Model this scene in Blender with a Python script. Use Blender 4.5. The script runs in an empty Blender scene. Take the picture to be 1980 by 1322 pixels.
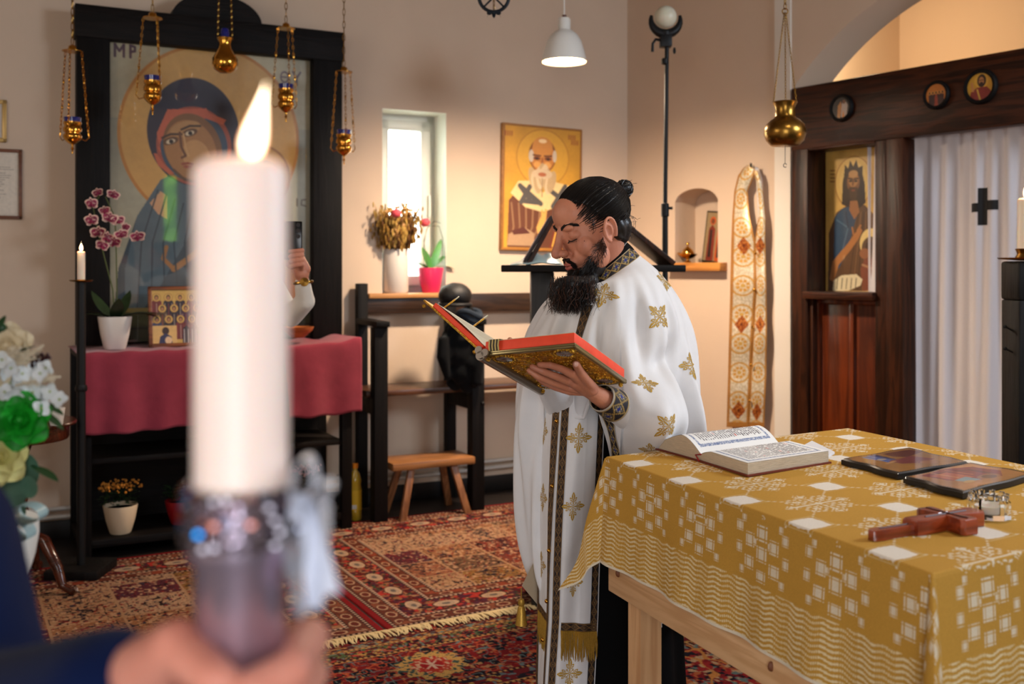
import bpy, bmesh, math, random
import numpy as np
from mathutils import Vector, Matrix, noise as mnoise

SC = bpy.context.scene
COL = SC.collection
PI = math.pi
FPX, HZ, EYE = 2000.0, 520.0, 1.5            # focal length and horizon of the photograph (pixels), eye height (m)

# ------------------------------------------------------------------ camera, world, lights, exposure
cam_d = bpy.data.cameras.new('camera')
cam_d.sensor_width = 36.0
cam_d.lens = 36.0 * FPX / 1980.0
cam_d.shift_y = -(661.0 - HZ) / 1980.0
cam_d.clip_start = 0.05
cam_d.dof.use_dof = True
cam_d.dof.focus_distance = 2.75
cam_d.dof.aperture_fstop = 3.6
cam = bpy.data.objects.new('camera', cam_d); COL.objects.link(cam)
cam.location = (0, 0, EYE); cam.rotation_euler = (PI / 2, 0, 0)
SC.camera = cam
SC.view_settings.view_transform = 'Standard'
SC.view_settings.look = 'None'
SC.view_settings.exposure = 0.38
SC.view_settings.gamma = 1.0
SC.view_settings.use_curve_mapping = False
SC.cycles.use_denoising = True
SC.cycles.max_bounces = 6
SC.cycles.diffuse_bounces = 4
SC.cycles.glossy_bounces = 4
SC.cycles.transmission_bounces = 8
SC.cycles.sample_clamp_indirect = 6.0

world = bpy.data.worlds.new('world'); SC.world = world; world.use_nodes = True
wn = world.node_tree.nodes; wl = world.node_tree.links
wn['Background'].inputs[0].default_value = (0.86, 0.95, 1.0, 1); wn['Background'].inputs[1].default_value = 3.0

def srgb(c):
    return tuple(((x / 255.0) / 12.92 if x / 255.0 <= 0.04045 else ((x / 255.0 + 0.055) / 1.055) ** 2.4) for x in c[:3])

def light(name, kind, loc, aim, power, color, **kw):
    d = bpy.data.lights.new(name, kind); d.energy = power; d.color = color
    for k, v in kw.items(): setattr(d, k, v)
    o = bpy.data.objects.new(name, d); COL.objects.link(o); o.location = loc
    o.rotation_euler = (Vector(aim) - Vector(loc)).to_track_quat('-Z', 'Y').to_euler()
    return o
# daylight through the windows of the hall behind and beside the photographer
light('daylight_near_window', 'AREA', (-0.15, -1.9, 1.35), (0.0, 4.0, 1.25), 69, (0.95, 0.965, 1.0), shape='RECTANGLE', size=1.7, size_y=2.4)
light('daylight_right_window', 'AREA', (3.7, 2.3, 2.95), (0.4, 3.2, 1.1), 75, (0.75, 0.86, 1.0), shape='RECTANGLE', size=1.2, size_y=1.0)
light('daylight_left_window', 'AREA', (-2.6, 2.2, 2.3), (0.3, 4.2, 1.2), 16, (1.0, 0.9, 0.82), shape='RECTANGLE', size=1.0, size_y=1.2)
# the small window in the back wall
# ceiling lamps of the hall, out of frame (same pendants as the visible one)
light('lamp_over_table', 'SPOT', (1.25, 2.7, 3.2), (1.15, 2.7, 0), 45, (1.0, 0.86, 0.7), spot_size=2.3, spot_blend=0.6, shadow_soft_size=0.12)
# lamp in the altar room behind the screen
light('lamp_in_altar_room', 'POINT', (2.32, 7.19, 3.1), (3, 5, 0), 26, (1.0, 0.80, 0.58), shadow_soft_size=0.15)

# ------------------------------------------------------------------ picture-to-place helpers
def P(px, py, Y):
    return Vector(((px - 990.0) / FPX * Y, Y, EYE - (py - HZ) / FPX * Y))
def F(px, py, h=0.0):
    return P(px, py, FPX * (EYE - h) / (py - HZ))
TH1 = math.atan2(2000.0, 3810.0)
D1 = Vector((math.cos(TH1), math.sin(TH1), 0)); N1 = Vector((math.sin(TH1), -math.cos(TH1), 0))
A1 = F(850, 958); A1.z = 0
TH2 = math.atan2(-2000.0, 1440.0)
D2 = Vector((math.cos(TH2), math.sin(TH2), 0)); N2 = Vector((math.sin(TH2), -math.cos(TH2), 0))
def hit(px, py, A, N, off=0.0):
    r = Vector(((px - 990.0) / FPX, 1.0, -(py - HZ) / FPX)); o = Vector((0, 0, EYE))
    a = A + N * off
    t = (a - o).dot(N) / r.dot(N)
    return o + r * t
CORNER = hit(1213, 520, A1, N1); CORNER.z = 0
def w1(px, py, off=0.0):
    """(u, z) on the back wall (u measured from A1 along the wall)"""
    p = hit(px, py, A1, N1, off); return ((p - A1).dot(D1), p.z)
def w2(px, py, off=0.0):
    p = hit(px, py, CORNER, N2, off); return ((p - CORNER).dot(D2), p.z)
def M1(u=0, z=0, off=0):      # placement: local X along the wall, local -Y into the room
    m = Matrix.Rotation(TH1, 4, 'Z'); m.translation = A1 + D1 * u + N1 * off + Vector((0, 0, z)); return m
def M2(u=0, z=0, off=0):
    m = Matrix.Rotation(TH2, 4, 'Z'); m.translation = CORNER + D2 * u + N2 * off + Vector((0, 0, z)); return m
def to_px(p):
    return (990 + p[0] / p[1] * FPX, HZ + (EYE - p[2]) / p[1] * FPX)

# ------------------------------------------------------------------ materials
def nodes_of(m):
    m.use_nodes = True; nt = m.node_tree
    return nt, nt.nodes, nt.links, nt.nodes['Principled BSDF']
MATS = {}
def mat(name, color, rough=0.5, metal=0.0, var=0.0, vscale=12.0, bump=0.0, bscale=60.0, stretch=(1, 1, 1), sheen=0.0, coat=0.0,
        sss=0.0, trans=0.0, ior=1.45, color2=None, detail=4.0, emit=None, estr=0.0, aniso=0.0, coord='Object'):
    if name in MATS: return MATS[name]
    m = bpy.data.materials.new(name); MATS[name] = m
    nt, N, L, b = nodes_of(m)
    c = srgb(color)
    b.inputs['Base Color'].default_value = (*c, 1)
    b.inputs['Roughness'].default_value = rough
    b.inputs['Metallic'].default_value = metal
    b.inputs['IOR'].default_value = ior
    if rough >= 0.8: b.inputs['Specular IOR Level'].default_value = 0.15
    if sheen: b.inputs['Sheen Weight'].default_value = sheen
    if coat: b.inputs['Coat Weight'].default_value = coat; b.inputs['Coat Roughness'].default_value = 0.08
    if sss:
        b.inputs['Subsurface Weight'].default_value = sss; b.inputs['Subsurface Radius'].default_value = (0.012, 0.005, 0.003); b.inputs['Subsurface Scale'].default_value = 1.0
    if trans: b.inputs['Transmission Weight'].default_value = trans
    if aniso: b.inputs['Anisotropic'].default_value = aniso
    if emit: b.inputs['Emission Color'].default_value = (*srgb(emit), 1); b.inputs['Emission Strength'].default_value = estr
    if var or bump or color2:
        tc = N.new('ShaderNodeTexCoord'); mp = N.new('ShaderNodeMapping'); mp.inputs['Scale'].default_value = stretch
        L.new(tc.outputs[coord], mp.inputs['Vector'])
        nz = N.new('ShaderNodeTexNoise'); nz.inputs['Scale'].default_value = vscale; nz.inputs['Detail'].default_value = detail
        L.new(mp.outputs[0], nz.inputs['Vector'])
        if var or color2:
            rp = N.new('ShaderNodeValToRGB')
            c2 = srgb(color2) if color2 else tuple(min(1, x * (1 + var)) for x in c)
            c1 = c if color2 else tuple(x * (1 - var) for x in c)
            rp.color_ramp.elements[0].color = (*c1, 1); rp.color_ramp.elements[0].position = 0.3
            rp.color_ramp.elements[1].color = (*c2, 1); rp.color_ramp.elements[1].position = 0.7
            L.new(nz.outputs[0], rp.inputs[0]); L.new(rp.outputs[0], b.inputs['Base Color'])
        if bump:
            n2 = N.new('ShaderNodeTexNoise'); n2.inputs['Scale'].default_value = bscale; n2.inputs['Detail'].default_value = 3
            L.new(mp.outputs[0], n2.inputs['Vector'])
            bp = N.new('ShaderNodeBump'); bp.inputs['Strength'].default_value = bump; bp.inputs['Distance'].default_value = 0.01
            L.new(n2.outputs[0], bp.inputs['Height']); L.new(bp.outputs[0], b.inputs['Normal'])
    return m

def wood(name, c1, c2, rough=0.5, axis=0, scale=3.0, coat=0.0, bump=0.15, spec=0.5):
    """planks with grain along the given local axis"""
    if name in MATS: return MATS[name]
    m = bpy.data.materials.new(name); MATS[name] = m
    nt, N, L, b = nodes_of(m)
    tc = N.new('ShaderNodeTexCoord'); mp = N.new('ShaderNodeMapping')
    s = [14.0, 14.0, 14.0]; s[axis] = 1.0
    mp.inputs['Scale'].default_value = [x * scale / 3.0 for x in s]
    L.new(tc.outputs['Object'], mp.inputs['Vector'])
    n1 = N.new('ShaderNodeTexNoise'); n1.inputs['Scale'].default_value = 1.6; n1.inputs['Detail'].default_value = 6; n1.inputs['Distortion'].default_value = 0.6
    L.new(mp.outputs[0], n1.inputs['Vector'])
    wv = N.new('ShaderNodeMath'); wv.operation = 'MULTIPLY'; wv.inputs[1].default_value = 26.0
    L.new(n1.outputs[0], wv.inputs[0])
    sn = N.new('ShaderNodeMath'); sn.operation = 'SINE'; L.new(wv.outputs[0], sn.inputs[0])
    mr = N.new('ShaderNodeMapRange'); mr.inputs['From Min'].default_value = -1; L.new(sn.outputs[0], mr.inputs['Value'])
    n2 = N.new('ShaderNodeTexNoise'); n2.inputs['Scale'].default_value = 3.0; n2.inputs['Detail'].default_value = 2; L.new(tc.outputs['Object'], n2.inputs['Vector'])
    mx = N.new('ShaderNodeMath'); mx.operation = 'MULTIPLY_ADD'; mx.inputs[1].default_value = 0.55; L.new(mr.outputs[0], mx.inputs[0])
    sc = N.new('ShaderNodeMath'); sc.operation = 'MULTIPLY'; sc.inputs[1].default_value = 0.6; L.new(n2.outputs[0], sc.inputs[0]); L.new(sc.outputs[0], mx.inputs[2])
    rp = N.new('ShaderNodeValToRGB')
    rp.color_ramp.elements[0].color = (*srgb(c1), 1); rp.color_ramp.elements[0].position = 0.1
    rp.color_ramp.elements[1].color = (*srgb(c2), 1); rp.color_ramp.elements[1].position = 0.95
    L.new(mx.outputs[0], rp.inputs[0]); L.new(rp.outputs[0], b.inputs['Base Color'])
    b.inputs['Roughness'].default_value = rough; b.inputs['Specular IOR Level'].default_value = spec
    if coat: b.inputs['Coat Weight'].default_value = coat; b.inputs['Coat Roughness'].default_value = 0.15
    bp = N.new('ShaderNodeBump'); bp.inputs['Strength'].default_value = bump; bp.inputs['Distance'].default_value = 0.003
    L.new(mr.outputs[0], bp.inputs['Height']); L.new(bp.outputs[0], b.inputs['Normal'])
    return m

def vmat(name, rough=0.6, metal=0.0, sheen=0.0, coat=0.0, var=0.0, vscale=200, bump=0.0, bscale=400, coat_ior=1.5):
    """material whose base colour is the dye painted on the object (colour attribute), plus fibre noise"""
    if name in MATS: return MATS[name]
    m = bpy.data.materials.new(name); MATS[name] = m
    nt, N, L, b = nodes_of(m)
    at = N.new('ShaderNodeAttribute'); at.attribute_name = 'dye'
    src = at.outputs['Color']
    tc = N.new('ShaderNodeTexCoord')
    if var:
        nz = N.new('ShaderNodeTexNoise'); nz.inputs['Scale'].default_value = vscale; nz.inputs['Detail'].default_value = 3
        L.new(tc.outputs['Object'], nz.inputs['Vector'])
        mr = N.new('ShaderNodeMapRange'); mr.inputs['From Min'].default_value = 0.3; mr.inputs['From Max'].default_value = 0.7
        mr.inputs['To Min'].default_value = 1 - var; mr.inputs['To Max'].default_value = 1 + var * 0.6
        L.new(nz.outputs[0], mr.inputs['Value'])
        mx = N.new('ShaderNodeVectorMath'); mx.operation = 'SCALE'; L.new(src, mx.inputs[0]); L.new(mr.outputs[0], mx.inputs['Scale'])
        src = mx.outputs[0]
    L.new(src, b.inputs['Base Color'])
    b.inputs['Roughness'].default_value = rough; b.inputs['Metallic'].default_value = metal
    if rough >= 0.8: b.inputs['Specular IOR Level'].default_value = 0.12
    if sheen: b.inputs['Sheen Weight'].default_value = sheen
    if coat: b.inputs['Coat Weight'].default_value = coat; b.inputs['Coat Roughness'].default_value = 0.03; b.inputs['Coat IOR'].default_value = coat_ior
    if bump:
        n2 = N.new('ShaderNodeTexNoise'); n2.inputs['Scale'].default_value = bscale; n2.inputs['Detail'].default_value = 2
        L.new(tc.outputs['Object'], n2.inputs['Vector'])
        bp = N.new('ShaderNodeBump'); bp.inputs['Strength'].default_value = bump; bp.inputs['Distance'].default_value = 0.004
        L.new(n2.outputs[0], bp.inputs['Height']); L.new(bp.outputs[0], b.inputs['Normal'])
    return m

# ------------------------------------------------------------------ mesh collecting
class MB:
    def __init__(s): s.v = []; s.f = []; s.dye = None
    def add(s, vs, fs):
        n = len(s.v); s.v += [tuple(p) for p in vs]; s.f += [tuple(i + n for i in f) for f in fs]; return s
    def box(s, x0, x1, y0, y1, z0, z1, bev=0.0, m=None):
        if bev <= 0:
            vs = [(x, y, z) for z in (z0, z1) for y in (y0, y1) for x in (x0, x1)]
            fs = [(0, 2, 3, 1), (4, 5, 7, 6), (0, 1, 5, 4), (2, 6, 7, 3), (0, 4, 6, 2), (1, 3, 7, 5)]
        else:
            bm = bmesh.new()
            r = bmesh.ops.create_cube(bm, size=1.0)
            for v in r['verts']:
                v.co = Vector(((x0 + x1) / 2 + v.co.x * (x1 - x0), (y0 + y1) / 2 + v.co.y * (y1 - y0), (z0 + z1) / 2 + v.co.z * (z1 - z0)))
            bmesh.ops.bevel(bm, geom=bm.edges[:], offset=bev, segments=2, profile=0.5, affect='EDGES')
            bm.verts.index_update()
            vs = [v.co.copy() for v in bm.verts]; fs = [tuple(v.index for v in f.verts) for f in bm.faces]; bm.free()
        if m is not None: vs = [m @ Vector(p) for p in vs]
        return s.add(vs, fs)
    def bar(s, a, b, w, t, up=(0, 0, 1), bev=0.0):
        """box from a to b with width w (sideways) and thickness t (along up)"""
        a = Vector(a); b = Vector(b); d = b - a; L = d.length; d.normalize(); up = Vector(up)
        x = d.cross(up)
        if x.length < 1e-5: x = d.cross(Vector((1, 0, 0)))
        x.normalize(); z = x.cross(d)
        m = Matrix(((x.x, d.x, z.x, a.x), (x.y, d.y, z.y, a.y), (x.z, d.z, z.z, a.z), (0, 0, 0, 1)))
        return s.box(-w / 2, w / 2, 0, L, -t / 2, t / 2, bev, m)
    def tube(s, pts, r, n=10, cap=True, flat=1.0, closed=False):
        pts = [Vector(p) for p in pts]; k = len(pts)
        rs = r if isinstance(r, (list, tuple, np.ndarray)) else [r] * k
        tang = []
        for i in range(k):
            if closed: t = pts[(i + 1) % k] - pts[i - 1]
            else: t = pts[min(i + 1, k - 1)] - pts[max(i - 1, 0)]
            if t.length < 1e-9: t = Vector((0, 0, 1))
            tang.append(t.normalized())
        ref = Vector((0, 0, 1)) if abs(tang[0].z) < 0.9 else Vector((1, 0, 0))
        x = tang[0].cross(ref).normalized(); vs = []
        for i in range(k):
            x = (x - tang[i] * x.dot(tang[i]))
            if x.length < 1e-6: x = tang[i].orthogonal()
            x.normalize(); y = tang[i].cross(x)
            for j in range(n):
                a = 2 * PI * j / n
                vs.append(pts[i] + x * (rs[i] * math.cos(a)) + y * (rs[i] * flat * math.sin(a)))
        fs = []
        for i in range(k if closed else k - 1):
            i2 = (i + 1) % k
            for j in range(n):
                j2 = (j + 1) % n
                fs.append((i * n + j, i * n + j2, i2 * n + j2, i2 * n + j))
        if cap and not closed:
            fs.append(tuple(range(n))[::-1]); fs.append(tuple((k - 1) * n + j for j in range(n)))
        return s.add(vs, fs)
    def lathe(s, prof, c=(0, 0, 0), n=32, axis=None, sx=1.0, sy=1.0, cap=True):
        """profile [(r, z)...] turned about the vertical through c"""
        vs = []; fs = []; c = Vector(c)
        for (r, z) in prof:
            for j in range(n):
                a = 2 * PI * j / n; p = Vector((r * math.cos(a) * sx, r * math.sin(a) * sy, z))
                if axis is not None: p = axis @ p
                vs.append(c + p)
        k = len(prof)
        for i in range(k - 1):
            for j in range(n):
                j2 = (j + 1) % n; fs.append((i * n + j, i * n + j2, (i + 1) * n + j2, (i + 1) * n + j))
        if cap and prof[0][0] > 1e-6: fs.append(tuple(range(n))[::-1])
        if cap and prof[-1][0] > 1e-6: fs.append(tuple((k - 1) * n + j for j in range(n)))
        return s.add(vs, fs)
    def ball(s, c, r, n=16, m=16, rot=None, zmin=-1.0, zmax=1.0):
        r = (r, r, r) if not hasattr(r, '__len__') else r
        c = Vector(c); vs = []; fs = []
        for i in range(m + 1):
            ph = -PI / 2 + PI * i / m; z = math.sin(ph); q = math.cos(ph)
            for j in range(n):
                a = 2 * PI * j / n
                p = Vector((r[0] * q * math.cos(a), r[1] * q * math.sin(a), r[2] * z))
                if rot is not None: p = rot @ p
                vs.append(c + p)
        for i in range(m):
            for j in range(n):
                j2 = (j + 1) % n; fs.append((i * n + j, i * n + j2, (i + 1) * n + j2, (i + 1) * n + j))
        return s.add(vs, fs)
    def capsule(s, a, b, ra, rb, n=12):
        a = Vector(a); b = Vector(b); d = (b - a).normalized()
        pts = []; rs = []
        for i in range(5):
            t = PI / 2 * (1 - i / 4); pts.append(a - d * ra * math.sin(t)); rs.append(max(1e-4, ra * math.cos(t)))
        for i in range(5):
            t = PI / 2 * i / 4; pts.append(b + d * rb * math.sin(t)); rs.append(max(1e-4, rb * math.cos(t)))
        return s.tube(pts, rs, n)
    def prism(s, poly, y0, y1, m=None):
        """polygon in local X-Z pushed from y0 to y1"""
        n = len(poly)
        vs = [Vector((x, y0, z)) for x, z in poly] + [Vector((x, y1, z)) for x, z in poly]
        if m is not None: vs = [m @ p for p in vs]
        fs = [tuple(range(n)), tuple(range(2 * n - 1, n - 1, -1))] + [(i, i + n, (i + 1) % n + n, (i + 1) % n) for i in range(n)]
        return s.add(vs, fs)
    def grid(s, T, closed_u=False):
        """T: array (rows, cols, 3)"""
        r, c = T.shape[:2]; n = len(s.v)
        s.v += [tuple(p) for p in T.reshape(-1, 3).tolist()]
        cc = c if closed_u else c - 1
        for i in range(r - 1):
            for j in range(cc):
                j2 = (j + 1) % c
                s.f.append((n + i * c + j, n + i * c + j2, n + (i + 1) * c + j2, n + (i + 1) * c + j))
        return s
    def xf(s, m):
        s.v = [tuple(m @ Vector(p)) for p in s.v]; return s
    def mesh(s, name, material, smooth=True, angle=40):
        me = bpy.data.meshes.new(name); me.from_pydata(s.v, [], s.f); me.update()
        if material: me.materials.append(material)
        finish(me, smooth, angle); return me
    def build(s, name, material, parent=None, mw=None, smooth=True, angle=40):
        o = bpy.data.objects.new(name, s.mesh(name, material, smooth, angle)); COL.objects.link(o)
        if parent is not None: o.parent = parent
        if mw is not None: o.matrix_world = mw
        return o

def finish(me, smooth=True, angle=40):
    bm = bmesh.new(); bm.from_mesh(me)
    bmesh.ops.recalc_face_normals(bm, faces=bm.faces[:]) if len(bm.faces) < 60000 else None
    bm.to_mesh(me); bm.free()
    if smooth:
        me.shade_smooth()
        try: me.set_sharp_from_angle(angle=math.radians(angle))
        except Exception: pass

def big_grid(name, T, material, dye=None, parent=None, mask=None, closed_u=False, mw=None, smooth=True):
    """fast dense sheet: T (rows, cols, 3), dye (rows, cols, 3) in sRGB 0-255, mask of faces to keep"""
    r, c = T.shape[:2]
    cc = c if closed_u else c - 1
    i = np.arange(r - 1)[:, None]; j = np.arange(cc)[None, :]; j2 = (j + 1) % c
    q = np.stack([i * c + j, i * c + j2, (i + 1) * c + j2, (i + 1) * c + j], -1)
    if mask is not None: q = q[mask[:r - 1, :cc]]
    q = q.reshape(-1, 4)
    used = np.unique(q); remap = np.full(r * c, -1, np.int64); remap[used] = np.arange(len(used))
    V = T.reshape(-1, 3)[used]; q = remap[q]
    me = bpy.data.meshes.new(name)
    me.vertices.add(len(V)); me.vertices.foreach_set('co', V.astype(np.float32).ravel())
    me.loops.add(q.size); me.loops.foreach_set('vertex_index', q.astype(np.int32).ravel())
    me.polygons.add(len(q)); me.polygons.foreach_set('loop_start', np.arange(0, q.size, 4, dtype=np.int32))
    me.update(calc_edges=True); me.validate()
    if dye is not None:
        dy = np.clip(dye.reshape(-1, 3)[used], 0, 255) / 255.0
        lin = np.where(dy <= 0.04045, dy / 12.92, ((dy + 0.055) / 1.055) ** 2.4)
        a = me.color_attributes.new('dye', 'FLOAT_COLOR', 'POINT')
        a.data.foreach_set('color', np.concatenate([lin, np.ones((len(lin), 1))], 1).astype(np.float32).ravel())
    me.materials.append(material)
    if smooth: me.shade_smooth()
    o = bpy.data.objects.new(name, me); COL.objects.link(o)
    if parent is not None: o.parent = parent
    if mw is not None: o.matrix_world = mw
    return o

def fuse(mb, voxel, smooth=6, name='tmp'):
    """melt overlapping lumps into one continuous surface; returns a mesh"""
    me = bpy.data.meshes.new(name); me.from_pydata(mb.v, [], mb.f); me.update(); finish(me, False)
    o = bpy.data.objects.new('tmp', me); COL.objects.link(o)
    r = o.modifiers.new('r', 'REMESH'); r.mode = 'VOXEL'; r.voxel_size = voxel; r.use_smooth_shade = True
    if smooth:
        sm = o.modifiers.new('s', 'SMOOTH'); sm.iterations = smooth; sm.factor = 0.5
    dg = bpy.context.evaluated_depsgraph_get(); dg.update()
    out = bpy.data.meshes.new_from_object(o.evaluated_get(dg)); out.name = name
    bpy.data.objects.remove(o); out.shade_smooth(); return out
def fused(name, mb, voxel, material, parent=None, smooth=6, mw=None):
    me = fuse(mb, voxel, smooth, name); me.materials.clear(); me.materials.append(material)
    o = bpy.data.objects.new(name, me); COL.objects.link(o)
    if parent is not None: o.parent = parent
    if mw is not None: o.matrix_world = mw
    return o

# ------------------------------------------------------------------ naming
def thing(name, label, cat, mw=None, group=None, loc=None):
    o = bpy.data.objects.new(name, None); COL.objects.link(o); o.empty_display_size = 0.1
    if mw is not None: o.matrix_world = mw
    if loc is not None: o.location = loc
    return tag(o, label, cat, group)
def tag(o, label, cat, group=None):
    o['label'] = label; o['category'] = cat
    if group: o['group'] = group
    return o
def struct(o): o['kind'] = 'structure'; return o
def at(mb, mw):   # shapes given in world space made local to a placed thing
    return mb.xf(mw.inverted())
def copy_thing(o, mw, label, group=None):
    def rec(a, par):
        c = a.copy(); COL.objects.link(c); c.parent = par
        for ch in a.children: rec(ch, c)
        return c
    c = rec(o, None); c.matrix_world = mw; c['label'] = label
    if group: c['group'] = group
    return c

# ------------------------------------------------------------------ painting on panels (colour dots of paint, sRGB)
class Canvas:
    def __init__(s, W, H, res, bg):
        s.W, s.H = W, H; s.nx = max(2, int(W / res) + 1); s.ny = max(2, int(H / res) + 1)
        s.X, s.Y = np.meshgrid(np.linspace(0, 1, s.nx), np.linspace(0, 1, s.ny))   # y down
        s.ar = W / H; s.c = np.empty((s.ny, s.nx, 3)); s.c[:] = bg
    def put(s, m, col, a=1.0):
        m = np.clip(m, 0, 1)[..., None] * a; s.c = s.c * (1 - m) + np.array(col, float) * m
    def ell(s, cx, cy, rx, ry, col, rot=0.0, a=1.0, ring=None):
        dx = (s.X - cx); dy = (s.Y - cy) / s.ar; rot = math.radians(rot)
        x = dx * math.cos(rot) + dy * math.sin(rot); y = -dx * math.sin(rot) + dy * math.cos(rot)
        d = np.sqrt((x / rx) ** 2 + (y / (ry / s.ar)) ** 2)
        k = min(rx, ry / s.ar) * s.nx
        m = np.clip((1 - d) * k + 0.5, 0, 1)
        if ring is not None: m = m * (1 - np.clip((1 - ring - d) * k + 0.5, 0, 1))
        s.put(m, col, a)
    def poly(s, pts, col, a=1.0):
        m = np.zeros_like(s.X, bool); n = len(pts)
        for i in range(n):
            (x1, y1), (x2, y2) = pts[i], pts[(i + 1) % n]
            if y1 == y2: continue
            c = ((y1 > s.Y) != (y2 > s.Y)) & (s.X < (x2 - x1) * (s.Y - y1) / (y2 - y1) + x1)
            m ^= c
        s.put(m.astype(float), col, a)
    def rect(s, x0, y0, x1, y1, col, a=1.0): s.put(((s.X >= x0) & (s.X <= x1) & (s.Y >= y0) & (s.Y <= y1)).astype(float), col, a)
    def line(s, pts, w, col, a=1.0):
        m = np.zeros_like(s.X)
        for (x1, y1), (x2, y2) in zip(pts[:-1], pts[1:]):
            dx, dy = x2 - x1, (y2 - y1) / s.ar; L = dx * dx + dy * dy + 1e-12
            t = np.clip(((s.X - x1) * dx + (s.Y - y1) / s.ar * dy) / L, 0, 1)
            d = np.hypot(s.X - x1 - t * dx, (s.Y - y1) / s.ar - t * dy)
            m = np.maximum(m, np.clip((w / 2 - d) * s.nx + 0.5, 0, 1))
        s.put(m, col, a)
    def mottle(s, amp, sc=8, seed=0):
        rng = np.random.RandomState(seed); g = rng.rand(sc + 2, sc + 2)
        u = s.X * sc; v = s.Y * sc; i = u.astype(int); j = v.astype(int); fu = u - i; fv = v - j
        n = (g[j, i] * (1 - fu) + g[j, i + 1] * fu) * (1 - fv) + (g[j + 1, i] * (1 - fu) + g[j + 1, i + 1] * fu) * fv
        s.c *= (1 + amp * (n - 0.5) * 2)[..., None]
    def panel(s, name, material, parent=None, mw=None, y=0.0):
        """upright sheet: local X 0..W, Z H..0, at local y"""
        T = np.stack([s.X * s.W, np.full_like(s.X, y), (1 - s.Y) * s.H], -1)
        return big_grid(name, T, material, s.c, parent, mw=mw, smooth=False)

def hash2(i, j, k=0):
    x = np.sin(i * 127.1 + j * 311.7 + k * 74.7) * 43758.5453
    return x - np.floor(x)
def vnoise(x, y, k=0):
    i = np.floor(x); j = np.floor(y); fx = x - i; fy = y - j
    fx = fx * fx * (3 - 2 * fx); fy = fy * fy * (3 - 2 * fy)
    return (hash2(i, j, k) * (1 - fx) + hash2(i + 1, j, k) * fx) * (1 - fy) + (hash2(i, j + 1, k) * (1 - fx) + hash2(i + 1, j + 1, k) * fx) * fy
def mixc(base, m, col):
    m = np.clip(m, 0, 1)[..., None]; return base * (1 - m) + np.array(col, float) * m

# ================================================================== THE ROOM
M_plaster = mat('plaster', (214, 192, 170), rough=0.92, var=0.035, vscale=2.0, bump=0.12, bscale=25)
M_plaster_w = mat('plaster_white', (226, 219, 208), rough=0.9, var=0.02, vscale=2.0)
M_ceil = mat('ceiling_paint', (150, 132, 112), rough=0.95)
M_floor = wood('floor_boards', (16, 12, 10), (30, 22, 18), rough=0.45, axis=0, scale=2.0)
M_black = wood('black_stained_wood', (5, 4, 4), (16, 12, 11), rough=0.6, axis=2, bump=0.25, spec=0.18)
M_blackx = wood('black_stained_wood_level', (5, 4, 4), (20, 14, 12), rough=0.6, axis=0, bump=0.25, spec=0.18)
M_dark = wood('dark_brown_wood', (20, 9, 4), (66, 32, 14), rough=0.42, axis=2, bump=0.2, spec=0.25)
M_darkx = wood('dark_brown_wood_level', (20, 9, 5), (72, 34, 15), rough=0.42, axis=0, bump=0.2, spec=0.25)
M_brass = mat('brass', (205, 150, 62), rough=0.16, metal=1.0, var=0.18, vscale=30, bump=0.03, bscale=40)
M_brass_old = mat('old_brass', (150, 112, 50), rough=0.28, metal=1.0, var=0.25, vscale=18, bump=0.06, bscale=40)
M_gold = mat('gold_thread', (186, 146, 60), rough=0.42, metal=0.55, var=0.15, vscale=300)
M_iron = mat('black_iron', (14, 14, 15), rough=0.5, metal=0.3)
M_white = mat('white_lacquer', (226, 226, 220), rough=0.35)

UC = (CORNER - A1).dot(D1)
M1_0, M2_0 = M1(), M2()
NEAR = 8.8; LEFTU = -4.2

fl = MB().box(-7, 9, -5, 11, -0.1, 0.0).build('floor', M_floor); struct(fl)
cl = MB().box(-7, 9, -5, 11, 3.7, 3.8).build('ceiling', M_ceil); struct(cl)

def wall_cols(us, spans, y0, y1):
    """solid wall out of upright strips; spans(u) -> [(z0, z1), ...] with the same count at both ends of a strip"""
    mb = MB()
    for ua, ub in zip(us[:-1], us[1:]):
        e = 1e-6
        for (a0, a1), (b0, b1) in zip(spans(ua + e), spans(ub - e)):
            vs = [(ua, y0, a0), (ub, y0, b0), (ub, y0, b1), (ua, y0, a1), (ua, y1, a0), (ub, y1, b0), (ub, y1, b1), (ua, y1, a1)]
            mb.add(vs, [(0, 1, 2, 3), (7, 6, 5, 4), (0, 4, 5, 1), (3, 2, 6, 7), (0, 3, 7, 4), (1, 5, 6, 2)])
    return mb

# back wall with the tall narrow window
wu0, wz1 = w1(739, 209); wu1, _ = w1(863, 215); _, wz0 = w1(800, 566)
WT = 0.34
mb = MB()
mb.box(LEFTU, wu0, 0, WT, 0, 3.7).box(wu1, UC + 0.4, 0, WT, 0, 3.7).box(wu0, wu1, 0, WT, wz1, 3.7).box(wu0, wu1, 0, WT, 0, wz0)
struct(mb.build('wall_back', M_plaster, mw=M1_0, smooth=False))

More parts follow.
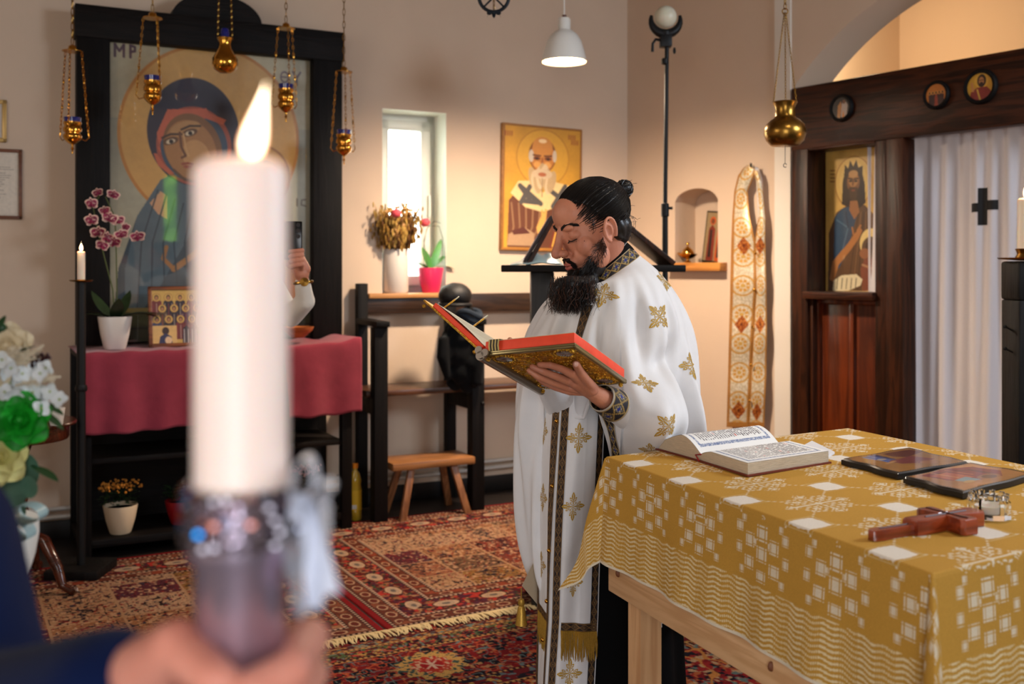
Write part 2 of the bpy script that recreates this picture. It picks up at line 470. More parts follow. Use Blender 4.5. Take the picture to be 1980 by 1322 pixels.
# window: frame, sash, pane, sill
win = thing('window_1', '', '', mw=M1(wu0, wz0, 0)); del win['label']; del win['category']; struct(win)
ww, wh = wu1 - wu0, wz1 - wz0
def frame_mb(x0, x1, z0, z1, w, y0, y1, bev=0.004):
    m = MB()
    m.box(x0, x0 + w, y0, y1, z0, z1, bev).box(x1 - w, x1, y0, y1, z0, z1, bev).box(x0, x1, y0, y1, z1 - w, z1, bev).box(x0, x1, y0, y1, z0, z0 + w, bev)
    return m
M_pvc = mat('window_frame_white', (225, 225, 216), rough=0.35)
frame_mb(0.0, ww, 0.0, wh, 0.055, 0.20, 0.27).build('window_frame', M_pvc, win)
frame_mb(0.045, ww - 0.045, 0.045, wh - 0.045, 0.065, 0.17, 0.23).build('window_sash', M_pvc, win)
MB().box(0.085, ww - 0.085, 0.198, 0.204, 0.085, wh - 0.085).build('window_pane', mat('window_glass', (250, 255, 252), rough=0.0, trans=1.0, ior=1.05), win)
MB().box(ww - 0.062, ww - 0.05, 0.14, 0.165, wh * 0.42, wh * 0.55, 0.004).build('window_handle', M_pvc, win)
rv = MB().box(0, .003, 0, .2, 0, wh).box(ww - .003, ww, 0, .2, 0, wh).box(0, ww, 0, .2, wh - .003, wh); rv.build('window_reveal', mat('white_reveal', (236, 236, 226), rough=.8), win)
M_sill = wood('light_wood_sill', (170, 116, 66), (205, 150, 92), rough=0.4, axis=0)
MB().box(-0.12, ww + 0.02, -0.095, 0.2, -0.03, 0.0, 0.004).build('window_sill', M_sill, win)
# daylight outside that window (bright sky)
wc = A1 + D1 * (wu0 + ww / 2) - N1 * 0.6 + Vector((0, 0, wz0 + wh / 2 + 0.3))
light('daylight_back_window', 'AREA', wc, A1 + D1 * (wu0 + ww / 2) + N1 * 2 + Vector((0, 0, 1.2)), 60, (0.93, 1.0, 0.9), shape='RECTANGLE', size=0.8, size_y=1.4)

# right wall with niche and the wide arch of the sanctuary
nu0, nz0 = w2(1305, 508); nu1, _ = w2(1388, 508); _, nzs = w2(1305, 395); _, nzt = w2(1347, 364)
nuc = (nu0 + nu1) / 2
ACX, ACZ, AR = 2.686, 1.535, 1.594
AU0, AU1 = 1.49, 3.88
def arch_z(u): return ACZ + math.sqrt(max(0.0, AR ** 2 - (u - ACX) ** 2))
def niche_top(u):
    t = (u - nuc) / ((nu1 - nu0) / 2); return nzs + (nzt - nzs) * math.sqrt(max(0, 1 - t * t * 0.98))
def spans2(u):
    if nu0 < u < nu1: return [(0, nz0), (niche_top(u), 3.7)]
    if AU0 < u < AU1: return [(arch_z(u), 3.7)]
    return [(0, 3.7)]
us = [-0.3, nu0] + [nu0 + (nu1 - nu0) * i / 16 for i in range(1, 17)] + [AU0] + [AU0 + (AU1 - AU0) * i / 60 for i in range(1, 61)] + [7.5]
struct(wall_cols(us, spans2, 0, 0.3).build('wall_right', M_plaster, mw=M2_0, smooth=False))
nb = MB().box(nu0 - 0.05, nu1 + 0.05, 0.20, 0.32, nz0 - 0.05, nzt + 0.05).build('trim_1', M_plaster, mw=M2_0, smooth=False); struct(nb)
# altar room behind the arch
ab = MB().box(0.6, 6.5, 2.3, 2.4, 0, 3.7).box(0.6, 0.7, 0.3, 2.3, 0, 3.7).build('wall_altar', mat('altar_plaster', (232, 205, 170), rough=0.9), mw=M2_0, smooth=False); struct(ab)
# remaining walls of the hall
cN = A1 + N1 * NEAR
def reflhit(px, py, off):
    C0 = Vector((0, 0, EYE)); pl = A1 + N1 * off
    Cm = C0 - N1 * (2 * (C0 - pl).dot(N1))
    g = hit(px, py, A1, N1, off); d = g - Cm
    t = (cN - Cm).dot(N1) / d.dot(N1); p = Cm + d * t
    return ((p - A1).dot(D1), p.z)
ra, rb = reflhit(316, 470, 0.14), reflhit(350, 335, 0.14)
rw0, rw1, rz0, rz1 = min(ra[0], rb[0]), max(ra[0], rb[0]), min(ra[1], rb[1]), max(ra[1], rb[1])
m = MB()
m.box(LEFTU, rw0, -NEAR - 0.3, -NEAR, 0, 3.7).box(rw1, UC + 8, -NEAR - 0.3, -NEAR, 0, 3.7).box(rw0, rw1, -NEAR - 0.3, -NEAR, 0, rz0).box(rw0, rw1, -NEAR - 0.3, -NEAR, rz1, 3.7)
struct(m.build('wall_near', M_plaster, mw=M1_0, smooth=False))
struct(MB().box(LEFTU - 0.3, LEFTU, -NEAR - 0.3, WT, 0, 3.7).build('wall_left', M_plaster, mw=M1_0, smooth=False))
w2o = thing('window_2', '', '', mw=M1(rw0, rz0, 0)); del w2o['label']; del w2o['category']; struct(w2o)
frame_mb(0, rw1 - rw0, 0, rz1 - rz0, 0.03, -NEAR - 0.2, -NEAR - 0.14).build('window_frame', M_pvc, w2o)
MB().box(-0.15, rw1 - rw0 + 0.15, -NEAR - 0.62, -NEAR - 0.6, -0.15, rz1 - rz0 + 0.15).build('hedge_outside', mat('glowing_hedge', (30, 96, 26), rough=0.9, color2=(150, 220, 80), vscale=5, emit=(110, 205, 80), estr=2.6), w2o)  # foliage panel glows by itself: sunlight on the leaves is put in as emission
nt_ = MATS['glowing_hedge'].node_tree; nt_.links.new([n for n in nt_.nodes if n.type == 'VALTORGB'][0].outputs[0], nt_.nodes['Principled BSDF'].inputs['Emission Color'])

pil_ = MB().box(w2(1500, 500)[0], AU0, -.012, .0, .10, 3.7).build('trim_2', M_plaster_w, mw=M2_0, smooth=False); struct(pil_)
# skirting and heating pipes
M_skirt = mat('black_skirting', (15, 12, 11), rough=0.5)
struct(MB().box(LEFTU, UC, -0.018, 0, 0, 0.10, 0.004).build('baseboard_back', M_skirt, mw=M1_0))
struct(MB().box(0.0, AU0, -0.018, 0, 0, 0.10, 0.004).build('baseboard_right', M_skirt, mw=M2_0))
M_pipe = mat('white_pipe', (205, 200, 192), rough=0.4)
pr = thing('heating_pipe', 'pair of thin white heating pipes running low along the back wall', 'pipe', mw=M1_0)
for dz in (0.0, 0.045):
    a = w1(-40, 1000, 0.04); b = w1(1180, 866, 0.04)
    MB().tube([(a[0], -0.04, a[1] - dz), (b[0], -0.04, b[1] - dz)], 0.0125, 10).build('pipe', M_pipe, pr)
for i in range(9):
    t = (i + 0.5) / 9; u = a[0] + (b[0] - a[0]) * t; z = a[1] + (b[1] - a[1]) * t
    MB().box(u - 0.01, u + 0.01, -0.05, 0.0, z - 0.062, z + 0.016, 0.002).build('pipe_clip', M_pipe, pr)

# ================================================================== RUGS
RU = Vector((0.876, 0.483, 0)).normalized(); RV = Vector((0.483, -0.876, 0)).normalized()
def rug_uv(p): return (p.dot(RU), p.dot(RV))
M_rug = vmat('wool_pile', rough=0.95, var=0.35, vscale=260, bump=0.5, bscale=500)

def guard(c, d, s, d0, w, A, B):
    m = (d >= d0) & (d < d0 + w); c[m] = A; c[m & (d > d0 + w * .12) & (d < d0 + w * .88)] = B
    k = (np.floor(s / 0.012) % 2 == 0) & (d > d0 + w * 0.2) & (d < d0 + w * 0.8) & m
    c[k] = A
    return c
def ovals(c, d, s, dc, w, per, rx, ry, colr, fill, inner):
    q = (s / per) % 1.0 - 0.5
    r = np.sqrt((q * per / rx) ** 2 + ((d - dc) / ry) ** 2)
    ins = np.abs(d - dc) < w
    c[(r < 1.12) & ins] = (50, 28, 26); c[(r < 1.0) & ins] = colr; c[(r < 0.72) & ins] = fill; c[(r < 0.35) & ins] = inner
    return c
def garden(U, V, W, H, seed=0):
    """khaki and rust garden rug with ovals in the borders"""
    du = np.minimum(U, W - U); dv = np.minimum(V, H - V); d = np.minimum(du, dv); s = np.where(du < dv, V, U)
    c = np.empty(U.shape + (3,)); c[:] = (150, 22, 26)
    n1 = vnoise(U * 60, V * 60, seed); n2 = vnoise(U * 28, V * 28, seed + 3); n3 = vnoise(U * 95, V * 95, seed + 7)
    brown = np.array((112, 58, 38.)); c[d >= 0.03] = brown
    m = (d >= 0.05) & (d < 0.12); c[m & (n2 > 0.62)] = (150, 90, 60)
    c = ovals(c, d, s, 0.085, 0.035, 0.105, 0.036, 0.024, (214, 190, 150), (112, 48, 34), (112, 48, 34))
    m = (d >= 0.14) & (d < 0.30); c[m] = (104, 24, 24)
    for k, col in enumerate([(196, 160, 110), (60, 90, 60), (30, 26, 40), (200, 60, 50), (170, 120, 80), (90, 40, 60)]):
        c[m & (vnoise(U * 55, V * 55, seed + 11 + k) > 0.70)] = col
    c = ovals(c, d, s, 0.22, 0.06, 0.24, 0.062, 0.036, (222, 204, 166), (200, 190, 160), (120, 120, 112))
    m = (d >= 0.32) & (d < 0.38); c[m] = brown; c[m & (n2 > 0.6)] = (160, 80, 50)
    c = ovals(c, d, s, 0.35, 0.03, 0.12, 0.034, 0.02, (214, 190, 150), (112, 48, 34), (112, 48, 34))
    for d0 in (0.03, 0.12, 0.30, 0.38): guard(c, d, s, d0, 0.02, (40, 26, 24), (222, 206, 176))
    f = d >= 0.40
    ci = np.floor(U / 0.30); cj = np.floor(V / 0.24); h = hash2(ci, cj, seed)
    pal = [(176, 136, 92), (196, 168, 126), (138, 72, 48), (200, 178, 140), (126, 104, 74), (160, 128, 66), (104, 48, 60), (172, 122, 86)]
    base = np.array(pal)[(h * 8).astype(int) % 8]
    c[f] = base[f]
    fu = U / 0.30 - ci; fv = V / 0.24 - cj
    br = np.abs(vnoise(U * 40 + ci * 3, V * 40, seed + 21) - 0.5) < 0.07
    c[f & br] = (40, 24, 26)
    c[f & (vnoise(U * 70, V * 70, seed + 31) > 0.72)] = (216, 190, 150)
    c[f & (n3 > 0.80)] = (150, 40, 36)
    c[f & (vnoise(U * 80, V * 80, seed + 41) > 0.83)] = (66, 60, 80)
    e = (np.minimum(fu, 1 - fu) * 0.30 < 0.006) | (np.minimum(fv, 1 - fv) * 0.24 < 0.006)
    c[f & e] = (196, 170, 130)
    tree = (np.abs(fu - 0.5) < 0.30 * np.abs(np.sin(fv * 22)) * (1 - fv)) & (hash2(ci, cj, 5) > 0.5)
    c[f & tree & (n1 > 0.5)] = (44, 34, 44)
    return c
def medallion(U, V, W, H, seed=50):
    """red and navy rug, medallions in the wide border"""
    du = np.minimum(U, W - U); dv = np.minimum(V, H - V); d = np.minimum(du, dv); s = np.where(du < dv, V, U)
    c = np.empty(U.shape + (3,)); c[:] = (150, 24, 26)
    def fl(lo, hi, bg, cols, sc=60, th=0.68):
        m = (d >= lo) & (d < hi); c[m] = bg
        for k, col in enumerate(cols): c[m & (vnoise(U * sc, V * sc * 1.3, seed + k * 5 + int(lo * 100)) > th)] = col
    fl(0.03, 0.055, (44, 24, 30), [(190, 70, 50)], 90, 0.6)
    fl(0.055, 0.08, (120, 26, 28), [(220, 180, 120), (60, 40, 40)], 80, 0.66)
    fl(0.08, 0.11, (90, 30, 34), [(110, 150, 140), (200, 150, 80)], 70, 0.62)
    fl(0.12, 0.21, (96, 22, 28), [(120, 150, 140), (206, 176, 90), (20, 18, 30), (200, 80, 60), (90, 120, 70)], 70, 0.70)
    fl(0.23, 0.58, (18, 15, 26), [(140, 18, 24), (128, 20, 24)], 34, 0.60)
    w = (d >= 0.23) & (d < 0.58)
    ln = np.abs(vnoise(U * 34, V * 34, seed + 61) - 0.5) < 0.055; c[w & ln] = (200, 90, 50); c[w & (np.abs(vnoise(U * 26, V * 26, seed + 63) - 0.5) < 0.03)] = (110, 140, 136)
    sp = vnoise(U * 70, V * 70, seed + 62) > 0.8; c[w & sp] = (190, 150, 96)
    per = 0.62; k = np.floor(s / per); q = (s / per - k - 0.5) * per; r = np.hypot(q, d - 0.405); an = np.arctan2(d - 0.405, q)
    R = 0.13 * (1 + 0.10 * np.cos(12 * an))
    odd = (k % 2 == 0)
    n = vnoise(U * 90, V * 90, seed + 70)
    m = w & (r < R); c[m & odd] = (186, 120, 100); c[m & ~odd] = (214, 180, 96)
    c[m & odd & (n > 0.5)] = (120, 160, 160); c[m & ~odd & (n > 0.6)] = (60, 90, 80)
    m = w & (r < R * 0.62); c[m & odd] = (110, 136, 140); c[m & ~odd] = (190, 60, 40); c[m & (n > 0.62)] = (220, 190, 150)
    m = w & (r < 0.045); c[m] = (170, 24, 26); c[w & (r < 0.045) & ((np.abs(q) < 0.006) | (np.abs(np.abs(q) - np.abs(d - 0.405)) < 0.005))] = (220, 200, 170)
    fl(0.60, 0.68, (120, 26, 30), [(206, 176, 90), (110, 140, 140), (30, 28, 40)], 50, 0.66)
    f = d >= 0.70; c[f] = (138, 22, 28)
    for kk, col in enumerate([(20, 17, 30), (24, 20, 34), (196, 110, 60), (20, 17, 30), (110, 140, 130), (206, 180, 130), (170, 40, 36)]):
        c[f & (vnoise(U * 48, V * 48, seed + 80 + kk) > 0.72)] = col
    c[f & (np.abs(vnoise(U * 14, V * 14, seed + 90) - 0.5) < 0.04)] = (214, 150, 70)
    for d0 in (0.11, 0.21, 0.58, 0.68): guard(c, d, s, d0, 0.02, (60, 20, 26), (214, 170, 96))
    return c
def make_rug(name, u0, u1, v0, v1, z, fn, label, res=0.004, fringe=True, seed=0):
    nu = int((u1 - u0) / res); nv = int((v1 - v0) / res)
    U, V = np.meshgrid(np.linspace(0, u1 - u0, nu), np.linspace(0, v1 - v0, nv))
    c = (fn(U, V, u1 - u0, v1 - v0, seed) if seed else fn(U, V, u1 - u0, v1 - v0)) * ((.78, .68, .66) if seed else (.78, .70, .70))
    zz = np.full_like(U, z) + 0.002 * (vnoise(U * 3, V * 3, 9) - 0.5)
    ed = (np.minimum(np.minimum(U, u1 - u0 - U), np.minimum(V, v1 - v0 - V)) <= 1e-6); zz[ed] = 0.0005
    T = np.stack([U, V, zz], -1)
    mw = Matrix(((RU.x, RV.x, 0, 0), (RU.y, RV.y, 0, 0), (0, 0, -1, 0), (0, 0, 0, 1)))
    mw = Matrix(((RU.x, RV.x, 0, (RU * u0 + RV * v0).x), (RU.y, RV.y, 0, (RU * u0 + RV * v0).y), (0, 0, 1, 0), (0, 0, 0, 1)))
    t = thing(name, label, 'rug', mw=mw)
    big_grid('pile', T, M_rug, c, t)
    if fringe:
        rng = random.Random(5); mb = MB(); u = 0.0
        while u < u1 - u0:
            L = 0.05 + rng.random() * 0.035; a = rng.uniform(-0.4, 0.4)
            p = [(u, v1 - v0 - 0.01, z + 0.003), (u + a * L * 0.5, v1 - v0 + L * 0.5, z + 0.012), (u + a * L, v1 - v0 + L, z + 0.008)]
            mb.tube(p, [0.0045, 0.004, 0.0025], 5); u += 0.006
        mb.build('fringe', mat('wool_fringe', (205, 180, 132), rough=0.95), t)
    return t
su, sv = rug_uv(F(609, 1117)); _, vnear = rug_uv(F(631, 1246)); _, vback = rug_uv(F(800, 997))
make_rug('oriental_rug', su + 0.03, su + 2.55, vback, vnear, 0.007, garden, 'khaki and rust patterned rug lying before the choir stall and behind the robed man', seed=1)
make_rug('oriental_rug', su - 2.1, su + 0.02, vback + 0.14, vnear, 0.007, garden, 'khaki and rust patterned rug at the foot of the black console table', seed=2)
make_rug('oriental_rug', su - 0.9, su + 2.9, vnear + 0.012, vnear + 2.3, 0.010, medallion, 'red and navy medallion rug nearest the photographer, partly under the table', res=0.0042, fringe=False)

# ================================================================== THE BIG ICON AND THE CONSOLE TABLE (back wall, left)
M_paint = vmat('icon_paint', rough=0.45, var=0.08, vscale=60)
M_glazed = vmat('icon_behind_glass', rough=0.4, coat=1.0, var=0.06, vscale=30, coat_ior=1.85)
OFFI = 0.16
iu0 = w1(147, 400, OFFI)[0]; iu1 = w1(657, 400, OFFI)[0]
izt = (w1(147, 18, OFFI)[1] + w1(657, 60, OFFI)[1]) / 2
iz0 = 1.08; gu0 = w1(211, 400, OFFI)[0]; gu1 = w1(601, 400, OFFI)[0]
gzt = (w1(211, 85, OFFI)[1] + w1(600, 112, OFFI)[1]) / 2; gz0 = iz0 + 0.03
t = thing('framed_icon', 'tall icon of a veiled mother and child behind glass in a heavy black wooden frame', 'icon', M1(iu0, iz0, OFFI))
W_ = iu1 - iu0; H_ = izt - iz0; a = gu0 - iu0; b = gu1 - iu0; zt = gzt - iz0
MB().box(0, a, -0.05, 0.06, 0, zt + 0.02, 0.004).build('frame_post', M_black, t)
MB().box(b, W_, -0.05, 0.06, 0, zt + 0.02, 0.004).build('frame_post', M_black, t)
MB().box(-0.01, W_ + 0.01, -0.06, 0.065, zt, H_, 0.004).build('frame_top_beam', M_blackx, t)
cx0 = w1(330, 20, OFFI)[0] - iu0; cx1 = w1(503, 40, OFFI)[0] - iu0; cc = (cx0 + cx1) / 2; cr = (cx1 - cx0) / 2
MB().prism([(cc + cr * math.cos(PI * k / 24), H_ - 0.01 + 0.155 * math.sin(PI * k / 24)) for k in range(25)], -0.045, 0.05).build('frame_crest', M_blackx, t)
MB().box(a, b, 0.03, 0.055, 0, zt).build('back_board', M_black, t)
GW, GH = b - a, zt - 0.01
cv = Canvas(GW, GH, 0.0035, (168, 160, 132))
def q(px, py): return ((px - 211) / 390.0, (py - 97) / 560.0)
def qp(l): return [q(*p) for p in l]
def qe(px, py, rx, ry, col, **k): x, y = q(px, py); cv.ell(x, y, rx / 390.0, ry / 560.0, col, **k)
cv.rect(0, 0.25, 1, 1, (150, 148, 128)); cv.mottle(0.12, 6, 3)
qe(402, 262, 176, 178, (176, 118, 52)); qe(402, 262, 170, 172, (196, 152, 84)); qe(505, 335, 54, 62, (150, 100, 40)); qe(505, 335, 49, 57, (186, 140, 66))
cv.poly(qp([(215, 660), (228, 520), (262, 420), (305, 350), (360, 320), (430, 330), (480, 420), (520, 520), (560, 660)]), (46, 62, 74))
cv.poly(qp([(262, 420), (305, 350), (360, 320), (430, 335), (380, 420), (300, 560), (240, 640), (240, 520)]), (72, 92, 104))
cv.poly(qp([(285, 395), (305, 372), (318, 380), (318, 425), (300, 415)]), (196, 150, 112))
qe(368, 255, 88, 104, (34, 36, 56)); cv.poly(qp([(282, 255), (288, 300), (320, 345), (400, 360), (450, 330), (455, 255)]), (34, 36, 56))
qe(369, 282, 72, 76, (150, 72, 54)); qe(369, 284, 64, 68, (48, 70, 92)); cv.poly(qp([(318, 215), (392, 208), (396, 216), (430, 228), (424, 238), (392, 228), (330, 232), (312, 262), (300, 290), (306, 300), (298, 262)]), (186, 92, 66))
cv.poly(qp([(298, 300), (310, 318), (330, 336), (322, 340), (300, 322), (292, 300)]), (178, 88, 62))
qe(366, 285, 55, 66, (120, 82, 48), rot=-18); qe(362, 290, 48, 58, (158, 112, 66), rot=-18); qe(372, 300, 26, 30, (184, 140, 88), rot=-18); qe(352, 250, 30, 14, (170, 128, 80), rot=-18)
for ex, ey in ((324, 275), (360, 257)):
    qe(ex, ey, 15, 7, (86, 58, 36), rot=-20); qe(ex, ey + 1, 9, 4.5, (206, 190, 160), rot=-20); qe(ex + 1, ey + 1, 4, 4, (24, 16, 14))
    cv.line(qp([(ex - 16, ey - 5), (ex, ey - 13), (ex + 20, ey - 14)]), 0.010, (50, 32, 24))
cv.line(qp([(341, 258), (344, 285), (352, 302), (345, 306)]), 0.012, (96, 60, 36)); cv.line(qp([(348, 260), (352, 285), (358, 302)]), 0.008, (196, 156, 104))
cv.line(qp([(346, 318), (356, 316), (366, 318)]), 0.010, (136, 56, 42)); qe(357, 323, 9, 3, (150, 70, 52))
cv.line(qp([(330, 330), (350, 348), (372, 352)]), 0.012, (90, 60, 40))
qe(508, 345, 34, 40, (74, 46, 26)); qe(490, 355, 26, 32, (160, 114, 68)); cv.poly(qp([(420, 520), (440, 420), (500, 395), (560, 430), (590, 640), (430, 640)]), (150, 92, 40))
for k in range(7): cv.line(qp([(440 + 18 * k, 420), (430 + 24 * k, 520), (450 + 20 * k, 640)]), 0.006, (206, 160, 80))
cv.line(qp([(380, 350), (420, 400), (400, 470), (330, 520)]), 0.03, (150, 106, 62)); cv.line(qp([(330, 520), (310, 500), (316, 478)]), 0.02, (150, 106, 62))
for sx in range(5): cv.line(qp([(300 + 16 * sx, 370 + 8 * sx), (270 + 20 * sx, 470), (262 + 26 * sx, 600)]), 0.007, (40, 54, 66))
cv.rect(0, 0.885, 1, 1, (58, 62, 34)); cv.rect(0, 0.885, 1, 0.90, (120, 110, 62)); cv.rect(0, 0.95, 1, 0.96, (40, 44, 26))
PU = (70, 44, 60)
for l in ([(222, 100), (222, 122)], [(222, 100), (230, 112), (238, 100)], [(238, 100), (238, 122)], [(250, 100), (250, 122)], [(250, 100), (258, 102), (258, 110), (250, 112)]): cv.line(qp(l), 0.012, PU)
qe(548, 134, 9, 12, PU, ring=0.3); cv.line(qp([(541, 134), (555, 134)]), 0.008, PU)
for l in ([(565, 122), (573, 134)], [(581, 122), (573, 134), (573, 148)]): cv.line(qp(l), 0.010, PU)
for l in ([(574, 378), (574, 392)], [(592, 379), (584, 380), (583, 390), (592, 392)]): cv.line(qp(l), 0.008, (90, 76, 60))
cv.panel('painting', M_glazed, t, y=0.02).location = (a, 0, 0.01)

# console table
TU0, TU1, TOFF, TZ = -2.26, -0.80, 0.58, 1.065
t = thing('console_table', 'black wooden console table with an open lower shelf under the big icon', 'table', M1(TU0, 0, 0))
TW = TU1 - TU0
MB().box(0, TW, -TOFF, -0.02, TZ - 0.03, TZ, 0.003).build('tabletop', M_blackx, t)
for x in (0.0, TW - 0.06):
    for y in (-TOFF + 0.01, -0.09): MB().box(x, x + 0.06, y, y + 0.06, 0, TZ - 0.03, 0.003).build('leg', M_black, t)
MB().box(0.06, TW - 0.06, -TOFF + 0.02, -0.03, 0.49, 0.52, 0.003).build('shelf', M_blackx, t)
MB().box(0.0, TW, -TOFF + 0.015, -0.03, 0.06, 0.10, 0.003).build('shelf', M_blackx, t)
MB().box(0.06, TW - 0.06, -0.10, -0.08, 0.10, TZ - 0.03).build('back_panel', M_blackx, t)
MB().box(0.06, TW - 0.06, -TOFF + 0.02, -TOFF + 0.045, TZ - 0.12, TZ - 0.03, 0.002).build('apron', M_blackx, t)
# pink cloth
M_pink = mat('dusty_pink_velvet', (142, 52, 68), rough=0.9, sheen=0.25, var=0.10, vscale=9, bump=0.5, bscale=9)
nx, ny = 160, 70
S_, T_ = np.meshgrid(np.linspace(0, 1, nx), np.linspace(0, 1, ny))
top_n = 26; Lt, Lf = TOFF - 0.04, 0.415
pt = T_ * (Lt + Lf); over = np.clip(pt - Lt, 0, None)
y = -0.04 - np.minimum(pt, Lt) - 0.018 * (1 - np.exp(-over * 40)); z = TZ + 0.006 - np.maximum(0, over - 0.01)
x = (S_ - 0.5) * (TW + 0.06) + TW / 2 + .02
wv = np.clip(over / Lf, 0, 1)
y = y - wv * (0.012 * np.sin(S_ * 19) + 0.009 * np.sin(S_ * 47 + 1)) - 0.006 * wv
z = z + wv * 0.022 * (S_ - 0.4) - wv * 0.012 * np.sin(S_ * 9)
rgt = np.clip((S_ - 0.80) / 0.12, 0, 1); z = z + rgt * (1 - wv * 0.7) * 0.035 * (0.6 + 0.4 * np.sin(S_ * 40)) + 0.003 * np.sin(S_ * 60 + pt * 8)
pk = big_grid('table_cloth', np.stack([x, y, z], -1), M_pink); pk.matrix_world = M1(TU0, 0, 0)
sol = pk.modifiers.new('thickness', 'SOLIDIFY'); sol.thickness = 0.004; sol.offset = 1
tag(pk, 'dusty pink velvet cloth draped over the front of the black console table', 'tablecloth')

# ---- hanging oil lamps
M_blue = mat('cobalt_glass', (20, 30, 110), rough=0.08, coat=0.6)
def chain_mb(mb, a, b, pitch=0.018, r=0.0016, w=0.006):
    a = Vector(a); b = Vector(b); d = b - a; n = max(2, int(d.length / pitch)); dn = d.normalized()
    s0 = dn.orthogonal().normalized(); s1 = dn.cross(s0)
    for k in range(n):
        c = a + d * ((k + 0.5) / n); s = s0 if k % 2 else s1; h = d.length / n * 0.62
        mb.tube([c + dn * h * math.cos(q) + s * w * math.sin(q) for q in [2 * PI * i / 8 for i in range(8)]], r, 5, closed=True)
    return mb
def oil_lamp(px, cap_y, cup_y0, cup_y1, off, label, rot):
    u, zc = w1(px, cap_y, off); _, z0 = w1(px, cup_y0, off); _, z1 = w1(px, cup_y1, off)
    base = M1(u, z1, off) @ Matrix.Rotation(rot, 4, 'Z')
    t = thing('hanging_oil_lamp', label, 'oil lamp', base, group='gilt votive lamps before the big icon')
    hc = z0 - z1; R = 0.052; top = zc - z1
    k = hc / 0.19
    prof = [(0.0, 0.0), (0.004, 0.0), (0.004, 0.02), (0.009, 0.028), (0.004, 0.036), (0.006, 0.05), (0.024, 0.062), (0.04, 0.078), (0.046, 0.095), (0.043, 0.108), (0.036, 0.114), (0.036, 0.118), (0.044, 0.124), (0.046, 0.14), (0.041, 0.152), (0.038, 0.156), (0.043, 0.166), (0.044, 0.178), (0.040, 0.178), (0.036, 0.15), (0.0, 0.12)]
    MB().lathe([(r, z * k) for r, z in prof], n=28).build('cup', M_brass, t)
    MB().lathe([(0.0, 0.12 * k), (0.034, 0.13 * k), (0.037, 0.15 * k), (0.040, 0.188 * k), (0.043, 0.204 * k), (0.040, 0.204 * k), (0.036, 0.188 * k), (0.0, 0.15 * k)], n=24).build('blue_glass', M_blue, t)
    MB().lathe([(0.0, top), (0.05, top), (0.05, top + 0.004), (0.022, top + 0.012), (0.018, top + 0.028), (0.006, top + 0.036), (0.0, top + 0.036)], n=24).build('canopy', M_brass, t)
    for i in range(3):
        an = 2 * PI * i / 3; d = Vector((math.cos(an), math.sin(an), 0))
        hz = 0.10 * k
        m = chain_mb(MB(), d * 0.046 + Vector((0, 0, top)), d * 0.078 + Vector((0, 0, hz + 0.02)), 0.02, 0.0018, 0.005)
        for f in (0.35, 0.65): m.ball(d * (0.046 + 0.032 * f) + Vector((0, 0, top + (hz - top) * f)), (0.006, 0.006, 0.012), 8, 6)
        m.tube([d * 0.078 + Vector((0, 0, hz + 0.02)), d * 0.082 + Vector((0, 0, hz)), d * 0.066 + Vector((0, 0, hz - 0.02)), d * 0.044 + Vector((0, 0, hz - 0.012))], 0.0028, 6)
        m.build('chain', M_brass, t)
    m = chain_mb(MB(), (0, 0, top + 0.036), (0, 0, 3.7 - z1), 0.036, 0.0022, 0.007)
    m.build('suspension_chain', M_brass_old, t)
oil_lamp(140, 100, 232, 297, 0.62, 'gilt hanging oil lamp with blue glass at the left edge of the black icon frame', 0.2)
oil_lamp(295, 36, 152, 222, 0.62, 'gilt hanging oil lamp with blue glass before the blue veil of the painted mother', 0.9)
oil_lamp(553, 56, 168, 236, 0.62, 'gilt hanging oil lamp with blue glass just right of the big candle flame', 0.5)
oil_lamp(665, 140, 256, 318, 0.55, 'gilt hanging oil lamp with blue glass at the right edge of the black icon frame', 0.35)
u, z1 = w1(435, 141, 0.7)
t = thing('hanging_brass_lamp', 'smooth pear-shaped brass lamp hanging centred before the big icon', 'oil lamp', M1(u, z1, 0.7))
MB().lathe([(0.0, 0.0), (0.03, 0.002), (0.056, 0.018), (0.068, 0.045), (0.065, 0.075), (0.048, 0.105), (0.034, 0.13), (0.031, 0.155), (0.036, 0.172), (0.040, 0.185), (0.038, 0.187), (0.028, 0.17), (0.0, 0.16)], n=40).build('bowl', M_brass, t)
MB().lathe([(0.0, 0.16), (0.02, 0.165), (0.024, 0.21), (0.018, 0.235), (0.0, 0.235)], n=20).build('glass_insert', M_blue, t)
for sx in (-1, 1): chain_mb(MB(), (sx * 0.038, 0, 0.18), (sx * 0.012, 0, 3.7 - z1), 0.016, 0.0015, 0.004).build('chain', M_brass_old, t)

# ---- black candle stand at the left of the table
def flame(mb, c, h, r, lean=(0, 0)):
    pts = []; rs = []
    for i in range(15):
        f = i / 14; pts.append(Vector(c) + Vector((lean[0] * f * f, lean[1] * f * f, h * f))); rs.append(max(1e-4, r * (math.sin(PI * min(1, f * 1.15 + 0.12) ** 0.75) ** 0.9) * (1 if f < 0.98 else 0.2)))
    rs[-1] = 1e-4; return mb.tube(pts, rs, 14)
def flame_mat(name, s, c1=(96, 46, 10), c2=(255, 236, 190)):
    if name in MATS: return MATS[name]
    m = bpy.data.materials.new(name); MATS[name] = m; nt, N, L, b = nodes_of(m)
    b.inputs['Base Color'].default_value = (1, 0.6, 0.3, 1)
    lw = N.new('ShaderNodeLayerWeight'); lw.inputs[0].default_value = 0.45
    rp = N.new('ShaderNodeValToRGB'); rp.color_ramp.elements[0].color = (*srgb(c2), 1); rp.color_ramp.elements[0].position = 0.22; rp.color_ramp.elements[1].color = (*srgb(c1), 1); rp.color_ramp.elements[1].position = 0.62
    L.new(lw.outputs['Facing'], rp.inputs[0]); L.new(rp.outputs[0], b.inputs['Emission Color']); b.inputs['Emission Strength'].default_value = s
    return m
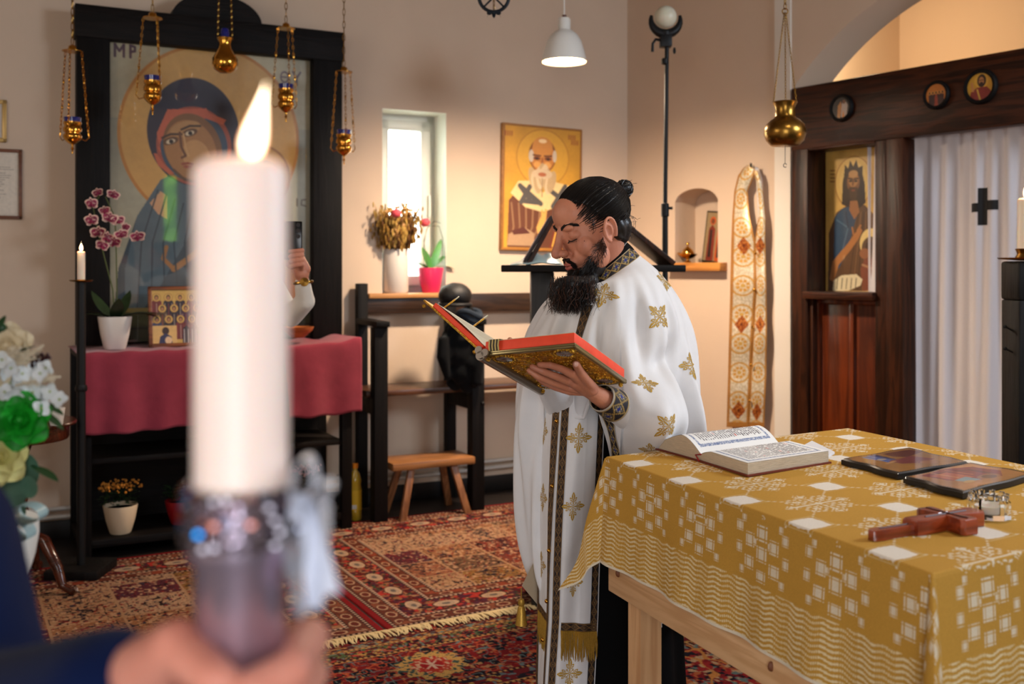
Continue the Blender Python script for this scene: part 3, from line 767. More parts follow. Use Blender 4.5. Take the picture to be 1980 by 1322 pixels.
M_wax = mat('candle_wax', (238, 226, 208), rough=0.4, sss=0.6)
sp = F(157, 1110)
t = thing('candle_stand', 'slim black floor candlestick with a short lit white candle, left of the console table', 'candlestick', loc=sp)
MB().box(-0.13, 0.13, -0.13, 0.13, 0, 0.05, 0.008).build('base', M_black, t)
zt_ = P(157, 545, sp.y).z
MB().tube([(0, 0, 0.04), (0, 0, zt_)], 0.021, 16).lathe([(0.026, 0.9), (0.03, 0.91), (0.026, 0.93)], n=16).build('pole', M_iron, t)
MB().lathe([(0.0, zt_), (0.05, zt_ + 0.002), (0.056, zt_ + 0.008), (0.054, zt_ + 0.010), (0.02, zt_ + 0.006), (0.014, zt_ + 0.022), (0.0, zt_ + 0.022)], n=28).build('drip_pan', M_brass_old, t)
cz = zt_ + 0.012; ch = P(157, 486, sp.y).z
cd = MB().lathe([(0.0, cz), (0.0185, cz), (0.0185, ch - 0.004), (0.015, ch), (0.0, ch - 0.004)], n=24).build('candle', M_wax, t)
flame(MB(), (0, 0, ch + 0.004), 0.045, 0.0085).build('flame', flame_mat('small_flame', 10), cd)
light('candle_glow', 'POINT', sp + Vector((0, -0.02, ch + 0.03)), (0, 0, 0), 0.6, (1.0, 0.55, 0.22), shadow_soft_size=0.02)

# ---- leaf / petal helpers
def leaf(mb, base, d, length, width, droop=0.3, n=8, up=(0, 0, 1), tip=1.0, fold=0.15):
    base = Vector(base); d = Vector(d).normalized(); up = Vector(up); s = d.cross(up)
    if s.length < 1e-3: s = d.cross(Vector((1, 0, 0)))
    s.normalize(); nrm = s.cross(d)
    rows = []
    for i in range(n + 1):
        f = i / n; w = width * 0.5 * (math.sin(PI * min(1, f * 0.92 + 0.06)) ** 0.8) * (1 if f < 1 else 0.05)
        c = base + d * (length * f) + Vector((0, 0, -droop * length * f * f))
        rows.append([c - s * w + nrm * (w * fold), c, c + s * w + nrm * (w * fold)])
    return mb.grid(np.array([[list(p) for p in r] for r in rows]))
def petal(mb, c, d, nrm, L, w, cup=0.2, n=6):
    c = Vector(c); d = Vector(d).normalized(); nrm = Vector(nrm).normalized(); s = d.cross(nrm).normalized(); rows = []
    for i in range(n + 1):
        f = i / n; ww = w * 0.5 * math.sin(PI * min(0.97, 0.12 + f * 0.85)) ** 0.7
        p = c + d * (L * f) + nrm * (cup * L * f * f)
        rows.append([p - s * ww + nrm * ww * 0.25, p - s * ww * 0.5, p, p + s * ww * 0.5, p + s * ww + nrm * ww * 0.25])
    return mb.grid(np.array([[list(p) for p in r] for r in rows]))
M_leaf = mat('leaf_green', (44, 74, 30), rough=0.45, color2=(74, 108, 46), vscale=6)
M_leafd = mat('leaf_dark', (26, 44, 24), rough=0.5, color2=(44, 66, 34), vscale=8)
M_stem = mat('green_stem', (70, 84, 36), rough=0.6)
M_soil = mat('potting_bark', (60, 42, 28), rough=0.95, var=0.4, vscale=60, bump=0.8)
M_pot = mat('white_glazed_pot', (222, 216, 208), rough=0.3)
M_mag = mat('orchid_magenta', (96, 14, 48), rough=0.55, color2=(150, 34, 80), vscale=30)
M_cream = mat('orchid_cream', (236, 214, 198), rough=0.6, color2=(222, 176, 164), vscale=40)
def pot_mb(rt, rb, h, n=36, wall=0.004, sq=0):
    m = MB().lathe([(0.0, 0), (rb * 0.92, 0), (rb, 0.006), (rb + (rt - rb) * 0.55, h * 0.45), (rt, h - 0.004), (rt - 0.001, h), (rt - wall, h), (rt - wall - 0.002, h - 0.03), (0, h - 0.03)], n=n)
    if sq:
        m.v = [(x / max(1e-9, (abs(x) ** sq + abs(y) ** sq) ** (1 / sq)) * math.hypot(x, y), y / max(1e-9, (abs(x) ** sq + abs(y) ** sq) ** (1 / sq)) * math.hypot(x, y), z) for x, y, z in m.v]
    return m
def orchid_flower(c, nrm, L, parent, rng):
    nrm = Vector(nrm).normalized(); s = nrm.cross(Vector((0, 0, 1))).normalized(); up = s.cross(nrm)
    a = MB(); b_ = MB(); r0 = rng.uniform(-0.3, 0.3)
    for i, (an, k) in enumerate(((90, .9), (200, 0.85), (340, .85), (155, 1.05), (25, 1.05))):
        an = math.radians(an) + r0; d = s * math.cos(an) + up * math.sin(an)
        petal(a, Vector(c), d, nrm, L * k, L * (0.95 if i > 2 else 0.6), 0.15)
        petal(b_, Vector(c) + nrm * 0.0015, d, nrm, L * k * 0.80, L * (0.76 if i > 2 else 0.45), 0.15)
    f = a.build('flower', M_cream, parent)
    b_.ball(Vector(c) + nrm * 0.006, (0.006, 0.006, 0.008), 8, 6)
    petal(b_, Vector(c) + nrm * 0.004, -up * 0.8 + nrm * 0.6, nrm, L * 0.55, L * 0.4, 0.3)
    b_.build('flower_markings', M_mag, f)
# orchid in a white pot
u, _ = w1(222, 660, 0.40)
t = thing('potted_orchid', 'tall orchid with magenta and cream blossoms in a white pot on the pink cloth', 'potted plant', M1(u, TZ + 0.007, 0.40))
pot_mb(0.085, 0.055, 0.175, sq=3.2, n=48).build('pot', M_pot, t)
MB().lathe([(0.0, 0.158), (0.075, 0.152)], n=20).build('soil', M_soil, t)
m = MB()
for an, L, dr in ((10, 0.30, 0.35), (165, 0.22, 0.3), (200, 0.18, 0.1), (60, 0.22, -0.3), (330, 0.26, 0.3), (120, 0.22, -.3), (270, .2, -.2), (20, .34, .5)):
    a_ = math.radians(an); leaf(m, (0, 0, 0.155), (math.cos(a_), math.sin(a_), 0.45), L, 0.07, dr)
m.build('leaves', M_leafd, t)
def local1(px, py, off, u0, z0, off0):
    uu, zz = w1(px, py, off); return Vector((uu - u0, off0 - off, zz - z0))
def lo(px, py, off=0.40): return local1(px, py, off, u, TZ + 0.007, 0.40)
st1 = [Vector((0, 0, .15)), lo(218, 560), lo(205, 510), lo(190, 450), lo(180, 400), lo(196, 372)]
st2 = [Vector((0.01, 0, .15)), lo(226, 560), lo(225, 500), lo(224, 455), lo(222, 420), lo(204, 380)]
MB().tube(st1, 0.0035, 6).build('stem', M_stem, t); MB().tube(st2, 0.0035, 6).build('stem', M_stem, t)
rng = random.Random(4)
for (fx, fy) in ((190, 374), (176, 396), (203, 408), (176, 428), (211, 424), (228, 428), (190, 452), (205, 462), (235, 455), (242, 440), (218, 378), (266, 459), (196, 476), (222, 470)):
    orchid_flower(lo(fx, fy, 0.42 + rng.random() * 0.04), (rng.uniform(-.9, .9), -1, rng.uniform(-.2, .3)), rng.uniform(.030, .050), t, rng)

# small framed icon, wooden bowl
u, z = w1(287, 672, 0.34)
t = thing('small_framed_icon', 'brown framed icon of a group of saints standing on the pink cloth beside the orchid', 'icon', M1(u, TZ + 0.006, 0.36) @ Matrix.Rotation(math.radians(-9), 4, 'X'))
fw, fh = 0.40, 0.335
frame_mb(0, fw, 0, fh, 0.02, -0.012, 0.012).build('frame', wood('frame_brown', (90, 44, 18), (140, 78, 36), rough=0.4), t)
cv = Canvas(fw - 0.03, fh - 0.03, 0.0022, (196, 160, 84))
rng = random.Random(3)
for r_ in range(3):
    for c_ in range(6):
        x = 0.08 + c_ * 0.17 + (0.08 if r_ % 2 else 0); y = 0.16 + r_ * 0.2
        col = rng.choice([(70, 40, 60), (110, 46, 44), (60, 66, 96), (90, 70, 50), (40, 34, 40)])
        cv.poly([(x - .09, y + .36), (x - .07, y + .06), (x, y + .02), (x + .07, y + .06), (x + .09, y + .36)], col)
        cv.ell(x, y - .01, .06, .075, (222, 184, 96)); cv.ell(x, y - .01, .06, .075, (130, 80, 40), ring=.12)
        cv.ell(x, y - .01, .034, .05, (74, 50, 34)); cv.ell(x, y, .024, .034, (170, 120, 80))
        for k in range(3): cv.line([(x - .05 + .05 * k, y + .1), (x - .06 + .06 * k, y + .34)], .008, (200, 180, 160) if (r_ + c_ + k) % 2 else (150, 60, 60))
cv.rect(0, .66, .36, 1, (214, 176, 110)); cv.ell(.2, .76, .05, .07, (60, 40, 34)); cv.poly([(.1, 1), (.12, .86), (.2, .8), (.28, .86), (.3, 1)], (52, 52, 84)); cv.ell(.24, .93, .05, .07, (222, 190, 150))
for x in (.5, .62, .74, .86):
    cv.poly([(x - .06, 1), (x - .05, .72), (x, .66), (x + .05, .72), (x + .06, 1)], (44, 34, 46)); cv.line([(x - .03, .74), (x - .03, 1)], .012, (214, 206, 200)); cv.line([(x + .03, .74), (x + .03, 1)], .012, (214, 206, 200))
cv.panel('painting', M_paint, t, y=-0.004).location = (0.015, 0, 0.015)
u, z = w1(578, 655, 0.45)
t = thing('wooden_bowl', 'small shallow wooden bowl on the right end of the pink cloth', 'bowl', M1(u, TZ + 0.04, 0.42))
MB().lathe([(0, 0), (0.04, 0), (0.045, 0.006), (0.085, 0.04), (0.095, 0.062), (0.09, 0.062), (0.075, 0.04), (0.035, 0.012), (0, 0.01)], n=36).build('bowl_body', wood('bowl_wood', (150, 80, 36), (190, 112, 56), rough=0.4), t)

# plants on the lower shelf
def small_plant(px, py, off, zb, potr, poth, potm, kind, label):
    u, _ = w1(px, py, off)
    t = thing('potted_plant', label, 'potted plant', M1(u, zb, off))
    pot_mb(potr, potr * 0.62, poth).build('pot', potm, t)
    MB().lathe([(0.0, poth - 0.02), (potr * 0.9, poth - 0.02)], n=20).build('soil', M_soil, t)
    rng = random.Random(int(px)); m = MB()
    for k in range(110):
        an = rng.uniform(0, 2 * PI); r = rng.random() ** .5 * potr * 1.25; h = poth + rng.uniform(0.0, 0.07)
        leaf(m, (r * math.cos(an) * .8, r * math.sin(an) * .8, h), (math.cos(an), math.sin(an), rng.uniform(.2, 1.2)), rng.uniform(.025, .045), .022, .3, 4)
    m.build('leaves', M_leafd, t)
    if kind:
        m = MB()
        for k in range(90):
            an = rng.uniform(0, 2 * PI); r = rng.random() ** .5 * potr * 1.3; m.ball((r * math.cos(an), r * math.sin(an), poth + 0.09 + rng.uniform(-.012, .03)), rng.uniform(.004, .008), 6, 4)
        m.build('blossoms', kind, t)
    return t
M_or = mat('orange_blossom', (196, 124, 36), rough=0.7)
small_plant(233, 1050, 0.46, 0.101, 0.088, 0.15, mat('cream_pot', (214, 190, 158), rough=0.4), M_or, 'small plant with orange blossoms in a cream pot on the lower shelf')
small_plant(350, 1030, 0.40, 0.101, 0.085, 0.13, mat('red_pot', (140, 14, 22), rough=0.35), None, 'green plant in a red pot on the lower shelf, half behind the candle')
small_plant(590, 1000, 0.38, 0.101, 0.07, 0.13, mat('grey_pot', (120, 116, 112), rough=0.4), mat('pale_pink_blossom', (196, 150, 150), rough=0.7), 'leafy plant with pale pink blossoms on the lower shelf right of the candle holder')

# oil bottle on the floor
bp = F(687, 1004)
t = thing('oil_bottle', 'plastic bottle of yellow oil with orange cap on the floor by the console table', 'bottle', loc=bp)
MB().lathe([(0, 0), (0.034, 0), (0.037, 0.006), (0.037, 0.07), (0.034, 0.075), (0.037, 0.08), (0.037, 0.185), (0.033, 0.21), (0.036, 0.235), (0.026, 0.275), (0.013, 0.295), (0.013, 0.31), (0, 0.31)], n=28).build('bottle_body', mat('oil_plastic', (214, 180, 60), rough=0.08, coat=0.6, color2=(190, 150, 30), vscale=4), t)
MB().lathe([(0, 0.308), (0.0165, 0.308), (0.0165, 0.336), (0.0, 0.338)], n=20).build('cap', mat('orange_cap', (236, 140, 20), rough=0.4), t)
lb = MB().lathe([(0.0376, 0.06), (0.0376, 0.18)], n=28).build('label', mat('yellow_label', (226, 184, 40), rough=0.5), t)
MB().box(-0.014, 0.014, -0.0396, -0.0375, 0.07, 0.095).build('barcode', mat('barcode_white', (220, 220, 214), rough=0.5), lb)

# ---- framed text and small picture on the wall, far left
def wall_frame(name, px0, px1, py0, py1, label, cat, mf, fwid, paint):
    uu0, zz0 = w1(px0, py1, 0.03); uu1, zz1 = w1(px1, py0, 0.03); W, H = uu1 - uu0, zz1 - zz0
    t = thing(name, label, cat, M1(uu0, zz0, 0.012))
    frame_mb(0, W, 0, H, fwid, -0.014, 0.01, 0.003).build('frame', mf, t)
    cv = Canvas(W - fwid * 1.6, H - fwid * 1.6, 0.002, (206, 196, 180)); paint(cv)
    cv.panel('sheet', M_paint, t, y=-0.003).location = (fwid * 0.8, 0, fwid * 0.8)
def txt(cv):
    rng = random.Random(2); cv.rect(.06, .04, .94, .96, (216, 206, 190))
    cv.line([(.42, .12), (.60, .12)], .012, (90, 80, 76)); cv.line([(.38, .16), (.64, .16)], .008, (110, 100, 94))
    y = .24
    while y < .72:
        w = rng.uniform(.5, .72); x = .16
        while x < .16 + w:
            l = rng.uniform(.02, .06); cv.line([(x, y), (x + l, y)], .007, (104, 92, 86)); x += l + .015
        y += .034 if rng.random() > .15 else .06
def pic(cv):
    cv.rect(.1, .06, .9, .94, (196, 190, 196)); cv.poly([(.3, .9), (.35, .45), (.5, .3), (.65, .45), (.7, .9)], (96, 84, 112)); cv.ell(.5, .3, .12, .1, (170, 130, 100))
wall_frame('framed_text', -92, 43, 289, 421, 'framed sheet of printed text in a thin brown wooden frame on the back wall', 'framed text', wood('brown_frame', (86, 44, 18), (116, 64, 28), rough=0.4), 0.018, txt)
wall_frame('framed_picture', -58, 13, 193, 271, 'small gold framed picture hanging above the framed text', 'framed picture', mat('gilt_frame', (196, 160, 96), rough=0.4, metal=0.4), 0.022, pic)

# ---- round side table with cup
tp = Vector((P(40, 820, 4.85).x, 4.85, 0)); th = P(40, 815, 4.85).z
t = thing('round_side_table', 'dark polished round pedestal table left of the black candlestick', 'table', loc=tp)
M_mahog = wood('polished_mahogany', (40, 16, 10), (86, 38, 22), rough=0.2, axis=0, coat=0.4)
R_ = (141 - 40) / 2000 * 4.85
MB().lathe([(0, th - 0.02), (R_ * 0.93, th - 0.02), (R_ * 0.99, th - 0.014), (R_, th - 0.006), (R_ * 0.98, th), (0, th)], n=48).build('tabletop', M_mahog, t)
MB().lathe([(0, th - 0.085), (R_ * 0.84, th - 0.085), (R_ * 0.86, th - 0.075), (R_ * 0.86, th - 0.02), (0, th - 0.02)], n=48).build('apron', M_mahog, t)
MB().lathe([(0.03, 0.2), (0.06, 0.22), (0.045, 0.30), (0.03, 0.40), (0.045, 0.55), (0.03, 0.62), (0.06, th - 0.085)], n=24).build('pedestal', M_mahog, t)
for k in range(3):
    an = math.radians(-20 + 120 * k); d = Vector((math.cos(an), math.sin(an), 0))
    MB().tube([d * 0.03 + Vector((0, 0, 0.26)), d * 0.14 + Vector((0, 0, 0.24)), d * 0.22 + Vector((0, 0, 0.12)), d * 0.25 + Vector((0, 0, 0.04)), d * 0.31 + Vector((0, 0, 0.02)), d * 0.33 + Vector((0, 0, 0.035))], [0.03, 0.028, 0.024, 0.02, 0.018, 0.012], 10).build('leg', M_mahog, t)
cp = P(109, 809, 4.75); t = thing('white_cup', 'small white cup near the edge of the round pedestal table', 'cup', loc=Vector((cp.x, 4.75, th)))
MB().lathe([(0, 0), (0.026, 0), (0.028, 0.005), (0.038, 0.078), (0.036, 0.078), (0.026, 0.008), (0, 0.006)], n=28).build('cup_body', M_white, t)
cp = P(62, 790, 4.95); t = thing('wooden_box', 'low dark wooden box with a lid behind the bouquet on the round table', 'box', loc=Vector((cp.x, 4.98, th)))
MB().lathe([(0, 0), (0.085, 0), (0.085, 0.05), (0, 0.05)], n=6).build('box_body', M_mahog, t)
MB().lathe([(0, 0.05), (0.095, 0.05), (0.095, 0.062), (0.05, 0.075), (0, 0.078)], n=6).build('lid', M_mahog, t)

# ---- things by the window
u, _ = w1(765, 560, 0.0)
t = thing('white_vase', 'white cylindrical vase of dried flowers on the window sill', 'vase', M1(u, wz0, 0.0))
vr = 0.082; vh = 0.285
MB().lathe([(0, 0), (vr - 0.01, 0), (vr, 0.012), (vr, vh - 0.004), (vr - 0.003, vh), (vr - 0.008, vh), (vr - 0.008, 0.05), (0, 0.05)], n=40).build('vase_body', mat('matt_white_vase', (216, 206, 196), rough=0.55), t)
rng = random.Random(8)
def spray(mb, n, r0, h0, h1, spread, thick=0.0012, lean=0):
    ends = []
    for k in range(n):
        an = rng.uniform(0, 2 * PI); a0 = rng.random() ** .5 * r0; s_ = rng.random() ** .6 * spread; h = rng.uniform(h0, h1)
        b0 = Vector((a0 * math.cos(an), a0 * math.sin(an), 0.25)); e = Vector((s_ * math.cos(an) + lean, -abs(s_ * math.sin(an)) * .8 - .02, h))
        mb.tube([b0, b0.lerp(e, .5) + Vector((0, 0, .02)), e], thick, 4); ends.append(e)
    return ends
for nm, colr, n_, h0, h1, spd, bl in (('dried_stems', (150, 112, 52), 60, .36, .50, .13, (.006, .006, .016)), ('dried_seed_heads', (104, 70, 40), 40, .34, .46, .11, (.009, .009, .02)), ('dried_grass', (196, 160, 84), 60, .38, .54, .12, (.005, .005, .02)), ('dried_blossoms', (226, 178, 120), 30, .42, .53, .10, (.012, .012, .01))):
    m = MB(); es = spray(m, n_, .07, h0 + .03, h1 + .05, spd * 1.4)
    for e in es:
        for q_ in range(7): m.ball(Vector((e.x * .5, e.y * .5, .27)).lerp(e, .25 + .75 * q_ / 6) + Vector((rng.uniform(-.014, .014), rng.uniform(-.014, .014), rng.uniform(-.02, .01))), bl, 5, 4)
    m.build(nm, mat(nm, colr, rough=0.85, var=.2, vscale=40), t)
m = MB(); es = spray(m, 12, .05, .36, .50, .1, .0016)
M_rose = mat('dried_pink_rose', (226, 84, 96), rough=0.7, var=.15, vscale=50)
for (dx, dz) in ((-.05, .51), (.185, .46)):
    c = Vector((dx, -.14 if dx < 0 else -.05, dz)); m.ball(c, (.034, .03, .028), 12, 10)
    for k in range(8): an = k * PI / 4; petal(m, c - Vector((0, 0, .02)), (math.cos(an), math.sin(an), .6), (math.cos(an) * -.6, math.sin(an) * -.6, 1), .04, .03, .2)
    m.tube([(dx * .3, 0, .25), (dx * .8, -.02, dz - .03)], .0018, 5)
m.build('pink_roses', M_rose, t)
m = MB()
for k in range(9): leaf(m, (-.06, -.02, .33 + .02 * k), (-1, -.2, .55 - .1 * k), .12, .012, .2, 6)
m.build('lavender_sprigs', mat('grey_sprig', (120, 110, 112), rough=.9), t)

u, _ = w1(833, 560, 0.0)
t = thing('potted_orchid', 'orchid without blossoms in a pink plastic pot at the right end of the window sill', 'potted plant', M1(u, wz0, 0.0))
pot_mb(0.085, 0.058, 0.165).build('pot', mat('pink_pot', (214, 44, 92), rough=0.3, sss=0.0), t)
MB().lathe([(0.0, 0.148), (0.075, 0.142)], n=20).ball((0.02, -.03, .15), .02).ball((-.03, -.03, .148), .018).build('soil', mat('pale_bark', (190, 160, 130), rough=.9, var=.3, vscale=60), t)
m = MB()
for an, L, dr, ez in ((185, .22, .2, .6), (50, .24, -.1, 1.1), (20, .22, .1, .9), (100, .2, .1, 1.2), (350, .2, .5, .6), (150, .16, .2, .9)):
    a_ = math.radians(an); leaf(m, (0, 0, .145), (math.cos(a_), math.sin(a_) * .6, ez), L, .06, dr)
m.build('leaves', mat('fresh_leaf', (44, 110, 46), rough=.4, color2=(90, 150, 50), vscale=8), t)
m = MB().tube([(-.05, 0, .15), (-.052, 0, .3), (-.03, 0, .42), (.02, -.01, .47), (.065, -.01, .46)], .0022, 5).tube([(-.02, 0, .15), (-.05, 0, .34), (-.02, 0, .44), (.06, 0, .44), (.085, 0, .36), (.08, 0, .2)], .0022, 5)
m.build('bare_stem', mat('dry_stem', (96, 90, 70), rough=.7), t)

# saint icon on the back wall
u0_, zt0 = w1(968, 241, 0.03); u1_, zt1 = w1(1122, 248, 0.03); _, zb0 = w1(974, 483, 0.03)
W, H = u1_ - u0_, (zt0 + zt1) / 2 - zb0 + .01
t = thing('saint_icon', 'gold panel icon of a bald, white-bearded bishop on the back wall', 'icon', M1(u0_, zb0, 0.012) @ Matrix.Rotation(math.radians(1.0), 4, 'Y'))
MB().box(0, W, -0.022, 0.01, 0, H, 0.003).build('board', wood('board_edge', (130, 84, 34), (170, 116, 50), rough=.5), t)
cv = Canvas(W - .012, H - .012, .0022, (206, 150, 44))
G = lambda px, py: ((px - 968) / 154.0, (py - 244) / 240.0)
def e_(px, py, rx, ry, c, **k): x, y = G(px, py); cv.ell(x, y, rx / 154., ry / 240., c, **k)
def p_(l, c): cv.poly([G(*p) for p in l], c)
def l_(l, w, c): cv.line([G(*p) for p in l], w, c)
cv.mottle(.06, 8, 1); cv.rect(0, 0, 1, .012, (150, 96, 30)); cv.rect(0, 0, .02, 1, (150, 96, 30)); cv.rect(.98, 0, 1, 1, (150, 96, 30)); cv.rect(0, .985, 1, 1, (170, 110, 40))
e_(1045, 305, 52, 56, (178, 120, 36), ring=.03); e_(1045, 305, 50, 54, (214, 160, 52))
p_([(978, 480), (980, 390), (1000, 365), (1046, 400), (1100, 365), (1118, 390), (1120, 480)], (104, 56, 30))
for k in range(6): l_([(985 + 14 * k, 395), (990 + 12 * k, 440), (984 + 10 * k, 470)], .02, (150, 110, 74))
p_([(978, 476), (980, 455), (1010, 440), (1030, 452), (1030, 476)], (176, 140, 104)); p_([(986, 448), (1010, 440), (1022, 452), (990, 456)], (90, 40, 26))
p_([(983, 376), (998, 352), (1022, 350), (1046, 372), (1070, 350), (1100, 356), (1116, 380), (1080, 396), (1046, 410), (1012, 402)], (232, 200, 140))
for l in ([(1001, 361), (1020, 386)], [(1040, 392), (1006, 390)], [(1001, 361), (1042, 394)], [(1020, 362), (1004, 392)], [(1090, 358), (1066, 398)], [(1062, 368), (1096, 392)]): l_(l, .055, (84, 78, 72))
e_(1044, 300, 27, 34, (126, 72, 28)); e_(1044, 302, 24, 30, (196, 126, 54)); e_(1044, 284, 20, 20, (206, 138, 62)); e_(1044, 272, 8, 4, (240, 210, 160))
e_(1022, 302, 5, 12, (206, 190, 170)); e_(1068, 300, 4, 12, (206, 190, 170))
for s_ in (-1, 1):
    e_(1044 + s_ * 11, 306, 7, 3.4, (110, 56, 26)); e_(1044 + s_ * 11, 307, 2.2, 2.2, (30, 16, 10)); l_([(1044 + s_ * 4, 301), (1044 + s_ * 18, 300)], .018, (96, 50, 24)); e_(1044 + s_ * 10, 318, 7, 6, (222, 160, 80))
l_([(1044, 306), (1043, 322), (1049, 325)], .02, (150, 84, 36))
for k in range(9): e_(1026 + 4.6 * k, 345 + 9 * math.sin(k * 1.1), 8, 22, (214, 190, 150) if k % 2 else (190, 160, 116), rot=-14 + 3.5 * k)
e_(1044, 336, 20, 10, (206, 182, 146)); e_(1044, 337, 8, 4, (176, 100, 60)); l_([(1044, 345), (1044, 380)], .012, (150, 120, 84))
p_([(1034, 440), (1046, 410), (1054, 412), (1050, 430), (1060, 446), (1040, 466)], (226, 166, 84)); l_([(1052, 406), (1050, 426)], .03, (226, 166, 84)); l_([(1045, 408), (1045, 426)], .03, (226, 166, 84))
p_([(1060, 480), (1072, 430), (1104, 424), (1116, 480)], (120, 40, 24)); l_([(1066, 476), (1076, 434), (1102, 430)], .02, (214, 170, 70))
for px, py in ((978, 258), (1102, 256), (1108, 266)):
    for k in range(4): l_([(px - 6 + 4 * k, py), (px - 6 + 4 * k, py + 8)], .012, (150, 70, 30))
cv.panel('painting', vmat('egg_tempera', rough=.5, var=.05, vscale=60), t, y=-0.0228).location = (.006, 0, .006)

# ================================================================== CHOIR STALL, STOOL, COAT
t = thing('choir_stall', 'black wooden choir stall with tall posts, armrests and narrow seat ledges below the window', 'stall', M1(-0.69, 0, 0))
S0 = -0.69
def sx(px, off): return w1(px, 600, off)[0] - S0
zr1 = w1(860, 568, 0.08)[1]; zr0 = w1(860, 604, 0.08)[1]; ztop = w1(699, 548, 0.08)[1]
xb = [sx(699, 0.06), sx(870, 0.06), sx(870, 0.06) + 0.72]
xf = [sx(733, 0.48), sx(920, 0.48), sx(920, 0.48) + 0.74]
zs = w1(800, 751, 0.40)[1]; za = w1(738, 622, 0.48)[1]
for i, (a_, b_) in enumerate(zip(xb, xf)):
    MB().box(a_ - 0.033, a_ + 0.033, -0.09, -0.03, 0, ztop if i == 0 else zr1, 0.004).build('back_post', M_black, t)
    MB().box(b_ - 0.042, b_ + 0.042, -0.52, -0.44, 0, za - 0.03, 0.004).build('front_post', M_black, t)
    MB().bar((a_, -0.06, za - 0.012), (b_, -0.55, za - 0.012), 0.085, 0.034, bev=0.006).build('armrest', M_black, t)
    MB().bar((a_, -0.06, zs - 0.10), (b_, -0.47, zs - 0.10), 0.05, 0.09, bev=0.003).build('side_rail', M_black, t)
M_rail = wood('stall_rail_wood', (24, 16, 12), (62, 40, 26), rough=0.4, axis=0)
MB().box(xb[0] + 0.02, xb[2] + 0.1, -0.075, -0.035, zr0, zr1, 0.003).build('back_rail', M_rail, t)
M_seat = wood('stall_seat_wood', (40, 24, 15), (92, 54, 32), rough=0.35, axis=0)
MB().box(xf[0] - 0.06, xf[1] + 0.04, -0.43, -0.06, zs - 0.035, zs, 0.006).build('seat', M_seat, t)
MB().box(xf[1] + 0.05, xf[2] + 0.04, -0.43, -0.06, zs - 0.035, zs, 0.006).build('seat', M_seat, t)
for k in range(2): MB().ball((xf[1] + 0.025, -0.53, zs - 0.10 - 0.03 * 0), 0.012, 10, 8).build('bolt', M_iron, t) if k == 0 else None

u, _ = w1(825, 900, 0.42); zz = w1(825, 883, 0.42)[1]
t = thing('low_stool', 'low light-brown wooden stool with splayed legs standing under the choir stall', 'stool', M1(u, 0, 0.42))
M_oak = wood('oiled_oak', (104, 66, 34), (160, 106, 60), rough=0.4, axis=0)
MB().box(-0.27, 0.27, -0.13, 0.14, zz - 0.045, zz, 0.006).build('seat', M_oak, t)
M_oakl = wood('oiled_oak_leg', (104, 62, 34), (150, 98, 58), rough=0.45, axis=2)
for sx_ in (-1, 1):
    for y0_, y1_ in ((-0.09, -0.14), (0.09, 0.15)):
        MB().bar((sx_ * 0.14, y0_, zz - 0.05), (sx_ * 0.215, y1_, 0.0), 0.042, 0.03, up=(0, 1, 0), bev=0.004).build('leg', M_oakl, t)

M_coat = mat('black_coat_cloth', (6, 7, 9), rough=0.85, sheen=0.04, var=.2, vscale=14, bump=.25, bscale=16)
def w1p(px, py, off): uu, z_ = w1(px, py, off); return A1 + D1 * uu + N1 * off + Vector((0, 0, z_))
base = M1(w1(890, 745, 0.42)[0], w1(890, 735, 0.42)[1], 0.42); inv = base.inverted()
m = MB()
def W_(px, py, off): return inv @ w1p(px, py, off)
for (px, py, off, r) in ((906, 612, .50, .06), (885, 640, .46, .09), (892, 680, .48, .10), (870, 655, .44, .06), (896, 715, .48, .085), (872, 700, .44, .06), (880, 735, .42, .06), (905, 740, .48, .06), (915, 660, .52, .06), (914, 700, .54, .05)):
    m.ball(W_(px, py, off), (r, r * .8, r * 1.15), 14, 12)
m.tube([W_(858, 650, .5), W_(856, 690, .5), W_(866, 735, .48)], [.035, .04, .02], 10)
m.tube([W_(918, 640, .56), W_(926, 690, .56), W_(922, 745, .55)], [.035, .04, .035], 10)
t = thing('black_coat', 'black hooded coat draped over the middle armrest of the choir stall', 'coat', base)
me_o = fused('coat_body', m, 0.012, M_coat, t, 4)
m = MB()
for k, rr in enumerate((0.075, 0.062, 0.05)):
    m.tube([W_(906, 606 + 7 * k, .55) + Vector((rr * math.cos(a_), rr * .8 * math.sin(a_) - 0.01, 0.02 * math.sin(a_ * 2 + k) )) for a_ in [2 * PI * i / 20 for i in range(20)]], 0.016, 8, closed=True)
m.build('hood', mat('grey_blue_cloth', (40, 48, 58), rough=.85), t)
b2 = w1p(880, 592, 0.45)
mwb = M1(0, 0, 0); mwb.translation = b2
t = thing('black_hat', 'round black leather hat resting on the coat against the stall rail', 'hat', mwb)
mm = MB().ball((0, 0, 0.068), (0.106, 0.10, 0.078), 28, 20); mm.v = [(x * (1 + .05 * mnoise.noise(Vector((x * 14, y * 14, z * 14)))), y, max(z, 0.002) + .006 * mnoise.noise(Vector((x * 20, y * 20, z * 9)))) for x, y, z in mm.v]
mm.build('crown', mat('black_leather', (16, 15, 16), rough=.6, bump=.3, bscale=30), t)
MB().tube([(0.098 * math.cos(a_), 0.096 * math.sin(a_), 0.012) for a_ in [2 * PI * i / 28 for i in range(28)]], 0.011, 8, closed=True).build('rolled_brim', mat('black_leather', (0, 0, 0)), t)

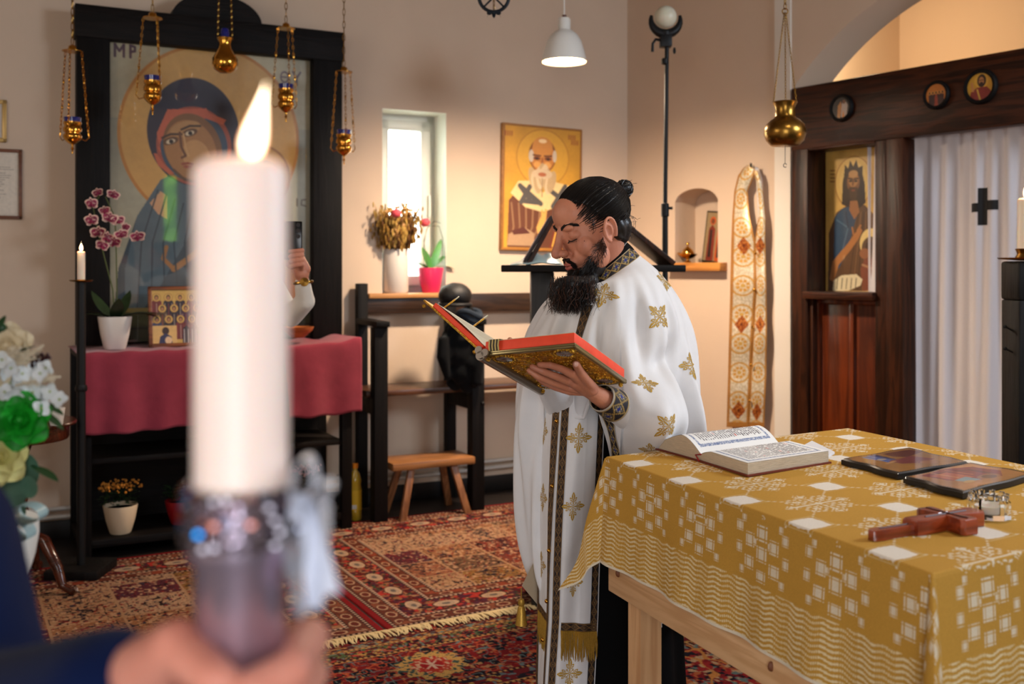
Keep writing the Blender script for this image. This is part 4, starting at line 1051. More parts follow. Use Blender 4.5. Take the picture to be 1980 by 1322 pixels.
# ================================================================== LECTERN behind the priest
LY = 4.75
t = thing('lectern', 'black wooden lectern with sloping top boards standing behind the robed man', 'lectern', loc=P(1095, 520, LY) * 1 - Vector((0, 0, P(1095, 520, LY).z)))
inv = t.matrix_world.inverted() if False else Matrix.Translation(-t.location)
def L_(px, py, Y=LY): return inv @ P(px, py, Y)
a_, b_ = L_(970, 519), L_(1308, 519)
hh = (526 - 513) / 2000 * LY
MB().box(a_.x, b_.x, -0.26, 0.26, a_.z - hh / 2, a_.z + hh / 2, 0.004).build('shelf_board', M_blackx, t)
lp, rp_ = L_(1026, 519), L_(1250, 519)
M_lect = wood('lectern_side', (12, 11, 11), (28, 26, 25), rough=.45, axis=2)
MB().box(lp.x, lp.x + 0.10, -0.20, 0.20, 0.0, a_.z - hh / 2, 0.005).build('side_panel', M_lect, t)
MB().box(rp_.x - 0.10, rp_.x, -0.20, 0.20, 0.0, a_.z - hh / 2, 0.005).build('side_panel', M_lect, t)
MB().box(lp.x, rp_.x, -0.05, 0.05, 0.2, 0.3, 0.004).build('crossbar', M_blackx, t)
zl = a_.z + hh / 2
apex = L_(1068, 424); bl = L_(1020, 505)
MB().bar((bl.x, 0, zl), (apex.x, 0, apex.z), 0.44, 0.018, up=(-1, 0, 0.5)).build('slanted_board', M_dark, t)
ar_ = L_(1160, 405); br_ = L_(1290, 510)
MB().bar((br_.x, 0, zl + .005), (ar_.x, 0, ar_.z), 0.44, 0.022, up=(0.6, 0, 1), bev=.003).build('slanted_board', M_dark, t)
# book cover leaning + silk cloth
t = thing('leaning_book', 'dark bound book with pale endpaper leaning open on the lectern beside the silk cloth', 'book', loc=P(1022, 512, LY) + Vector((0, 0, 0)))
inv2 = Matrix.Translation(-t.location)
p0, p1 = inv2 @ P(1013, 507, LY - .1), inv2 @ P(1064, 421, LY - .1)
MB().bar(p0, p1, 0.30, 0.012, up=(-1, 0, .5), bev=.002).build('cover', mat('book_cover_dark', (40, 26, 26), rough=.5), t)
dv = (Vector((-1, 0, .55)).normalized()) * 0.0075
MB().bar(p0 + dv + Vector((.006, 0, .01)), p1 + dv - Vector((.006, 0, .01)), 0.27, 0.004, up=(-1, 0, .5)).build('endpaper', mat('endpaper_grey', (150, 136, 140), rough=.6), t)
M_silk = mat('pale_teal_silk', (170, 196, 194), rough=.3, sheen=.4, bump=.5, bscale=12, var=.15, vscale=16)
t0 = L_(986, 513).x; t1 = L_(1085, 513).x
S_, T_ = np.meshgrid(np.linspace(0, 1, 60), np.linspace(0, 1, 40))
hz = 0.075 * np.sin(PI * np.clip(S_, 0, 1)) ** .7 * (0.35 + 0.65 * S_) * (1 - .25 * np.abs(T_ - .4)) + .012 * np.sin(S_ * 14 + T_ * 5) * np.sin(PI * S_) + .003
X_ = t0 + (t1 - t0) * S_; Y_ = -0.24 + 0.34 * T_
sk = big_grid('silk_cloth', np.stack([X_, Y_, zl + hz * (0.2 + .8 * np.sin(PI * T_))], -1), M_silk)
sk.matrix_world = Matrix.Translation(P(1095, 520, LY) - Vector((0, 0, P(1095, 520, LY).z)))
sk.modifiers.new('thickness', 'SOLIDIFY').thickness = 0.003
tag(sk, 'crumpled pale teal silk cloth lying on the lectern beside the priest\'s beard', 'cloth')

# ================================================================== STUDIO LIGHT ON STAND
SY = 5.55; b0 = P(1286, 520, SY); b0.z = 0
t = thing('studio_light_stand', 'tall black stand with clamp and white globe light in the corner behind the lectern', 'light stand', loc=b0)
def s_(px, py): p = P(px, py, SY); return p - b0
z1_ = s_(1286, 110).z; zm = s_(1284, 405).z
MB().tube([(0, 0, 0), (0, 0, zm)], 0.0155, 14).tube([(0, 0, zm), (0.01, 0, z1_ + .06)], 0.0115, 14).build('pole', M_iron, t)
MB().lathe([(0.016, -0.04), (0.021, -0.035), (0.021, 0.03), (0.013, 0.035)], (0, 0, zm), 16).box(0.015, 0.04, -0.006, 0.006, zm + .0, zm + .015).build('clamp_collar', M_iron, t)
MB().box(-0.028, 0.034, -0.03, 0.03, s_(0, 92).z, s_(0, 68).z, .006).tube([(-.02, 0, s_(0, 78).z), (-.05, 0, s_(0, 76).z), (-.066, 0, s_(0, 84).z), (-.068, 0, s_(0, 100).z)], [.009, .008, .007, .008], 8).ball((.05, 0, s_(0, 98).z), (.008, .008, .018)).build('clamp', M_iron, t)
MB().lathe([(0.013, 0), (0.02, .004), (0.02, .03), (0.012, .035)], (0, 0, s_(0, 125).z), 14).build('collar', M_iron, t)
gc = s_(1287, 33)
m = MB(); arc = [(gc.x + .079 * math.sin(a_), 0, gc.z - .012 - .079 * math.cos(a_)) for a_ in [math.radians(x) for x in range(-105, 106, 15)]]
m.tube(arc, [.006 + .02 * math.cos(math.radians(x) * .8) for x in range(-105, 106, 15)], 10).tube([(0, 0, gc.z - .13), (gc.x, 0, gc.z - .08)], .028, 14)
m.build('yoke', M_iron, t)
MB().ball(gc, 0.060, 28, 20).build('globe', mat('opal_globe', (214, 208, 186), rough=.35, sss=.3), t)
for k in range(3):
    an = 2 * PI * k / 3 + .4; d = Vector((math.cos(an), math.sin(an), 0))
    MB().tube([Vector((0, 0, .55)) + d * .02, d * .42 + Vector((0, 0, .012))], .011, 8).build('leg', M_iron, t)

# ================================================================== PENDANT LAMP
PY = 5.9; pb = P(1091, 118, PY)
t = thing('pendant_lamp', 'lit white enamel bell-shaped pendant lamp hanging before the back wall', 'pendant lamp', loc=pb)
M_enamel = mat('white_enamel', (240, 238, 230), rough=.35)
r_ = 43 / 2000 * PY
MB().lathe([(r_, -0.006), (r_ * 1.0, 0.0), (r_ * .97, .02), (r_ * .90, .06), (r_ * .78, .11), (r_ * .62, .145), (r_ * .42, .168), (.040, .175), (.036, .18), (.036, .235), (.03, .245), (.0, .246), (.0, .17), (r_ * .40, .16), (r_ * .6, .137), (r_ * .76, .10), (r_ * .88, .055), (r_ * .955, .018), (r_ * .985, -0.004)], n=56, cap=False).build('shade', M_enamel, t)
MB().lathe([(.012, .245), (.012, .262), (0, .264)], n=16).build('cord_grip', mat('brown_grip', (96, 50, 34), rough=.5), t)
MB().tube([(0, 0, .26), (0, 0, 3.7 - pb.z)], .0035, 8).build('cord', M_enamel, t)
bl_ = mat('lit_bulb', (255, 240, 210), emit=(255, 214, 150), estr=45)
MB().ball((0, 0, .06), (.05, .05, .055), 20, 14).build('bulb', bl_, t)
MB().lathe([(0, .012), (r_ * .93, .012)], n=40).build('diffuser', mat('lit_diffuser', (255, 244, 225), emit=(255, 222, 170), estr=9), t)
light('pendant_light', 'SPOT', pb + Vector((0, 0, -0.012)), pb - Vector((0, 0, 1)), 330, (1.0, 0.79, 0.60), spot_size=math.radians(178), spot_blend=1.0, shadow_soft_size=0.10)

# iron ring hanging ornament, top edge of the picture
RY = 5.0; rb = P(955, -6, RY)
t = thing('iron_hanging_ornament', 'dark iron ring with leaf tips hanging left of the pendant lamp', 'ornament', loc=rb)
M_irb = mat('blue_black_iron', (20, 28, 36), rough=.45, metal=.5)
rr = .072
MB().tube([(rr * math.cos(a_), 0, rr * math.sin(a_)) for a_ in [2 * PI * i / 32 for i in range(32)]], .0085, 8, closed=True).build('ring', M_irb, t)
for k in (-1, 1): MB().tube([(0, 0, .0), (k * .03, 0, -.03), (k * .05, 0, -.05)], .005, 6).build('spoke', M_irb, t)
m = MB()
for k in (-1, 0, 1): leaf(m, (k * .018, 0, -.07), (k * .5, -.1, -1), .035, .018, 0, 5); m.ball((k * .022, 0, -.078), (.013, .008, .010), 8, 6)
m.build('leaf_tips', M_irb, t)
chain_mb(MB(), (0, 0, -.06), (0, 0, .1), .018, .0018, .005).build('inner_chain', M_brass_old, t)
chain_mb(MB(), (0, 0, .07), (0, 0, 3.7 - rb.z), .03, .003, .009).build('suspension_chain', M_irb, t)

# ================================================================== NICHE
M_shelf = wood('niche_shelf_wood', (150, 88, 34), (206, 138, 66), rough=.35, axis=0)
sa, sb = w2(1290, 518, .05)[0], w2(1396, 518, .05)[0]
t = thing('niche_shelf', 'thick honey-coloured wooden shelf board set under the arched wall niche', 'shelf', M2(sa, nz0 - .055, 0))
MB().box(0, sb - sa, -0.07, 0.0, 0, .055, .003).box(nu0 - sa + .004, nu1 - sa - .004, 0, .195, .02, .055).build('board', M_shelf, t)
uu = w2(1352, 500, -.10)[0]
t = thing('small_icon', 'small dark-framed icon of two saints leaning in the wall niche', 'icon', M2(uu, nz0, -.12) @ Matrix.Rotation(math.radians(-4), 4, 'X') @ Matrix.Rotation(math.radians(5), 4, 'Y'))
iw, ih = 0.19, .36
MB().box(0, iw, 0, .018, 0, ih, .003).build('board', M_black, t)
cv = Canvas(iw - .02, ih - .03, .0022, (150, 128, 92))
for cx, c1, c2 in ((.34, (120, 40, 24), (30, 24, 26)), (.80, (190, 80, 20), (40, 34, 40))):
    cv.ell(cx, .17, .15, .085, (196, 84, 30)); cv.ell(cx, .18, .09, .055, (110, 60, 36)); cv.poly([(cx - .2, 1), (cx - .17, .34), (cx, .25), (cx + .17, .34), (cx + .2, 1)], c1); cv.poly([(cx - .1, .92), (cx - .1, .36), (cx + .02, .36), (cx + .04, .92)], c2)
cv.panel('painting', M_paint, t, y=-.001).location = (.01, 0, .02)
uu = w2(1330, 500, -.03)[0]
t = thing('brass_oil_lamp', 'small footed brass oil lamp with pointed lid in the wall niche', 'oil lamp', M2(uu, nz0, -.03))
MB().lathe([(0, 0), (.026, 0), (.022, .008), (.010, .016), (.010, .024), (.04, .036), (.062, .052), (.066, .060), (.06, .058), (0, .05)], n=32).build('dish', M_brass, t)
MB().lathe([(.045, .056), (.046, .064), (.034, .088), (.014, .106), (.006, .112), (.005, .122), (.012, .13), (.010, .138), (0, .142)], n=28).build('lid', M_brass, t)
MB().tube([(-.06, 0, .055), (-.085, 0, .062), (-.10, 0, .066)], [.014, .010, .005], 8).build('spout', M_brass, t)

# ================================================================== HANGING STOLE on the right wall
def PC(rows, py):
    ys = [r[0] for r in rows]; return [np.interp(py, ys, [r[k] for r in rows]) for k in range(1, len(rows[0]))]
rowsL = [(320, 1446, 1457), (326, 1438, 1460), (340, 1428, 1458), (370, 1421, 1446), (420, 1417, 1450), (470, 1415, 1462), (560, 1413, 1462), (640, 1411, 1456), (720, 1409, 1452), (826, 1406, 1447)]
rowsR = [(330, 1457, 1466), (350, 1463, 1472), (420, 1468, 1479), (470, 1460, 1480), (560, 1462, 1482), (640, 1457, 1483), (720, 1452, 1482), (826, 1447, 1478)]
t = thing('hanging_stole', 'gold and silver brocade priestly stole hanging from a wall hook beside the niche', 'stole', M2(w2(1446, 826, .05)[0], w2(1446, 826, .05)[1], 0))
inv = t.matrix_world.inverted()
M_broc = vmat('brocade', rough=.38, metal=.35, var=.12, vscale=90, bump=.4, bscale=120)
def strip(rows, name, y0_, y1_, offf, nx=70):
    py = np.arange(y0_, y1_, 0.8); a_ = PC(rows, py); X = a_[0][:, None] + (a_[1] - a_[0])[:, None] * np.linspace(0, 1, nx)[None, :]
    Yp = np.repeat(py[:, None], nx, 1); s = np.linspace(0, 1, nx)[None, :] + 0 * X
    off = offf + .012 * np.sin(PI * s) + .006 * np.sin(Yp * .06)
    rx = (X - 990) / FPX; rz = -(Yp - HZ) / FPX; n = N2; an = (CORNER + Vector((0, 0, 0))).dot(n)
    tt = (an + off - EYE * n.z) / (rx * n.x + n.y)
    Wp = np.stack([rx * tt, tt, EYE + rz * tt], -1)
    I = np.array(inv); T = Wp @ I[:3, :3].T + I[:3, 3]
    wid = (a_[1] - a_[0])[:, None]
    dpx = s * wid
    c = np.empty(X.shape + (3,)); c[:] = (206, 194, 166)
    c[vnoise(X * .5, Yp * .5, 3) > .55] = (226, 218, 200)
    cyc = ((Yp - 300) / 56.) % 1 - .5; r = np.hypot((s - .5) * 42, cyc * 56); 
    c[(r > 17) & (r < 20.5)] = (206, 160, 84); c[(np.abs(r - 9) < 3) & (np.abs(np.sin(4 * np.arctan2(cyc * 56, (s - .5) * 42))) > .4)] = (212, 160, 76); c[r < 4] = (210, 170, 90)
    e = (s < .12) | (s > .9); c[e] = (196, 142, 72); c[e & ((Yp % 4) < 1.2)] = (150, 96, 44)
    for my in ([475, 627, 793] if name != 'right' else [475, 627, 796]):
        dd = np.abs((s - .52) * wid) / (14 if wid.mean() > 30 else 9.5) + np.abs(Yp - my) / 18.
        c[dd < 1] = (150, 74, 30); c[(dd < 1) & (vnoise(X * .6, Yp * .6, 9) > .6)] = (206, 130, 60); c[(dd < .22)] = (110, 50, 24)
    c[Yp > y1_ - 10] = (176, 120, 56)
    o = big_grid('strip', T, M_broc, c, t); sm = o.modifiers.new('thickness', 'SOLIDIFY'); sm.thickness = .005
    return o
strip(rowsL, 'left', 320, 826, .05); strip(rowsR, 'right', 330, 826, .045, 44)
def s2(px, py, off): uu, z_ = w2(px, py, off); return inv @ (CORNER + D2 * uu + N2 * off + Vector((0, 0, z_)))
for py in (490, 560, 632, 705, 775): MB().ball(s2(1461 - (py - 490) * .04, py, .075), .010, 12, 8).build('button', M_brass, t)
MB().grid(np.array([[list(s2(1457, 322, .06)), list(s2(1466, 324, .03))], [list(s2(1462, 350, .06)), list(s2(1474, 346, .03))], [list(s2(1466, 420, .055)), list(s2(1478, 420, .035))]])).build('lining', mat('white_lining', (226, 218, 210), rough=.8), t)
MB().tube([s2(1452, 322, .0), s2(1452, 322, .08), s2(1452, 316, .09)], .006, 8).build('hook', M_iron, t)

# ================================================================== BIG BRASS POT LAMP, right
BY = 4.4; bb = P(1518, 282, BY)
t = thing('hanging_brass_pot', 'large aged brass pot-shaped lamp on three thin chains before the wooden screen', 'oil lamp', loc=bb)
k = 2000 / BY
MB().lathe([(0, 0), (.055, 0), (.062, .004), (.079, .022), (.088, .048), (.088, .068), (.080, .090), (.062, .108), (.046, .118), (.042, .128), (.042, .16), (.046, .172), (.052, .184), (.050, .188), (.040, .176), (.036, .13), (0, .1)], n=48).build('bowl', M_brass_old, t)
zt_ = P(1518, 22, BY).z - bb.z
for i in range(3):
    an = 2 * PI * i / 3 + .3; d = Vector((math.cos(an), math.sin(an), 0))
    chain_mb(MB(), d * .055 + Vector((0, 0, .186)), d * .004 + Vector((0, 0, zt_ - .006)), .012, .0012, .0032).build('chain', M_brass_old, t)
MB().tube([(.012 * math.cos(a_), 0, zt_ + .012 * math.sin(a_)) for a_ in [2 * PI * i / 16 for i in range(16)]], .0025, 6, closed=True).build('ring', M_brass_old, t)
chain_mb(MB(), (0, 0, zt_ + .01), (0, 0, 3.7 - bb.z), .022, .002, .006).build('suspension_chain', M_brass_old, t)
MB().tube([(0, 0, 0), (0, 0, -.075)], .0012, 5).tube([(.007 * math.cos(a_), 0, -.083 + .008 * math.sin(a_)) for a_ in [.3 + 5.2 * i / 12 for i in range(13)]], .0016, 5).build('lower_hook', M_iron, t)

# ================================================================== WOODEN SCREEN (iconostasis)
IO = 0.03
bz1 = w2(1533, 171, IO)[1]; bz0 = w2(1747, 266, IO)[1]
t = thing('wooden_altar_screen', 'dark brown wooden altar screen with heavy beam, posts and a panelled lower part', 'altar screen', M2(AU0, 0, 0))
def v_(px, off=IO): return w2(px, 400, off)[0] - AU0
MB().box(v_(1530), AU1 - AU0 + .05, -IO, .05, bz0, bz1, .004).build('beam', M_darkx, t)
MB().box(v_(1532), v_(1561), -IO, .16, 0, bz0, .003).build('post', M_dark, t)
MB().box(v_(1690), v_(1713), -IO + .01, .16, 0, bz0, .003).build('post', M_dark, t)
MB().box(v_(1713), v_(1746), -IO, .16, 0, bz0, .003).build('post', M_dark, t)
rz = w2(1620, 284, IO)[1]
MB().box(v_(1561), v_(1690), -IO + .005, .14, rz, bz0, .002).build('rail', M_darkx, t)
lz1 = w2(1620, 564, IO)[1]; lz0 = w2(1620, 579, IO)[1]
MB().box(v_(1556), v_(1692), -IO - .025, .14, lz0, lz1, .004).build('ledge', M_darkx, t)
MB().box(v_(1561), v_(1690), .16, .18, lz1, rz).build('recess_back', M_black, t)
M_var = wood('varnished_pine', (58, 22, 8), (112, 48, 18), rough=.25, axis=2, coat=.3, scale=1.1)
xa, xb_ = v_(1562), v_(1690); xm = v_(1633)
MB().box(xa, xb_, .05, .07, 0, lz0, .002).build('lower_board', M_var, t)
for c0, c1 in ((xa, xa + .03), (xm - .016, xm + .016), (xb_ - .02, xb_)): MB().box(c0, c1, .03, .055, 0, lz0, .004).build('stile', M_var, t)
MB().box(xa, xb_, .03, .055, lz0 - .03, lz0, .004).build('top_rail', M_var, t)
MB().box(xa, xa + .02, -IO + .02, .05, 0, lz0, .002).build('side_stile', M_dark, t)
# big icon in the recess
t = thing('recessed_icon', 'tall gold icon of a long-haired prophet in blue set in the wooden screen', 'icon', M2(AU0 + v_(1561) + .004, lz1, -.14))
iw = v_(1690) - v_(1561) - .008; ih = rz - lz1
MB().box(0, iw, 0, .015, 0, ih, .001).build('board', M_black, t)
ix0 = w2(1561, 400, IO)[0]
cv = Canvas(iw, ih, .0026, (206, 166, 84))
def pxu(px): return (w2(px, 400, -.14)[0] - (AU0 + v_(1561) + .004)) / iw
def K(px, py): return (pxu(px), (w2(px, py, -.14)[1] * -1 + lz1 + ih) / ih)
def ke(px, py, rx, ry, c, **k): x, y = K(px, py); cv.ell(x, y, abs(pxu(px + rx) - pxu(px)), ry / 272., c, **k)
def kp(l, c): cv.poly([K(*p) for p in l], c)
def kl(l, w, c): cv.line([K(*p) for p in l], w, c)
cv.mottle(.08, 8, 5)
ke(1650, 352, 37, 50, (166, 118, 44)); ke(1650, 352, 35, 48, (216, 180, 96)); ke(1650, 352, 27, 38, (222, 190, 110))
kp([(1601, 562), (1603, 450), (1618, 410), (1640, 396), (1672, 396), (1695, 420), (1695, 562)], (92, 64, 40))
kp([(1612, 500), (1614, 420), (1630, 402), (1648, 398), (1656, 420), (1640, 480), (1622, 520)], (44, 72, 98)); kl([(1618, 425), (1640, 440), (1630, 480)], .02, (72, 104, 128)); kl([(1636, 410), (1640, 440)], .016, (30, 48, 70))
for k in range(6): kl([(1660 + 5 * k, 410), (1652 + 7 * k, 470), (1640 + 9 * k, 560)], .012, (130, 96, 60) if k % 2 else (60, 40, 26))
ke(1650, 358, 21, 36, (36, 24, 16)); kp([(1632, 340), (1634, 318), (1640, 326), (1644, 310), (1650, 322), (1656, 308), (1660, 324), (1668, 320), (1668, 345)], (36, 24, 16)); kp([(1630, 350), (1628, 395), (1640, 400), (1662, 402), (1674, 392), (1672, 350)], (36, 24, 16))
ke(1650, 352, 12.5, 20, (120, 76, 40)); ke(1650, 347, 10, 14, (168, 118, 66)); ke(1650, 336, 9, 7, (186, 140, 84)); kp([(1641, 362), (1659, 362), (1656, 384), (1650, 390), (1644, 384)], (60, 38, 22)); ke(1650, 368, 4, 2, (120, 56, 36))
for s_i in (-1, 1): ke(1650 + s_i * 5, 350, 3.5, 2, (30, 18, 12)); kl([(1650 + s_i * 2, 346), (1650 + s_i * 9, 345)], .02, (40, 24, 14))
kl([(1650, 348), (1649, 358)], .02, (96, 58, 30))
kp([(1644, 388), (1658, 388), (1662, 410), (1652, 424), (1642, 406)], (150, 100, 58))
kp([(1604, 540), (1610, 505), (1640, 470), (1652, 452), (1664, 440), (1668, 446), (1660, 462), (1646, 482), (1622, 512), (1612, 545)], (176, 116, 62)); kl([(1658, 446), (1664, 436)], .03, (176, 116, 62)); kl([(1650, 452), (1648, 440)], .024, (176, 116, 62))
ke(1684, 470, 22, 28, (232, 204, 130)); ke(1684, 480, 18, 22, (96, 70, 42)); ke(1682, 478, 9, 12, (70, 46, 28)); ke(1672, 490, 10, 10, (150, 96, 60))
kp([(1664, 520), (1672, 500), (1694, 500), (1694, 562), (1668, 562)], (130, 70, 46)); kl([(1668, 512), (1690, 520)], .03, (176, 130, 90))
kp([(1610, 562), (1612, 542), (1628, 532), (1656, 530), (1668, 540), (1664, 552), (1640, 562)], (226, 214, 176))
for k in range(5): kl([(1620 + 9 * k, 538), (1618 + 9 * k, 558)], .012, (90, 76, 60))
for k in range(4): kl([(1606, 330 + 7 * k), (1614, 330 + 7 * k)], .014, (120, 70, 30))
cv.panel('painting', M_glazed, t, y=-.001)
# three round icons on the beam
def round_icon(px, py, rpx, label, fn):
    uu, z_ = w2(px, py, IO); dep = (CORNER + D2 * uu).y; R = rpx / 2000 * dep * 1.02
    t = thing('round_icon', label, 'icon', M2(uu, z_, IO), group='round icons on the screen beam')
    MB().lathe([(0, -.002), (R * 1.24, -.002), (R * 1.24, -.014), (R * 1.14, -.026), (R * .95, -.022), (R * .93, -.012), (0, -.012)], n=48, axis=Matrix.Rotation(math.radians(-90), 4, 'X')).build('frame', M_black, t)
    cv = Canvas(2 * R, 2 * R, .0022, (190, 134, 40)); fn(cv)
    T = np.stack([cv.X * 2 * R - R, np.full_like(cv.X, -.0150), (1 - cv.Y) * 2 * R - R], -1)
    rad = np.hypot(cv.X - .5, cv.Y - .5)
    big_grid('painting', T, M_paint, cv.c, t, mask=(rad < .485)[:-1, :-1], smooth=False)
def fig1(cv): cv.c[:] = (30, 20, 18); cv.poly([(.3, .9), (.34, .4), (.5, .2), (.55, .5), (.45, .95)], (166, 110, 52)); cv.poly([(.5, .9), (.55, .3), (.7, .16), (.86, .4), (.8, .9)], (166, 150, 140)); cv.ell(.66, .24, .09, .09, (110, 70, 44)); cv.poly([(.55, .95), (.62, .6), (.7, .9)], (190, 120, 50))
def fig2(cv):
    cv.c[:] = (186, 110, 40); cv.poly([(.15, 1), (.15, .45), (.85, .45), (.9, 1)], (56, 28, 26))
    for k in range(5): cv.ell(.2 + .15 * k, .40, .07, .08, (206, 140, 60)); cv.ell(.2 + .15 * k, .40, .04, .05, (50, 28, 20))
    cv.poly([(.42, 1), (.45, .5), (.56, .5), (.6, 1)], (140, 50, 30))
def fig3(cv):
    cv.c[:] = (190, 140, 40); cv.ell(.55, .3, .26, .26, (206, 156, 56)); cv.poly([(.1, 1), (.16, .66), (.4, .52), (.75, .52), (.95, .75), (.95, 1)], (126, 40, 32)); cv.ell(.56, .30, .16, .22, (40, 24, 18)); cv.ell(.55, .31, .10, .15, (176, 118, 70)); cv.ell(.55, .42, .07, .08, (50, 28, 20)); cv.line([(.24, .62), (.2, .36)], .08, (186, 124, 72)); cv.line([(.4, .6), (.5, .95)], .06, (190, 150, 60)); cv.line([(.48, .28), (.62, .28)], .02, (30, 18, 14))
round_icon(1629, 209, 21, 'round icon of two dark figures, leftmost on the screen beam', fig1)
round_icon(1813, 184, 22, 'round icon of a row of small haloed heads, middle one on the screen beam', fig2)
round_icon(1898, 168, 27, 'round icon of a blessing bearded man in red, rightmost on the screen beam', fig3)

# curtain
M_curt = mat('white_curtain', (214, 210, 214), rough=.85, sheen=.2, bump=.1, bscale=120)
c0, c1 = w2(1746, 400, -.1)[0] - .25, AU1 + .05
nx_, nz_ = 420, 90
U_, V_ = np.meshgrid(np.linspace(c0, c1, nx_), np.linspace(0, 1, nz_))
sag = .45 + .55 * V_
yy = .11 + .020 * np.sin(U_ * 30 + 1.3 * np.sin(V_ * 2 + U_ * 3)) * sag + .012 * np.sin(U_ * 71 + 2 * V_) * (1 - .5 * V_) + .018 * np.sin(U_ * 13 + .6)
cu = big_grid('curtain', np.stack([U_, yy, bz0 + .06 - V_ * (bz0 + .04)], -1), M_curt, mw=M2_0)
cu.modifiers.new('thickness', 'SOLIDIFY').thickness = .002
tag(cu, 'white curtain with soft folds hanging in the opening of the wooden screen', 'curtain')
pu, pz = w2(1899, 399, -.085)
cr_ = MB(); hw, hl, w_ = .078, .098, .0235
for (x0, x1, z0, z1) in ((-w_, w_, -hl, hl), (-hw, -w_, -w_ - .004, w_ - .004), (w_, hw, -w_ + .004, w_ + .008)):
    G_ = np.linspace(x0, x1, 12), np.linspace(z0, z1, 30)
    GX, GZ = np.meshgrid(*G_); Uq = pu + GX
    yq = .11 + .020 * np.sin(Uq * 30 + 1.3 * np.sin((bz0 + .06 - pz - GZ) / (bz0 + .04) * 2 + Uq * 3)) * (.45 + .55 * (bz0 + .06 - pz - GZ) / (bz0 + .04)) + .012 * np.sin(Uq * 71 + 2 * (bz0 + .06 - pz) / (bz0 + .04)) * (1 - .5 * (bz0 + .06 - pz) / (bz0 + .04)) + .018 * np.sin(Uq * 13 + .6) - .0035
    cr_.grid(np.stack([Uq, yq, pz + GZ], -1))
cr_.build('black_cross_patch', mat('black_tape', (12, 11, 13), rough=.7), None, M2_0).parent = cu
cu.children[0].matrix_parent_inverse = Matrix.Identity(4); cu.children[0].matrix_world = M2_0

# right candle stand
RY = 4.15; cb = P(1989, 520, RY); cb.z = 0
t = thing('large_candle_stand', 'tall black post-like candlestick with a thick lit candle at the right edge', 'candlestick', loc=cb)
z1_ = P(0, 500, RY).z; zc = P(0, 580, RY).z
MB().box(-.075, .075, -.075, .075, 0, zc, .006).build('post', M_black, t)
MB().box(-.078, .078, -.078, .078, zc, z1_ - .01, .012).build('collar', M_black, t)
MB().lathe([(0, z1_ - .01), (.11, z1_ - .002), (.116, z1_ + .004), (.11, z1_ + .003), (0, z1_ - .004)], n=40).build('drip_pan', M_brass_old, t)
MB().lathe([(.04, z1_), (.05, z1_ + .005), (.042, z1_ + .02), (.048, z1_ + .036), (.05, z1_ + .04), (.0, z1_ + .04)], n=28).build('candle_cup', M_brass_old, t)
zk = P(0, 383, RY).z
cd = MB().lathe([(0, z1_ + .03), (.043, z1_ + .03), (.041, zk - .006), (.034, zk), (0, zk - .006)], n=32).build('candle', M_wax, t)
flame(MB(), (-.01, 0, zk + .004), .07, .012).build('flame', flame_mat('small_flame', 10), cd)
for py in (632, 674):
    zq = P(0, py, RY).z
    MB().tube([(-.07, -.02, zq - .015), (-.10, -.02, zq)], [.004, .004], 6).ball((-.104, -.02, zq + .002), (.009, .006, .007), 8, 6).build('peg', M_iron, t)
light('right_candle_glow', 'POINT', cb + Vector((-.01, -.03, zk + .04)), (0, 0, 0), 1.2, (1.0, .55, .22), shadow_soft_size=.02)

# ================================================================== THE TABLE IN FRONT
TH = 1.03
C0, CA, CC = F(1177, 884, TH), F(1802, 1108, TH), F(1640, 829, TH)
LA, LC = (CA - C0).length, (CC - C0).length
eA, eC = (CA - C0).normalized(), (CC - C0).normalized()
oB = Vector((eA.y, -eA.x, 0)); oB = oB if oB.dot(eC) < 0 else -oB      # outward of the long near side
oA = Vector((eC.y, -eC.x, 0)); oA = oA if oA.dot(eA) < 0 else -oA      # outward of the far-left side
M_pine = wood('pale_pine', (196, 146, 98), (226, 182, 134), rough=.5, axis=1, scale=2.6, bump=.08)
M_pinez = wood('pale_pine_upright', (190, 138, 92), (222, 176, 128), rough=.5, axis=2, scale=2.6, bump=.08)
tm = Matrix(((eA.x, eC.x, 0, C0.x), (eA.y, eC.y, 0, C0.y), (0, 0, 1, 0), (0, 0, 0, 1)))
t = thing('pine_table', 'plain pine table under the gold and white patterned cloth, front right', 'table', loc=Vector((C0.x, C0.y, 0)))
def tb(a0, a1, b0, b1, z0, z1):
    m = MB().box(a0, a1, b0, b1, z0, z1); m.xf(tm); return m.xf(Matrix.Translation((-C0.x, -C0.y, 0)))
tb(0.004, LA, .004, LC, TH - .03, TH - .003).build('tabletop', M_pine, t)
for a_ in (.035, LA - .10):
    for b_ in (.04, LC - .105): tb(a_, a_ + .062, b_, b_ + .065, 0, TH - .03).build('leg', M_pinez, t)
zA = P(1175, 1143, C0.y).z
def rail(a0, b0, a1, b1, nm='rail'):
    p0 = C0 + eA * a0 + eC * b0; p1 = C0 + eA * a1 + eC * b1; p0.z = p1.z = zA + .05
    o = Vector((-C0.x, -C0.y, 0)); d = (p1 - p0).normalized(); ang = math.atan2(-d.x, d.y); L = (p1 - p0).length
    ob = MB().box(-.016, .016, 0, L, -.05, .05, .003).build(nm, M_pine, t); ob.location = p0 + o; ob.rotation_euler = (0, 0, ang)
rail(-.004, .018, LA + .004, .018); rail(.0, LC - .02, LA, LC - .02)
rail(.018, .04, .018, LC - .04, 'end_rail'); rail(LA - .03, .04, LA - .03, LC - .04, 'end_rail')
for a_, b_ in ((.05, .0), (LA * .62, .0)):
    p = C0 + eA * a_ + oB * (-.0); p.z = zA + .06 - a_ * .02
    MB().ball(p - Vector((C0.x, C0.y, 0)) , (.007, .004, .010), 8, 6).build('knot', mat('pine_knot', (110, 62, 34), rough=.6), t)

